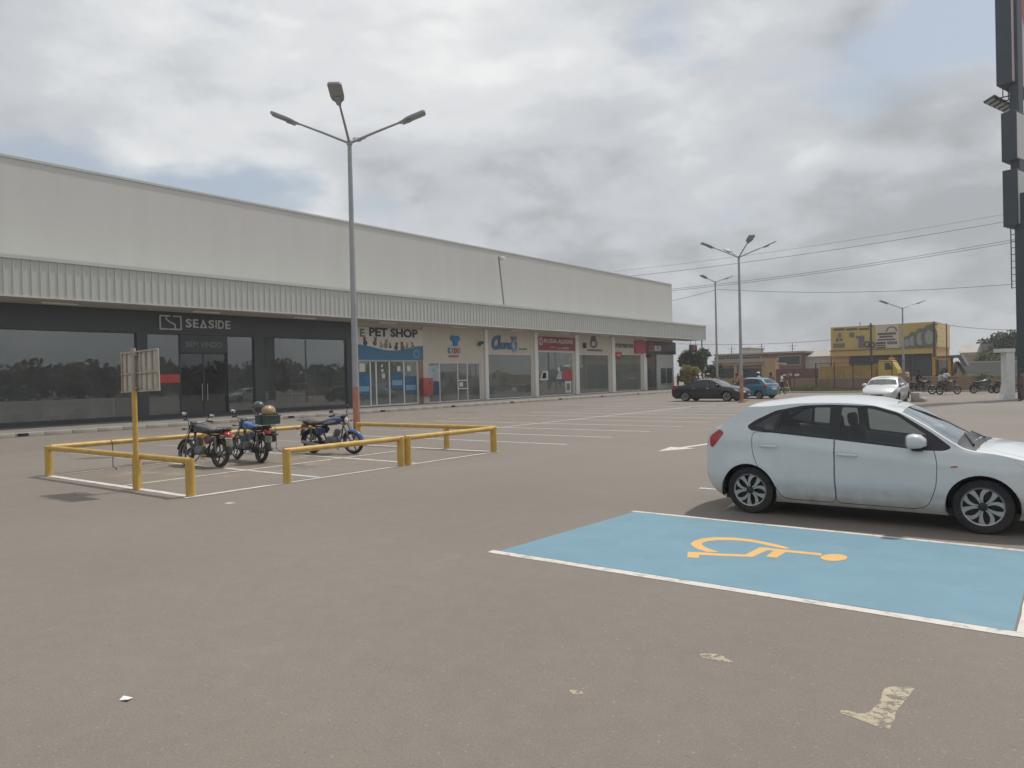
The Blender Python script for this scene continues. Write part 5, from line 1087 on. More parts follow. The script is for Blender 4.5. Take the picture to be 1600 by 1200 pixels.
    B(MB().egg([(-.80, 0, .835, .06, .02), (-.78, 0, .83, .10, .035), (-.60, 0, .80, .125, .045), (-.40, 0, .785, .13, .045), (-.24, 0, .79, .10, .045), (-.16, 0, .81, .06, .03)], 16, e=2.6), 'seat', m_vinyl, None, 60)
    for s in (-1, 1):
        B(MB().egg([(-.42, s*.10, .60, .012, .02), (-.36, s*.115, .60, .018, .09), (-.22, s*.115, .60, .02, .10), (-.12, s*.10, .62, .012, .03)], 12, e=2.5), 'side_cover', side)
        B(MB().tube([(-.05, s*.12, .27), (-.05, s*.30, .27)], .014, 8), 'footpeg', m_rubber)
    B(MB().egg([(-.90, 0, .70, .05, .03), (-.86, 0, .72, .07, .06), (-.78, 0, .74, .08, .06), (-.70, 0, .74, .05, .04)], 12, e=2.5), 'tail_light', m_redl)
    B(MB().bev((-.90, 0, .55), (.015, .17, .17), .004, ry=.3), 'number_plate', m_platem)
    for s in (-1, 1):
        B(MB().tube([(-.86, s*.05, .68), (-.88, s*.17, .68)], .010, 6).egg([(s*.17, -.88, .68, .022, .022), (s*.21, -.88, .68, .03, .03), (s*.24, -.88, .68, .018, .018)], 10, axis='y'), 'indicator', m_orm)
        B(MB().tube([(.50, s*.09, .82), (.50, s*.20, .82)], .010, 6).egg([(s*.18, .50, .82, .022, .022), (s*.22, .50, .82, .03, .03), (s*.25, .50, .82, .018, .018)], 10, axis='y'), 'indicator', m_orm)
    B(MB().tube([(.26, -.085, .46), (.34, -.10, .34), (.22, -.11, .22), (-.10, -.12, .21)], .020, 8).tube([(-.10, -.12, .21), (-.20, -.13, .215), (-.30, -.135, .235), (-.82, -.155, .33), (-.84, -.155, .333)], [.022, .036, .042, .045, .030], 12), 'exhaust', m_exh)
    hb = MB().tube([(.27, -.36, 1.02), (.33, -.28, 1.03), (.38, -.12, .98), (.39, 0, .955), (.38, .12, .98), (.33, .28, 1.03), (.27, .36, 1.02)], .012, 8)
    h_ = B(hb, 'handlebar', m_chr)
    for s in (-1, 1):
        B(MB().tube([(.345, s*.25, 1.03), (.265, s*.37, 1.02)], .018, 8), 'grip', m_rubber, h_); B(MB().tube([(.36, s*.22, 1.02), (.37, s*.30, 1.01), (.30, s*.38, 1.0)], .007, 6), 'lever', m_chr, h_)
        mi = B(MB().tube([(.345, s*.23, 1.03), (.36, s*.28, 1.09), (.34, s*.33, 1.13)], .007, 6).egg([(s*.28, .335, 1.145, .012, .02), (s*.30, .335, 1.15, .018, .04), (s*.36, .33, 1.155, .018, .045), (s*.41, .33, 1.15, .012, .03)], 12, axis='y'), 'mirror', m_blk, h_)
        B(MB().bev((.313, s*.35, 1.15), (.004, .11, .065), .002), 'mirror_glass', m_chrome, mi) if detail else None
    B(MB().lathe([(0, -.09), (.05, -.085), (.085, -.04), (.092, 0), (.088, .012)], 18, (.50, 0, .86), 'x'), 'headlight', m_blk, None); B(MB().lathe([(.086, .010), (.06, .028), (0, .036)], 18, (.50, 0, .86), 'x'), 'headlight_glass', m_clear)
    B(MB().bev((.43, 0, .96), (.10, .17, .07), .02, ry=-.5), 'instruments', m_blk)
    rk = MB()
    for s in (-1, 1): rk.tube([(-.50, s*.12, .80), (-.62, s*.13, .87), (-.95, s*.11, .88), (-1.0, s*.06, .89)], .009, 6); rk.tube([(-.72, s*.10, .74), (-.80, s*.12, .87)], .008, 6)
    for x in (-.66, -.76, -.86, -.96): rk.tube([(x, -.115, .88), (x, .115, .88)], .007, 6)
    B(rk, 'carrier_rack', m_chr if rack == 'chrome' else m_blk)
    B(MB().tube([(-.02, .10, .24), (-.06, .30, .02)], .011, 6), 'side_stand', m_blk)
    B(MB().tube([(-.14, .0, .26), (-.62, .045, .27)], .028, 6, flat=2.0), 'chain_case', m_blk)
    B(MB().tube([(.48, .10, .80), (.56, .12, .60), (.64, .10, .35)], .006, 5).tube([(.40, .18, 1.0), (.50, .10, .92), (.46, .06, .80)], .006, 5).tube([(.40, -.18, 1.0), (.52, -.10, .90), (.46, -.06, .78)], .006, 5), 'cables', m_rubber)
    return t
p_blk = pm('tank_black', (.022, .024, .028), .3, coat=.6, var=.1); p_red = pm('tank_maroon', (.10, .022, .026), .35, coat=.5, var=.15); p_blue = pm('tank_blue', (.02, .10, .30), .3, coat=.6, var=.12); p_dblue = pm('side_dark_blue', (.016, .045, .12), .35, coat=.5)
p_silver = pm('tank_silver_stripe', (.30, .36, .40), .3, .4)
moto('motorcycle', 'black and maroon motorcycle with its tail to us, leftmost in the yellow bay', (-15.73, 9.02, 0), math.radians(184), p_blk, p_blk, p_red)
mB = moto('motorcycle', 'blue-tanked motorcycle with a loaded rear carrier, middle of the yellow bay', (-15.73, 10.19, 0), math.radians(172), p_blue, p_dblue, p_dblue)
moto('motorcycle', 'dark blue motorcycle in side view with blue front mudguard, beside the lamp post', (-15.23, 12.30, 0), math.radians(14), p_dblue, p_blue, p_dblue, accent=p_silver)
def local(t, v): return (Matrix.Rotation(t.rotation_euler.z, 4, 'Z') @ Matrix.Rotation(t.rotation_euler.x, 4, 'X') @ Vector(v))+t.location
# things carried by the middle motorcycle
c = local(mB, (.33, -.30, 1.165)); h_ = thing('helmet', 'dark grey motorcycle helmet hanging on the middle motorcycle mirror', 'helmet', (c.x, c.y, c.z-.02), math.radians(172))
MB().egg([(-.16, 0, .16, .05, .05), (-.14, 0, .16, .10, .10), (-.06, 0, .15, .135, .145), (.03, 0, .15, .138, .15), (.11, 0, .14, .115, .13), (.15, 0, .13, .07, .09), (.165, 0, .13, .03, .04)], 20).build('shell', pm('helmet_grey', (.07, .07, .072), .35, coat=.4), h_, 60, world=False)
MB().egg([(.09, 0, .16, .115, .06), (.13, 0, .155, .108, .062), (.172, 0, .15, .06, .045)], 16, e=2.4).build('visor', pm('visor_dark', (.015, .016, .018), .12, coat=.8), h_, 60, world=False)
c = local(mB, (-.80, 0, .892)); cr = thing('carrier_crate', 'dark green plastic crate strapped on the middle motorcycle rear carrier', 'crate', (c.x, c.y, c.z), math.radians(172))
m_crate = pm('crate_green', (.035, .07, .062), .55, var=.15)
q = MB()
for s in (-1, 1): q.b2(-.22, .22, s*.19-.008, s*.19+.008, .02, .20); q.b2(s*.22-.008, s*.22+.008, -.181, .181, .02, .20)
q.b2(-.212, .212, -.181, .181, .006, .022); q.build('box', m_crate, cr, world=False)
q = MB().tube([(-.235, -.205, .20), (.235, -.205, .20), (.235, .205, .20), (-.235, .205, .20), (-.235, -.205, .20)], .016, 6); q.build('rim', m_crate, cr, world=False)
MB().tube([(-.10, -.21, .03), (-.10, -.212, .22), (-.10, 0, .27), (-.10, .212, .22), (-.10, .21, .03)], .012, 6).build('strap', m_rubber, cr, world=False)
c = local(mB, (-.82, 0, 1.08)); h2 = thing('helmet', 'tan motorcycle helmet lying in the green crate', 'helmet', (c.x, c.y, c.z-.02), math.radians(100))
MB().egg([(-.16, 0, .13, .05, .05), (-.14, 0, .13, .10, .10), (-.05, 0, .13, .13, .135), (.04, 0, .13, .13, .14), (.11, 0, .12, .11, .12), (.15, 0, .11, .06, .08)], 18).build('shell', pm('helmet_tan', (.36, .24, .13), .4, coat=.3), h2, 60, world=False)
MB().egg([(.08, 0, .15, .105, .055), (.12, 0, .145, .10, .06), (.155, 0, .14, .06, .045)], 16, e=2.4).build('visor', pm('visor_dark', (.015, .016, .018)), h2, 60, world=False)
c = local(mB, (-.62, -.20, .62)); bagm = thing('pannier_bag', 'small black bag hanging beside the middle motorcycle rear seat', 'bag', (c.x, c.y, c.z-.1), math.radians(172))
MB().bev((0, 0, .10), (.30, .12, .26), .04).build('pouch', m_vinyl, bagm, 40, world=False); MB().tube([(0, .05, .22), (0, .12, .27), (0, .2, .26)], .012, 6).build('strap', m_rubber, bagm, world=False)
# roadside motorcycles in front of the low wall
def gmoto(px, py, label, rz, tank, **k):
    c = G(px, py); return moto('motorcycle', label, (c.x, c.y, 0), rz, tank, tank, group='motorcycles by the roadside wall', detail=False, lean=k.get('lean', 0))
VR = VIEW_ROT
gm1 = gmoto(1441, 616.5, 'dark motorcycle with a rider in black, right of the silver sedan', VR-.2, p_blk)
gm2 = gmoto(1482, 616.5, 'dark motorcycle carrying two people in front of the low wall', VR+.1, p_red)
gm3 = gmoto(1535, 614.5, 'motorcycle with green tank parked beneath the small palm', VR+.05, pm('tank_green', (.03, .12, .11), .35, coat=.5), lean=6)
gm4 = gmoto(1571, 614.0, 'motorcycle half hidden by the white pillar', VR+.05, p_blk, lean=6)
# ------------------------------------------------------------------ people
SKIN = pm('skin_dark', (.075, .042, .028), .6, var=.08); HAIR = pm('hair_black', (.012, .010, .009), .9)
def cloth(n, c): return pm('cloth_'+n, c, .9, var=.12, vs=6, bump=.15, bs=25)
def person(label, loc, rz, pose, shirt, trousers, shoes=(.02, .02, .02), hat=None, height=1.72, group='people by the road', sleeves='short', names=None):
    """one continuous skinned body; joints in metres for a 1.72 m figure facing +x"""
    J = dict(pel=(0, 0, .93), waist=(0, 0, 1.08), chest=(.01, 0, 1.28), neckb=(0, 0, 1.44), neck=(.005, 0, 1.51), head=(.015, 0, 1.60), crown=(.01, 0, 1.68))
    for s, n in ((1, 'l'), (-1, 'r')):
        J.update({n+'cl': (0, s*.10, 1.42), n+'sh': (-.01, s*.185, 1.40), n+'el': (-.04, s*.235, 1.12), n+'wr': (.03, s*.245, .88), n+'ha': (.05, s*.245, .80),
                  n+'hip': (0, s*.095, .90), n+'kn': (.015, s*.10, .50), n+'an': (-.02, s*.10, .09), n+'ba': (.10, s*.115, .035), n+'toe': (.17, s*.12, .03)})
    J.update(pose)
    rad = dict(pel=.135, waist=.125, chest=.150, neckb=.075, neck=.056, head=.088, crown=.078)
    for n in 'lr': rad.update({n+'cl': .075, n+'sh': .068, n+'el': .045, n+'wr': .033, n+'ha': .036, n+'hip': .098, n+'kn': .064, n+'an': .046, n+'ba': .042, n+'toe': .030})
    ed = [('pel', 'waist'), ('waist', 'chest'), ('chest', 'neckb'), ('neckb', 'neck'), ('neck', 'head'), ('head', 'crown')]
    for n in 'lr': ed += [('chest', n+'cl'), (n+'cl', n+'sh'), (n+'sh', n+'el'), (n+'el', n+'wr'), (n+'wr', n+'ha'), ('pel', n+'hip'), (n+'hip', n+'kn'), (n+'kn', n+'an'), (n+'an', n+'ba'), (n+'ba', n+'toe')]
    nm = list(J); idx = {k: i for i, k in enumerate(nm)}
    me = bpy.data.meshes.new('skel'); me.from_pydata([J[k] for k in nm], [(idx[a], idx[b]) for a, b in ed], []); ob = bpy.data.objects.new('skel', me); COL.objects.link(ob)
    ob.modifiers.new('sk', 'SKIN'); sv = me.skin_vertices[0].data
    for k in nm:
        r = rad[k]; sv[idx[k]].radius = (r, r*(.80 if k in ('chest', 'waist') else 1)) if k != 'chest' else (r, r)
        sv[idx[k]].use_root = (k == 'pel')
    m2 = ob.modifiers.new('ss', 'SUBSURF'); m2.levels = 1; m2.render_levels = 1
    dg = bpy.context.evaluated_depsgraph_get(); dg.update(); bm_ = bpy.data.meshes.new_from_object(ob.evaluated_get(dg)); bpy.data.objects.remove(ob)
    mats = [cloth(*shirt), cloth(*trousers), SKIN, cloth('shoes', shoes), HAIR]
    segs = [(np.array(J[a], float), np.array(J[b], float), a, b) for a, b in ed]
    vs = [tuple(v.co) for v in bm_.vertices]; fs = [tuple(p.vertices) for p in bm_.polygons]; mi = []
    V_ = np.array(vs); L_ = max(len(f) for f in fs); Cn = np.array([V_[list(f)].mean(axis=0) for f in fs])
    Ds = []; Ts = []
    for A, B_, a, b in segs:
        d = B_-A; t_ = np.clip((Cn-A) @ d/max(1e-9, d @ d), 0, 1); Ds.append(np.linalg.norm(Cn-A-t_[:, None]*d, axis=1)); Ts.append(t_)
    near = np.argmin(np.array(Ds), axis=0)
    for fi in range(len(fs)):
        best = (0, Ts[near[fi]][fi], segs[near[fi]][2], segs[near[fi]][3])
        _, tt, a, b = best; e = b[1:] if b[0] in 'lr' and len(b) <= 4 else b
        if b in ('head', 'crown'): k = 2
        elif b == 'neck': k = 2
        elif e in ('el',): k = 0 if (sleeves == 'long' or tt < .72) else 2
        elif e in ('wr',): k = 0 if sleeves == 'long' and tt < .9 else 2
        elif e == 'ha': k = 2
        elif e in ('hip', 'kn', 'an'): k = 1 if not (e == 'an' and tt > .96) else 3
        elif e in ('ba', 'toe'): k = 3
        elif b == 'waist': k = 0 if tt > .12 else 1
        else: k = 0
        mi.append(k)
    bpy.data.meshes.remove(bm_)
    mb = MB(); mb.v = vs; mb.f = fs; mb.m = mi
    # hands: four fingers and a thumb leaving the side of the palm
    for n, s in (('l', 1), ('r', -1)):
        wv = Vector(J[n+'wr']); hv = Vector(J[n+'ha']); d = (hv-wv).normalized(); side = Vector((0, 0, 1)).cross(d); side = side.normalized() if side.length > .3 else Vector((1, 0, 0)); nrm = d.cross(side)
        for k, (o_, L) in enumerate(((-.027, .060), (-.009, .072), (.009, .068), (.027, .052))):
            p = hv+d*.012+side*o_; mb.tube([p, p+d*L*.55+nrm*.006, p+d*L*.9+nrm*.022], [.0105, .0095, .0075], 6, mi=2)
        p = wv.lerp(hv, .6)+side*-.028; mb.tube([p, p+d*.03-side*.02, p+d*.058-side*.022+nrm*.008], [.012, .011, .008], 6, mi=2)
    # face: nose, eyes, mouth, ears
    H = Vector(J['head']); Cw = Vector(J['crown']); up = (Cw-H).normalized(); fw = Vector((1, 0, 0)); fw = (fw-up*fw.dot(up)).normalized(); lf = up.cross(fw)
    mb.tube([H+fw*.078+up*.025, H+fw*.100-up*.005, H+fw*.088-up*.014], [.008, .015, .013], 6, mi=2)
    for s in (-1, 1):
        e_ = H+fw*.080+lf*(s*.032)+up*.026; mb.tube([e_-fw*.006, e_+fw*.006], [.012, .006], 6, mi=4); c = H+lf*(s*.088)-up*.0; mb.tube([c-up*.028-fw*.004, c, c+up*.026], [.008, .015, .010], 6, mi=2, flat=.6)
    mb.tube([H+fw*.078-up*.045-lf*.022, H+fw*.086-up*.046, H+fw*.078-up*.045+lf*.022], .006, 5, mi=4)
    sc = height/1.72
    t = thing('person', label, 'person', loc, rz, group); t.scale = (sc, sc, sc)
    mb.build('body', mats, t, 60, world=False)
    hr = MB(); rings = []
    for i in range(7):
        a = math.radians(-8+98*i/6.2); r = math.cos(a); ring = []
        for j in range(14):
            b = 2*PI*j/14; ca, sa = math.cos(b), math.sin(b); lift = .045*max(0, ca) if i < 3 else 0
            ring.append(H+up*(.030+lift*(1-i/3)+.093*math.sin(a))+fw*(-.006+.097*r*ca)+lf*(.096*r*sa))
        rings.append(ring)
    if hat is None or hat[0] == 'cap':
        hr.loft(rings); hr.build('hair' if hat is None else 'cap', HAIR if hat is None else cloth(*hat[1]), t, 60, world=False)
        if hat: MB().prism([(.07, -.07), (.13, -.06), (.175, 0), (.13, .06), (.07, .07)], lambda u, v, k: tuple(H+fw*u+lf*v+up*(.055+k)), 0, .012).build('cap_peak', cloth(*hat[1]), t, world=False)
    else:
        hr.loft([[H+up*.03+(p-H-up*.03)*1.22 for p in r] for r in rings]); hr.build('hard_hat', pm('hat_'+hat[1][0], hat[1][1], .4), t, 60, world=False)
        MB().lathe([(.115, 0), (.150, -.004), (.150, .006), (.115, .012)], 18, tuple(H+up*.062+fw*.01)).build('hat_brim', pm('hat_'+hat[1][0], hat[1][1], .4), t, 40, world=False)
    return t
walk_pose = dict(lkn=(.13, .10, .51), lan=(.12, .10, .10), lba=(.23, .11, .035), ltoe=(.30, .115, .03), rkn=(-.03, -.10, .50), ran=(-.24, -.10, .12), rba=(-.15, -.11, .04), rtoe=(-.08, -.115, .03))
W_ = ('white', (.62, .63, .64)); D_ = ('navy', (.03, .035, .05)); G_ = ('grey', (.16, .15, .14)); K_ = ('black', (.018, .018, .02)); T_ = ('tan', (.30, .20, .12)); O_ = ('olive', (.09, .09, .05)); M_ = ('mauve_brown', (.16, .10, .09))
# sweeper with a broom
sw_loc = G(1222, 616.0); sw = person('man in white T-shirt and dark trousers sweeping with a long broom', (sw_loc.x, sw_loc.y, 0), VR-.5, dict(walk_pose, rel=(.12, -.22, 1.14), rwr=(.32, -.08, 1.08), rha=(.39, -.05, 1.05), lel=(.05, .25, 1.13), lwr=(.26, .12, .98), lha=(.33, .08, .94), head=(.045, 0, 1.595), crown=(.06, 0, 1.672)), W_, D_, sleeves='short')
hp = G(1238, 624.5); hd_ = sw.matrix_basis @ Vector((.40, -.04, 1.06)); tip = Vector((hp.x, hp.y, .06))
br = thing('broom', 'long-handled broom held by the man in white', 'broom', (hp.x, hp.y, 0))
MB().tube([hd_+(hd_-tip).normalized()*.12, tip], .014, 8).build('handle', pm('broom_wood', (.30, .22, .13), .7), br, 60)
q = MB(); dd = Vector((_rt.x, _rt.y, 0)); q.bev((tip.x, tip.y, .085), (.46, .09, .05), .015, rz=VR); q.build('head', pm('broom_wood', (.30, .22, .13)), br, 40)
q = MB()
for i in range(16):
    for j in (-.02, .02): p = tip+dd*(-.2+.4*i/15)+Vector((-dd.y, dd.x, 0))*j; q.tube([(p.x, p.y, .065), (p.x+random.uniform(-.02, .02), p.y+random.uniform(-.02, .02), .002)], .012, 4)
q.build('bristles', pm('bristle_dark', (.05, .04, .03), .9), br)
def at(px, py_top, D, h=1.72):
    """standing figure: D metres ahead, on the ground"""
    q = far(px, 600, D); return (q.x, q.y, 0)
person('man in grey patterned shirt standing left of the sweeper, arms folded', at(1204.5, 0, 54), VR-PI/2+.4, dict(rel=(.05, -.25, 1.14), rwr=(.20, -.02, 1.16), rha=(.22, .06, 1.16), lel=(.05, .25, 1.14), lwr=(.21, .04, 1.12), lha=(.22, -.05, 1.12)), ('grey_brown', (.14, .12, .105)), K_, height=1.76)
person('worker in white shirt and white hard hat behind the blue hatchback', at(1185.5, 0, 54.5), VR+PI, {}, W_, D_, hat=('hard', ('white', (.68, .68, .66))), height=1.82)
person('worker in navy shirt and dark hat behind the blue hatchback', at(1165.5, 0, 55), VR-PI/2, {}, ('blue_grey', (.08, .09, .12)), D_, hat=('cap', ('dark', (.03, .025, .025))), height=1.76)
person('person in tan vest seen just left of the lamp post', at(1151, 0, 55.5), VR+PI/2, {}, ('tan_vest', (.40, .24, .11)), K_, height=1.78)
person('worker in tan shirt and yellow hard hat behind the black sedan', at(1106.5, 0, 57), VR-PI/2, {}, T_, K_, hat=('hard', ('yellow', (.50, .38, .12))), height=1.80)
person('person in red shirt partly hidden behind the black sedan roof', at(1091, 0, 58), VR-PI/2, {}, ('red', (.22, .05, .05)), K_, height=1.72)
# at the cash machines
person('person in black standing at the right cash machine', (XW+1.0, yS(1046, 590)+.1, .156), PI, dict(rel=(.10, -.23, 1.18), rwr=(.30, -.12, 1.20), rha=(.37, -.10, 1.21)), K_, D_, sleeves='long')
person('person in dark jacket waiting beside the cash machines', (XW+1.5, yS(1052, 590)+.4, .156), PI+.3, {}, ('dark_jacket', (.022, .024, .03)), K_, sleeves='long', height=1.76)
sit = dict(pel=(0, 0, .93), lkn=(.42, .17, .80), lan=(.30, .20, .38), lba=(.42, .21, .31), ltoe=(.49, .215, .30), rkn=(.42, -.17, .80), ran=(.30, -.20, .38), rba=(.42, -.21, .31), rtoe=(.49, -.215, .30),
           waist=(.02, 0, 1.08), chest=(.07, 0, 1.27), neckb=(.10, 0, 1.42), neck=(.12, 0, 1.49), head=(.14, 0, 1.575), crown=(.145, 0, 1.655), lcl=(.09, .10, 1.40), rcl=(.09, -.10, 1.40), lsh=(.08, .185, 1.38), rsh=(.08, -.185, 1.38),
           lel=(.22, .28, 1.16), lwr=(.44, .30, 1.12), lha=(.50, .29, 1.12), rel=(.22, -.28, 1.16), rwr=(.44, -.30, 1.12), rha=(.50, -.29, 1.12))
def seated(pose, dz): return {k: (v[0], v[1], v[2]+dz) for k, v in pose.items()}
base = {}
def rider(m, x, label, shirt, trousers, dz=0.0, **k):
    c = local(m, (x, 0, 0)); return person(label, (c.x, c.y, 0), m.rotation_euler.z, dict(seated(sit, 0), lhip=(.06, .10, .92), rhip=(.06, -.10, .92)), shirt, trousers, **k)
rider(gm1, -.32, 'rider in black sitting on the motorcycle right of the silver sedan', K_, D_, sleeves='long')
rider(gm2, -.26, 'rider in white shirt leaning forward on the motorcycle by the wall', W_, G_)
rider(gm2, -.62, 'passenger in grey-white shirt sitting behind the white-shirted rider', ('pale_grey', (.42, .42, .43)), ('brown', (.13, .09, .08)), height=1.6)
person('person in brown clothes standing in front of the pylon at the right edge', at(1597, 0, 38.5), VR+PI*.8, {}, M_, ('brown_trousers', (.13, .085, .08)), sleeves='long', height=1.66)
# ------------------------------------------------------------------ far side: wall, road, buildings, trees
def leafmat(name, dark, light):
    if name in MATS: return MATS[name]
    m = bpy.data.materials.new(name); m.use_nodes = True; t = m.node_tree; n = t.nodes; p = n['Principled BSDF']
    g = n.new('ShaderNodeNewGeometry'); r = n.new('ShaderNodeValToRGB'); r.color_ramp.elements[0].color = (*dark, 1); r.color_ramp.elements[1].color = (*light, 1)
    t.links.new(g.outputs['Random Per Island'], r.inputs[0]); t.links.new(r.outputs[0], p.inputs['Base Color']); p.inputs['Roughness'].default_value = .65
    tl = n.new('ShaderNodeBsdfTranslucent'); t.links.new(r.outputs[0], tl.inputs[0]); mx = n.new('ShaderNodeMixShader'); mx.inputs[0].default_value = .25
    t.links.new(p.outputs[0], mx.inputs[1]); t.links.new(tl.outputs[0], mx.inputs[2]); t.links.new(mx.outputs[0], n['Material Output'].inputs[0]); MATS[name] = m; return m
RNG = np.random.default_rng(11)
def leaves(name, mat, parent, centres, radii, n, size, asp=.55):
    """leaf faces scattered through clumps; world coordinates"""
    centres = np.array(centres, float); radii = np.array(radii, float); k = RNG.integers(0, len(centres), n)
    d = RNG.normal(size=(n, 3)); d /= np.linalg.norm(d, axis=1)[:, None]; rr = RNG.random(n)**.45
    p = centres[k]+d*rr[:, None]*radii[k]
    a = RNG.normal(size=(n, 3)); a /= np.linalg.norm(a, axis=1)[:, None]; b = np.cross(a, RNG.normal(size=(n, 3))); b /= np.linalg.norm(b, axis=1)[:, None]
    s = size*(.6+.8*RNG.random(n))[:, None]
    o = np.array(world_loc(parent)) if parent is not None else np.zeros(3)
    q = np.stack([p-a*s, p+b*s*asp, p+a*s, p-b*s*asp], 1).reshape(-1, 3)-o
    me = bpy.data.meshes.new(name); me.vertices.add(4*n); me.vertices.foreach_set('co', q.ravel()); me.loops.add(4*n); me.loops.foreach_set('vertex_index', np.arange(4*n)); me.polygons.add(n); me.polygons.foreach_set('loop_start', np.arange(0, 4*n, 4)); me.polygons.foreach_set('loop_total', np.full(n, 4)); me.update(calc_edges=True); me.validate(); me.materials.append(mat)
    return put(name, me, parent)
m_bark = pm('bark', (.12, .09, .065), .9, var=.25, vs=5)
def tree(label, x, y, h, rx, mat, n=1800, size=.16, trunk=.12, base=.3, clumps=16, flat=.75, group='trees around the car park', name='tree', cat='tree', zb=-.05):
    t = thing(name, label, cat, (x, y, zb), 0, group); zc_ = zb+h*(base+(1-base)/2); rz_ = h*(1-base)/2
    tr = MB(); tr.tube([(x, y, zb), (x+.05*h*RNG.normal()*.4, y, zb+h*base), (x+.1, y, zc_)], [trunk, trunk*.75, trunk*.4], 8)
    cs = []; rs = []
    for i in range(clumps):
        d = RNG.normal(size=3); d /= np.linalg.norm(d); r = RNG.random()**.5*.75
        c = (x+d[0]*rx*r, y+d[1]*rx*r, zc_+d[2]*rz_*r); cs.append(c); q = RNG.uniform(.26, .46); rs.append((rx*q, rx*q, rz_*q*flat*1.2))
        if i < 7: tr.tube([(x, y, zb+h*base*.9), ((x+c[0])/2, (y+c[1])/2, (zb+h*base+c[2])/2), c], [trunk*.45, trunk*.28, .02], 6)
    tr.build('trunk', m_bark, t, 60); leaves('crown', mat, t, cs, rs, n, size); return t
g_dull = leafmat('foliage_dull', (.045, .065, .035), (.12, .145, .075)); g_yel = leafmat('foliage_yellow', (.17, .15, .035), (.34, .29, .08)); g_dark = leafmat('foliage_dark', (.022, .036, .02), (.07, .09, .04)); g_mid = leafmat('foliage_mid', (.06, .085, .03), (.16, .17, .06))

# kerb and low wall at the road
m_kerb2 = pm('pale_kerb', (.46, .43, .38), .9, var=.15, vs=2, dirt=(.25, .2, .16), dirt_amt=.5)
verge = MB().b2(-20.4, 30, 63.72, 68.2, -.05, .06).build('verge', m_earth); tag(verge, kind='structure')
km2 = MB().bev((0, 0, 0), (.985, .18, .20), .02).mesh('kerb_stone', m_kerb2, 40)
for i in range(34): put('kerb_stone', km2, verge, (-19.9+i, 63.62, .03))
YL = 66.4; m_lw = pm('low_wall_render', (.33, .235, .165), .9, var=.12, vs=.7, dirt=(.22, .15, .10), dirt_amt=.5, dirt_s=.8); m_lwc = pm('low_wall_coping', (.40, .31, .235), .9, var=.1)
lw = thing('low_boundary_wall', 'low brown rendered boundary wall along the roadside', 'wall', (-20, YL, 0))
for i in range(11):
    x0 = -20.2+i*3.0; MB().b2(x0+.012, x0+2.988, YL-.09, YL+.09, 0, 1.10).build('wall_panel', m_lw, lw); MB().b2(x0+.01, x0+2.99, YL-.12, YL+.12, 1.102, 1.16).build('coping', m_lwc, lw)
# concrete block by the silver car
c = G(1430, 628); t = thing('concrete_block', 'pale concrete block right of the silver sedan', 'block', (c.x, c.y+.4, 0)); MB().bev((c.x, c.y+.4, .26), (.42, .9, .52), .04).build('block', m_kerb2, t, 40); MB().bev((c.x+.33, c.y+.5, .10), (.22, .9, .20), .03).build('step', m_kerb2, t, 40)
# wire fence
m_post = pm('fence_post_dark', (.045, .05, .05), .6, .3); m_wire = pm('fence_wire', (.06, .08, .07), .6, .3)
fx = [onY(px, 590, 65.2).x for px in (1241, 1275, 1304, 1333, 1362, 1394, 1424)]
ft = thing('wire_fence', 'dark open wire fence on tall posts in front of the yellow truck', 'fence', (fx[1], 65.2, .06))
for i, x in enumerate(fx): MB().tube([(x, 65.2, .05), (x, 65.2, 2.45 if i else 1.9)], .055 if i in (1, 6) else .035, 8).build('post', m_post, ft, 50)
for z in (2.40, .30): MB().tube([(fx[1], 65.2, z), (fx[6], 65.2, z)], .025, 6).build('rail', m_post, ft)
wm = MB(); x = fx[1]
while x < fx[6]: wm.tube([(x, 65.2, .30), (x, 65.2, 2.40)], .005, 3, cap=False); x += .13
for z in np.arange(.45, 2.4, .15): wm.tube([(fx[1], 65.2, z), (fx[6], 65.2, z)], .004, 3, cap=False)
wm.build('wire_mesh', m_wire, ft)
# grass on the verge
def grass(name, label, x0, x1, y0, y1, n, h, mat, dens=None, z=.06):
    X = RNG.uniform(x0, x1, n); Y = RNG.uniform(y0, y1, n); hh = h*RNG.uniform(.35, 1.1, n); 
    if dens is not None: hh = hh*np.clip(dens(X), .12, 1)
    a = RNG.uniform(0, 2*PI, n); w_ = .03; lx = RNG.normal(0, .12, n)*hh*2; ly = RNG.normal(0, .12, n)*hh*2
    p = np.stack([np.stack([X-w_*np.cos(a), Y-w_*np.sin(a), np.full(n, z)], 1), np.stack([X+w_*np.cos(a), Y+w_*np.sin(a), np.full(n, z)], 1), np.stack([X+lx, Y+ly, z+hh], 1)], 1).reshape(-1, 3)
    me = bpy.data.meshes.new(name); me.from_pydata([tuple(q) for q in p], [], [(3*i, 3*i+1, 3*i+2) for i in range(n)]); me.materials.append(mat); o = put(name, me); tag(o, label, 'grass', kind='stuff'); return o
m_grass = leafmat('grass_dry', (.09, .10, .035), (.24, .235, .10))
gx = onY(1262, 600, 65).x
grass('verge_grass', 'dry green grass growing on the verge in front of the low wall', -21.5, -2, 63.9, 66.2, 9000, .62, m_grass, lambda X: .22+.95*np.exp(-((X-gx)/2.1)**2)+.18*np.exp(-((X-gx-4)/1.2)**2))
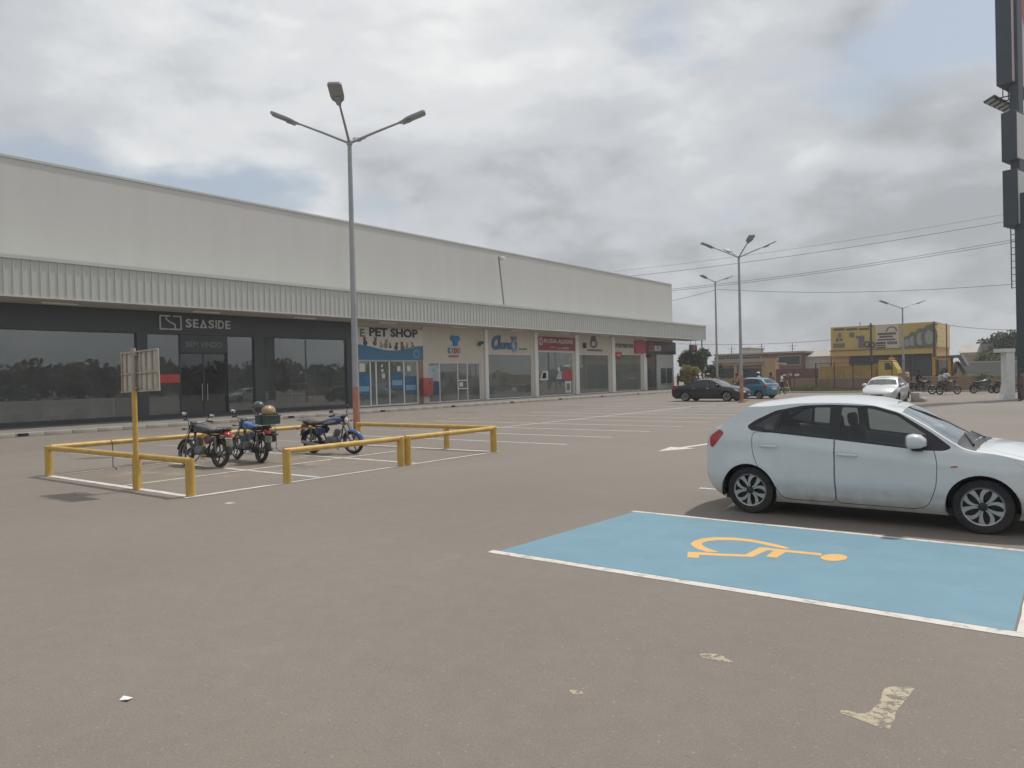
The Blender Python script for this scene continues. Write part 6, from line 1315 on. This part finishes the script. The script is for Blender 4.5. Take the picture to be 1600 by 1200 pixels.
# yellow tyre shop across the road
YB = 98.0
xl, xr = onY(1298, 530, YB).x, onY(1463, 530, YB).x
def zB(px, py, Y=YB): return onY(px, py, Y).z
zt, zm_, zs_ = zB(1380, 507), zB(1380, 545.5), zB(1380, 556)
m_yw = pm('yellow_wall', (.50, .37, .12), .8, var=.08, vs=.5, dirt=(.5, .40, .25), dirt_amt=.4, dirt_s=.5); m_ow = pm('orange_beige_wall', (.52, .31, .155), .85, var=.08, vs=.6); m_shut = pm('dark_shutter', (.045, .06, .065), .6, var=.1); m_py = pm('pale_yellow_wall', (.62, .50, .26), .85, var=.12, vs=.8)
yb = thing('yellow_shop_building', 'two-storey yellow tyre shop with billboard front across the road', 'building', ((xl+xr)/2, YB, 0))
MB().b2(xl, xr, YB, YB+11, zm_, zt).build('upper_storey', [m_py], yb); MB().b2(xl+.05, xr-.05, YB+.5, YB+10.9, 0, zm_-.004).build('ground_storey', m_ow, yb)
MB().b2(xl+.06, onY(1326, 560, YB).x, YB+.1, YB+.498, 0, zm_-.01).build('corner_wall', m_ow, yb)
MB().b2(xl+.02, xr-.02, YB-.35, YB-.03, zs_+.1, zm_-.05).build('beam', m_yw, yb); MB().b2(xl-.1, xr+.1, YB-.45, YB-.02, zm_-.045, zm_+.06).build('canopy_ledge', pm('ledge_brown', (.22, .15, .08), .8), yb)
sx = onY(1328, 575, YB).x; k = 0
while sx < xr-.6:
    e = min(sx+2.35, xr-.25); s_ = MB().b2(sx, e-.25, YB+.38, YB+.46, 0, zs_).build('shutter', m_shut, yb)
    for zz in np.arange(.2, zs_-.1, .42): MB().b2(sx+.02, e-.27, YB+.36, YB+.378, zz, zz+.36).build('slat', m_shut, s_)
    MB().b2(e-.24, e-.02, YB+.2, YB+.497, 0, zs_+.08).build('pillar', m_ow if k % 2 else m_shut, yb); sx = e; k += 1
bbd = MB().b2(xl+.08, xr-.08, YB-.10, YB-.006, zm_+.08, zt-.06).build('billboard', m_yw, yb)
m_bk = pm('print_black', (.10, .085, .07), .7, var=.3, vs=4); m_pw = pm('billboard_white', (.56, .50, .44), .7, var=.06); m_pu = pm('billboard_purple', (.16, .12, .18), .7, var=.3, vs=1); m_ty = pm('billboard_tyre', (.15, .15, .12), .7, var=.3, vs=3); m_tyl = pm('billboard_tyre_light', (.30, .31, .28), .7, var=.2, vs=3)
def bb(nm, px0, py0, px1, py1, m, d=.004, th=.01):
    a = onY(px0, py0, YB-.1); b = onY(px1, py1, YB-.1); MB().b2(a.x, b.x, YB-.1-d-th, YB-.1-d, b.z, a.z).build(nm, m, bbd)
bb('white_panel', 1368, 509, 1404.5, 546, m_pw)
for (x0, y0, x1, y1) in ((1371, 520.5, 1400, 522.5), (1374, 525, 1395, 527), (1371, 530, 1399, 531.2), (1369, 534.5, 1384, 537.5), (1369, 539, 1384, 540.5), (1369, 542, 1384, 544)): bb('print_line', x0, y0, x1, y1, m_bk, .016)
bb('blue_strip', 1386, 533.5, 1402, 537.5, m_pu, .016)
for (x0, y0, x1, y1) in ((1303, 513.5, 1320, 516), (1322, 513.2, 1340, 515.6), (1342, 512.8, 1358, 515.2)): bb('print_line', x0, y0, x1, y1, m_bk)
for (x0, y0, x1, y1) in ((1309, 521, 1315, 527), (1306, 528, 1310, 534), (1311, 528.5, 1317, 533), (1302, 537, 1320, 543), (1327, 520, 1335, 527), (1337, 525, 1341, 529)): bb('print_block', x0, y0, x1, y1, m_ty)
bb('purple_block', 1341, 525, 1351, 543, m_pu)
for (px, py) in ((1355, 538), (1362, 539)):
    a = onY(px, py, YB-.13); MB().lathe([(.20, 0), (.42, 0), (.42, -.01), (.20, -.01)], 20, (a.x, YB-.115, a.z), 'y', closed=True).build('printed_tyre', m_bk, bbd)
a = onY(1393, 518, YB-.13); q = MB()
q.add([(a.x+r*math.cos(an), YB-.118, a.z+r*math.sin(an)) for r in (.62, .48) for an in [PI*i/16 for i in range(17)]], [(i, i+1, 18+i, 17+i) for i in range(16)]); q.build('arc_mark', m_bk, bbd)
for (px, py, w_, h_) in ((1417, 536, .55, .85), (1426, 533, .65, 1.1), (1438, 530, .80, 1.3), (1452, 527, .95, 1.5)):
    a = onY(px, py, YB-.13)
    for f_, mm, d in ((1, m_ty, .0), (.55, m_tyl, .004)):
        MB().prism([(a.x+w_*f_*math.cos(an)*.9, a.z+h_*f_*math.sin(an)) for an in [2*PI*i/18 for i in range(18)]], lambda u, v, k: (u, YB-.116-d-(px-1400)*.0004-k, v), 0, .004).build('printed_tyre', mm, bbd)
MB().b2(xr+.004, xr+.05, YB+.3, YB+10.7, zm_+.1, zt-.1).build('side_sign', pm('side_sign_pale', (.64, .48, .18), .8, var=.18, vs=1.5), yb)
for zz in np.arange(zm_+.4, zt-.3, .5): MB().b2(xr+.05, xr+.06, YB+1, YB+9, zz, zz+.16).build('faded_line', m_pw, yb)
MB().tube([(xl+3.2, YB+1, zt), (xl+3.2, YB+1, zt+.5)], .05, 6).build('roof_vent', m_bk, yb)
# tipper truck behind the wall
YT = 75.0; a = onY(1281, 590, YT); b = onY(1402, 590, YT); m_tb = pm('truck_body_yellow', (.40, .25, .07), .7, var=.15, vs=1.5, dirt=(.2, .13, .07), dirt_amt=.6); m_tc = pm('truck_cab_yellow', (.56, .40, .07), .5, var=.06)
tk = thing('tipper_truck', 'old yellow tipper truck standing behind the wire fence', 'truck', ((a.x+b.x)/2, YT+1.2, 0)); xb = onY(1367, 590, YT).x; xc0 = onY(1372, 590, YT).x; xc1 = onY(1392, 590, YT).x
tb = MB().b2(a.x, xb, YT+.0, YT+.08, 1.0, 2.12).b2(a.x, xb, YT+2.3, YT+2.38, 1.0, 2.12).b2(a.x, a.x+.08, YT+.081, YT+2.299, 1.0, 2.12).b2(xb-.08, xb, YT+.081, YT+2.299, 1.0, 2.3).b2(a.x+.081, xb-.081, YT+.081, YT+2.299, 1.0, 1.1).build('tipper_body', m_tb, tk)
for x in np.linspace(a.x+.1, xb-.1, 10): MB().b2(x-.04, x+.04, YT-.05, YT-.002, 1.0, 2.1).build('stake', m_tb, tb)
MB().b2(a.x-.02, xb+.02, YT-.04, YT+.1, 2.122, 2.2).build('top_rail', m_tb, tb)
cb_ = MB().prism([(xc0, .9), (xc1+.55, .9), (xc1+.5, 1.75), (xc1+.05, 2.62), (xc0+.1, 2.66), (xc0, 2.5)], lambda u, v, d: (u, YT+.15+d, v), 0, 2.1).build('cab', m_tc, tk)
MB().prism([(xc0+.55, 1.75), (xc1+.15, 1.75), (xc1-.12, 2.38), (xc0+.55, 2.38)], lambda u, v, d: (u, YT+.13+d, v), 0, .015).build('cab_window', m_shut, cb_); MB().bev((xc0+.95, YT+1.1, 2.75), (.5, .3, .16), .04).build('beacon', pm('beacon_orange', (.6, .22, .05), .4), cb_, 40)
MB().bev((xc1+.85, YT+1.2, 1.15), (.75, 1.6, .7), .12).build('bonnet', pm('truck_bonnet', (.42, .27, .16), .6, var=.2), tk, 40)
MB().b2(a.x+.1, xc1+.6, YT+.7, YT+1.7, .62, .9).build('chassis', m_bk, tk)
for x in (a.x+.8, a.x+1.9, xc1+.4):
    for yy in (YT+.05, YT+2.0): make_wheel('wheel', tk, x-tk.location.x, yy+.15-tk.location.y, .48, .28, -1 if yy < YT+1 else 1, 6, False)
# backhoe loader
YO = 72.0; a = onY(1459, 590, YO); b = onY(1500, 590, YO); m_or = pm('loader_yellow', (.50, .27, .04), .55, var=.12); lo = thing('backhoe_loader', 'yellow backhoe loader cab parked behind the low wall', 'loader', ((a.x+b.x)/2, YO+1, 0))
x0, x1 = a.x, onY(1486, 590, YO).x
fr_ = MB()
for x, y in ((x0+.05, YO), (x1-.1, YO), (x0+.05, YO+1.5), (x1-.1, YO+1.5)): fr_.b2(x-.09, x+.09, y-.07, y+.07, .8, 2.55)
fr_.b2(x0-.1, x1+.05, YO-.12, YO+1.62, 2.552, 2.72); fr_.b2(x0-.1, x1+.0, YO-.1, YO+1.6, .6, 1.05); fr_.build('cab_frame', m_or, lo)
MB().b2(x0+.145, x1-.195, YO-.02, YO-.005, 1.06, 2.5).build('cab_glass', glass('cab_glass', (.45, .5, .5), 1.1), lo); MB().bev((x0+.75, YO+.75, 1.35), (.5, .55, .9), .08).build('driver_seat', m_bk, lo, 40)
MB().prism([(x1, .6), (x1+1.25, .6), (x1+1.3, 1.2), (x1, 1.35)], lambda u, v, d: (u, YO+.35+d, v), 0, .9).build('bonnet', m_or, lo)
MB().tube([(x1+.1, YO+.2, 1.1), (x1+.35, YO+.2, 2.3), (x1+1.1, YO+.2, .9)], .11, 6).tube([(x1+.1, YO+1.4, 1.1), (x1+.35, YO+1.4, 2.3), (x1+1.1, YO+1.4, .9)], .11, 6).build('loader_arm', m_bk, lo)
MB().prism([(x1-1.2, 2.78), (x1+.75, 2.86), (x1+1.2, 1.95), (x1+.95, 1.9), (x1+.55, 2.6), (x1-.9, 2.70)], lambda u, v, d: (u, YO-.25+d, v), 0, 2.0).build('raised_bucket', pm('bucket_grey', (.13, .14, .15), .6, .4), lo)
for x, R_ in ((x0+.35, .62), (x1+.85, .42)):
    for s, yy in ((-1, YO-.02), (1, YO+1.5)): make_wheel('wheel', lo, x-lo.location.x, yy-lo.location.y, R_, .34, s, 6, False)
# grey block wall and further buildings on the right
YG = 84.0; a = onY(1497, 590, YG); b = onY(1600, 590, YG); m_gw = pm('grey_block_wall', (.24, .25, .25), .9, var=.08, vs=.7); gw = thing('grey_block_wall', 'plain grey block wall right of the loader', 'wall', (a.x, YG, 0)); zt_ = zB(1540, 566.5, YG); x = a.x-.5
while x < b.x+14: MB().b2(x+.01, x+3.19, YG, YG+.2, 0, zt_).build('wall_bay', m_gw, gw); MB().b2(x+.005, x+3.195, YG-.04, YG+.24, zt_+.003, zt_+.14).build('coping', m_kerb2, gw); x += 3.2
def house(label, px0, px1, py, Y, dep, mat, roof, name='house', wins=(), rz=0, over=.25, pitch=0.0, cat='building'):
    a = onY(px0, py, Y); b = onY(px1, py, Y); z = a.z*.5+b.z*.5; t = thing(name, label, cat, ((a.x+b.x)/2, Y, 0))
    MB().b2(a.x, b.x, Y, Y+dep, 0, z).build('wall', mat, t)
    if pitch: MB().prism([(Y-over, z+.003), (Y+dep+over, z+.003), (Y+dep/2, z+pitch)], lambda u, v, d: (d, u, v), a.x-over, b.x+over).build('roof', roof, t)
    else: MB().b2(a.x-over, b.x+over, Y-over, Y+dep+over, z+.003, z+.22).build('roof', roof, t)
    for (w0, y0, w1, y1, m) in wins:
        p = onY(w0, y0, Y); q = onY(w1, y1, Y); f_ = MB().b2(p.x, q.x, Y-.06, Y-.004, q.z, p.z).build('window', m_white if m is None else m_kerb2, t); MB().b2(p.x+.08, q.x-.08, Y-.075, Y-.062, q.z+.08, p.z-.08).build('pane', m or m_shut, f_)
    return t
m_rs = pm('roof_sheet', (.33, .31, .28), .6, var=.15, vs=1); m_bw = pm('brown_wall', (.22, .135, .105), .9, var=.12); m_wh = pm('offwhite_wall', (.50, .46, .41), .9, var=.1); m_tan = pm('tan_wall', (.42, .30, .185), .9, var=.1); m_mar = pm('maroon_fence', (.14, .06, .06), .8, var=.12); m_conc2 = pm('grey_slab', (.33, .30, .27), .9, var=.15)
house('beige house gable with pale wall behind the grey block wall', 1500, 1523, 551, 112, 8, m_wh, m_rs, pitch=1.2)
house('mauve-grey flat-roofed house behind the grey wall', 1520, 1545, 541, 118, 9, pm('mauve_wall', (.34, .29, .28), .9), m_conc2, over=.1)
house('long peach wall building with painted lettering behind the grey wall', 1508, 1541, 557, 100, 3, pm('peach_wall', (.48, .35, .26), .9, var=.08), m_conc2, over=.05, wins=((1512, 559.5, 1537, 561.2, m_bw), (1517, 564, 1533, 565.4, m_bw)))
# old shops on the left of the yellow building
house('long brown workshop with grey sheet roof and wide dark windows', 1121, 1254, 553.5, 100, 9, m_bw, m_rs, over=.4, wins=((1122, 558, 1134, 564, m_shut), (1139, 557.5, 1189, 562, m_shut), (1215, 556.5, 1251, 570, m_shut)))
house('off-white shed with pitched sheet roof beside the brown workshop', 1255, 1298, 557, 101, 8, m_wh, m_rs, pitch=1.0, over=.2)
sh_ = house('low tan shop row with dark shutters and worn canopy', 1117, 1198, 571, 92, 5, m_tan, m_conc2, over=.7, wins=((1123, 575, 1148, 592, m_shut), (1160, 575, 1191, 592, m_shut)))
for px in (1150, 1157, 1193, 1197): p = onY(px, 580, 91.3); MB().b2(p.x-.15, p.x+.15, 91.15, 91.45, 0, zB(1160, 571, 92)).build('pillar', m_tan, sh_)
p0 = onY(1119, 568, 91.2); p1 = onY(1196, 566, 91.2); MB().b2(p0.x, p1.x, 91.0, 91.2, p0.z+.02, p0.z+.5).build('parapet', m_conc2, sh_)
p = onY(1205, 562, 91.5); t = thing('tan_gate_pillar', 'tall square tan pillar at the end of the old shop row', 'pillar', (p.x, 91.5, 0)); MB().b2(p.x-.65, p.x+.65, 91.0, 92.2, 0, p.z).build('shaft', m_tan, t); MB().b2(p.x-.72, p.x+.72, 90.95, 92.25, p.z+.002, p.z+.18).build('cap', m_tan, t)
a = onY(1212, 577, 88); b = onY(1276, 577, 88); t = thing('maroon_sheet_fence', 'maroon sheet-metal fence with white scrawl behind the sweeper', 'fence', (a.x, 88, 0)); x = a.x
while x < b.x: MB().b2(x+.01, x+1.19, 88, 88.05, 0, a.z).build('sheet', m_mar, t); x += 1.2
for px, w_ in ((1228, .5), (1233, .35), (1245, .3)): p = onY(px, 586, 87.95); MB().prism([(p.x-w_, p.z-.12), (p.x+w_, p.z-.05), (p.x+w_*.6, p.z+.2), (p.x-w_*.2, p.z+.08), (p.x-w_*.8, p.z+.22)], lambda u, v, d: (u, 87.99-d, v), 0, .01).build('white_scrawl', c_white, t)
house('pale apartment block far behind the shop row', 1160, 1172, 545, 150, 8, m_wh, m_conc2, over=.2)
# trees
q = onY(1083, 575, 82); tree('dull green tree behind the canopy end', q.x, q.y, 5.6, 2.1, g_dull, 3200, .17, base=.22)
q = onY(1097, 575, 76); tree('yellow-green feathery bush in front of the dull green tree', q.x-.5, q.y-2, 3.3, 1.25, g_yel, 1700, .15, base=.18, trunk=.08)
q = onY(1112, 575, 80); tree('dark green shrub right of the yellow-green bush', q.x, q.y, 3.9, 1.3, g_dark, 1700, .14, base=.15, trunk=.08)
q = onY(1074, 585, 78); tree('small olive bush by the bank corner', q.x, q.y, 2.6, 1.0, g_mid, 1100, .13, base=.12, trunk=.07)
q = onY(1140, 575, 150); tree('broad rounded dark tree behind the old shops', q.x, q.y, 6.4, 4.6, g_dark, 3000, .34, base=.1, flat=.9)
q = onY(1290, 570, 140); tree('small dark treetop left of the yellow building', q.x, q.y, 5.0, 2.2, g_dark, 900, .3)
for k, (px, Y, h, r, g_, lab) in enumerate(((1553, 120, 6.3, 2.6, g_dark, 'dark bushy tree left of the pylon, behind the houses'), (1566, 126, 7.6, 3.0, g_dark, 'taller dark tree just left of the pylon'), (1580, 118, 6.6, 2.6, g_dark, 'dark tree touching the pylon outline'), (1556, 100, 4.0, 2.3, g_mid, 'light olive bush over the grey wall, left one'), (1573, 99, 3.9, 2.2, g_mid, 'light olive bush over the grey wall, right one'), (1600, 124, 7.0, 3.2, g_dark, 'dark tree beyond the pylon'))):
    q = onY(px, 570, Y); tree(lab, q.x, q.y, h, r, g_, 2000, .24 if Y > 110 else .18, base=.15)
# small palm by the wall
def palm(label, x, y, h, n, L, mat, group='palms'):
    t = thing('palm', label, 'palm', (x, y, .05)); MB().tube([(x, y, .05), (x+.03, y, h*.6), (x, y, h)], [.09, .07, .06], 8).build('trunk', m_bark, t, 60)
    for i in range(n):
        a = 2*PI*i/n+RNG.uniform(-.2, .2); d = Vector((math.cos(a), math.sin(a), 0)); s = Vector((-d.y, d.x, 0)); up_ = RNG.uniform(.25, .9); f_ = MB(); P = []
        for j in range(8): u = j/7; P.append(Vector((x, y, h))+d*(L*u)+Vector((0, 0, L*(up_*u-.9*u*u))))
        f_.tube(P, [.014]*7+[.004], 4)
        for j in range(1, 8):
            for sd_ in (-1, 1):
                for w0 in (0, .5):
                    b_ = P[j-1].lerp(P[j], w0); tip = b_+s*(sd_*.30*L*(1-.5*j/8))+d*.10*L-Vector((0, 0, .12*L)); f_.add([b_, b_+d*.05, tip], [(0, 1, 2)])
        f_.build('frond', mat, t)
    return t
q = G(1527, 613); palm('small drooping palm in front of the low wall above a parked motorcycle', q.x, 65.2, 1.15, 13, 1.25, leafmat('palm_green', (.04, .06, .025), (.11, .12, .05)))
# poles and overhead lines
m_pole = pm('pole_dark', (.06, .058, .055), .8); m_line_w = pm('wire_dark', (.05, .05, .055), .6)
for k, (px, py, Y, lab) in enumerate(((1360.5, 505, 90, 'dark utility pole in front of the billboard, left one'), (1459, 503, 90, 'dark utility pole at the right corner of the billboard'), (1478.5, 505, 93, 'thin pole rising beside the yellow building side wall'))):
    p = onY(px, py, Y); MBt = MB().tube([(p.x, Y, 0), (p.x, Y, p.z)], [.15, .10] if k < 2 else [.07, .05], 8); t = thing('utility_pole', lab, 'pole', (p.x, Y, 0), 0, 'roadside poles'); MBt.build('pole', m_pole, t, 60)
    if k < 2: MB().b2(p.x-.35, p.x+.35, Y-.06, Y+.06, p.z-.35, p.z-.25).build('crossarm', m_pole, t)
for k, (px, py) in enumerate(((1143, 541), (1190, 537), (1238, 536), (1288, 545), (1548, 522), (1551, 521))):
    Y = 128; p = onY(px, py, Y); t = thing('antenna_mast', ('thin antenna mast above the old shops, %s' % ('left', 'middle', 'right', 'next to the yellow building')[k]) if k < 4 else ('thin twin mast by the right trees, %s' % ('left', 'right')[k-4]), 'mast', (p.x, Y, 0), 0, 'antenna masts'); MB().tube([(p.x, Y, 0), (p.x, Y, p.z)], .06, 6).build('mast', m_pole, t)
    if k < 4:
        for dz, w_ in ((.5, .7), (1.0, .5)): MB().tube([(p.x-w_, Y, p.z-dz), (p.x+w_, Y, p.z-dz)], .03, 5).build('crossbar', m_pole, t)
for k, (ax, ay, bx, by, sag, lab) in enumerate(((960, 424, 1640, 322, .5, 'topmost faint overhead line'), (960, 434, 1640, 334, .5, 'second overhead line from the top'), (1030, 453.5, 1640, 364, .5, 'upper wire of the close pair of overhead lines'), (1030, 456, 1640, 368, .5, 'lower wire of the close pair of overhead lines'), (1120, 452, 1640, 439, .7, 'nearly level overhead line beyond the lamp posts'), (1000, 478, 1117, 453, .2, 'short overhead line reaching the far lamp post'), (1060, 537, 1300, 531, .3, 'low overhead line above the old shops'), (1460, 504, 1640, 513, .4, 'overhead line from the billboard pole to the pylon side'))):
    Y = 90.0 if k < 7 else 90.3; A_ = onY(ax, ay, Y); B2 = onY(bx, by, Y); n_ = 16
    o = MB().tube([A_.lerp(B2, i/n_)-Vector((0, 0, sag*4*(i/n_)*(1-i/n_))) for i in range(n_+1)], .022 if k else .014, 4, cap=False).build('overhead_wire', m_line_w); tag(o, lab, 'wire', 'overhead wires')
# trees along the other side of the car park (behind the camera, mirrored in the shop glass)
cs = [(62+RNG.uniform(-4, 4), y, RNG.uniform(1.2, 4.6)) for y in np.arange(-70, 130, 1.6)]; leavesb = leaves('tree_belt', g_dark, None, cs, [(3.0, 3.2, 3.0)]*len(cs), 26000, .62); tag(leavesb, 'belt of dark trees along the open side of the car park', 'trees', kind='stuff')

# ------------------------------------------------------------------ dusty air
hm = bpy.data.materials.new('dusty_air'); hm.use_nodes = True; hn = hm.node_tree.nodes; hn.clear()
pv_ = hn.new('ShaderNodeVolumePrincipled'); pv_.inputs['Color'].default_value = (.86, .87, .88, 1); pv_.inputs['Density'].default_value = .0009; pv_.inputs['Anisotropy'].default_value = .2
ho_ = hn.new('ShaderNodeOutputMaterial'); hm.node_tree.links.new(pv_.outputs[0], ho_.inputs['Volume'])
hz = MB().b2(-910, 910, -910, 910, -1.1, 26.0).build('haze', hm); tag(hz, 'thin dusty haze over the car park', 'haze', kind='stuff')
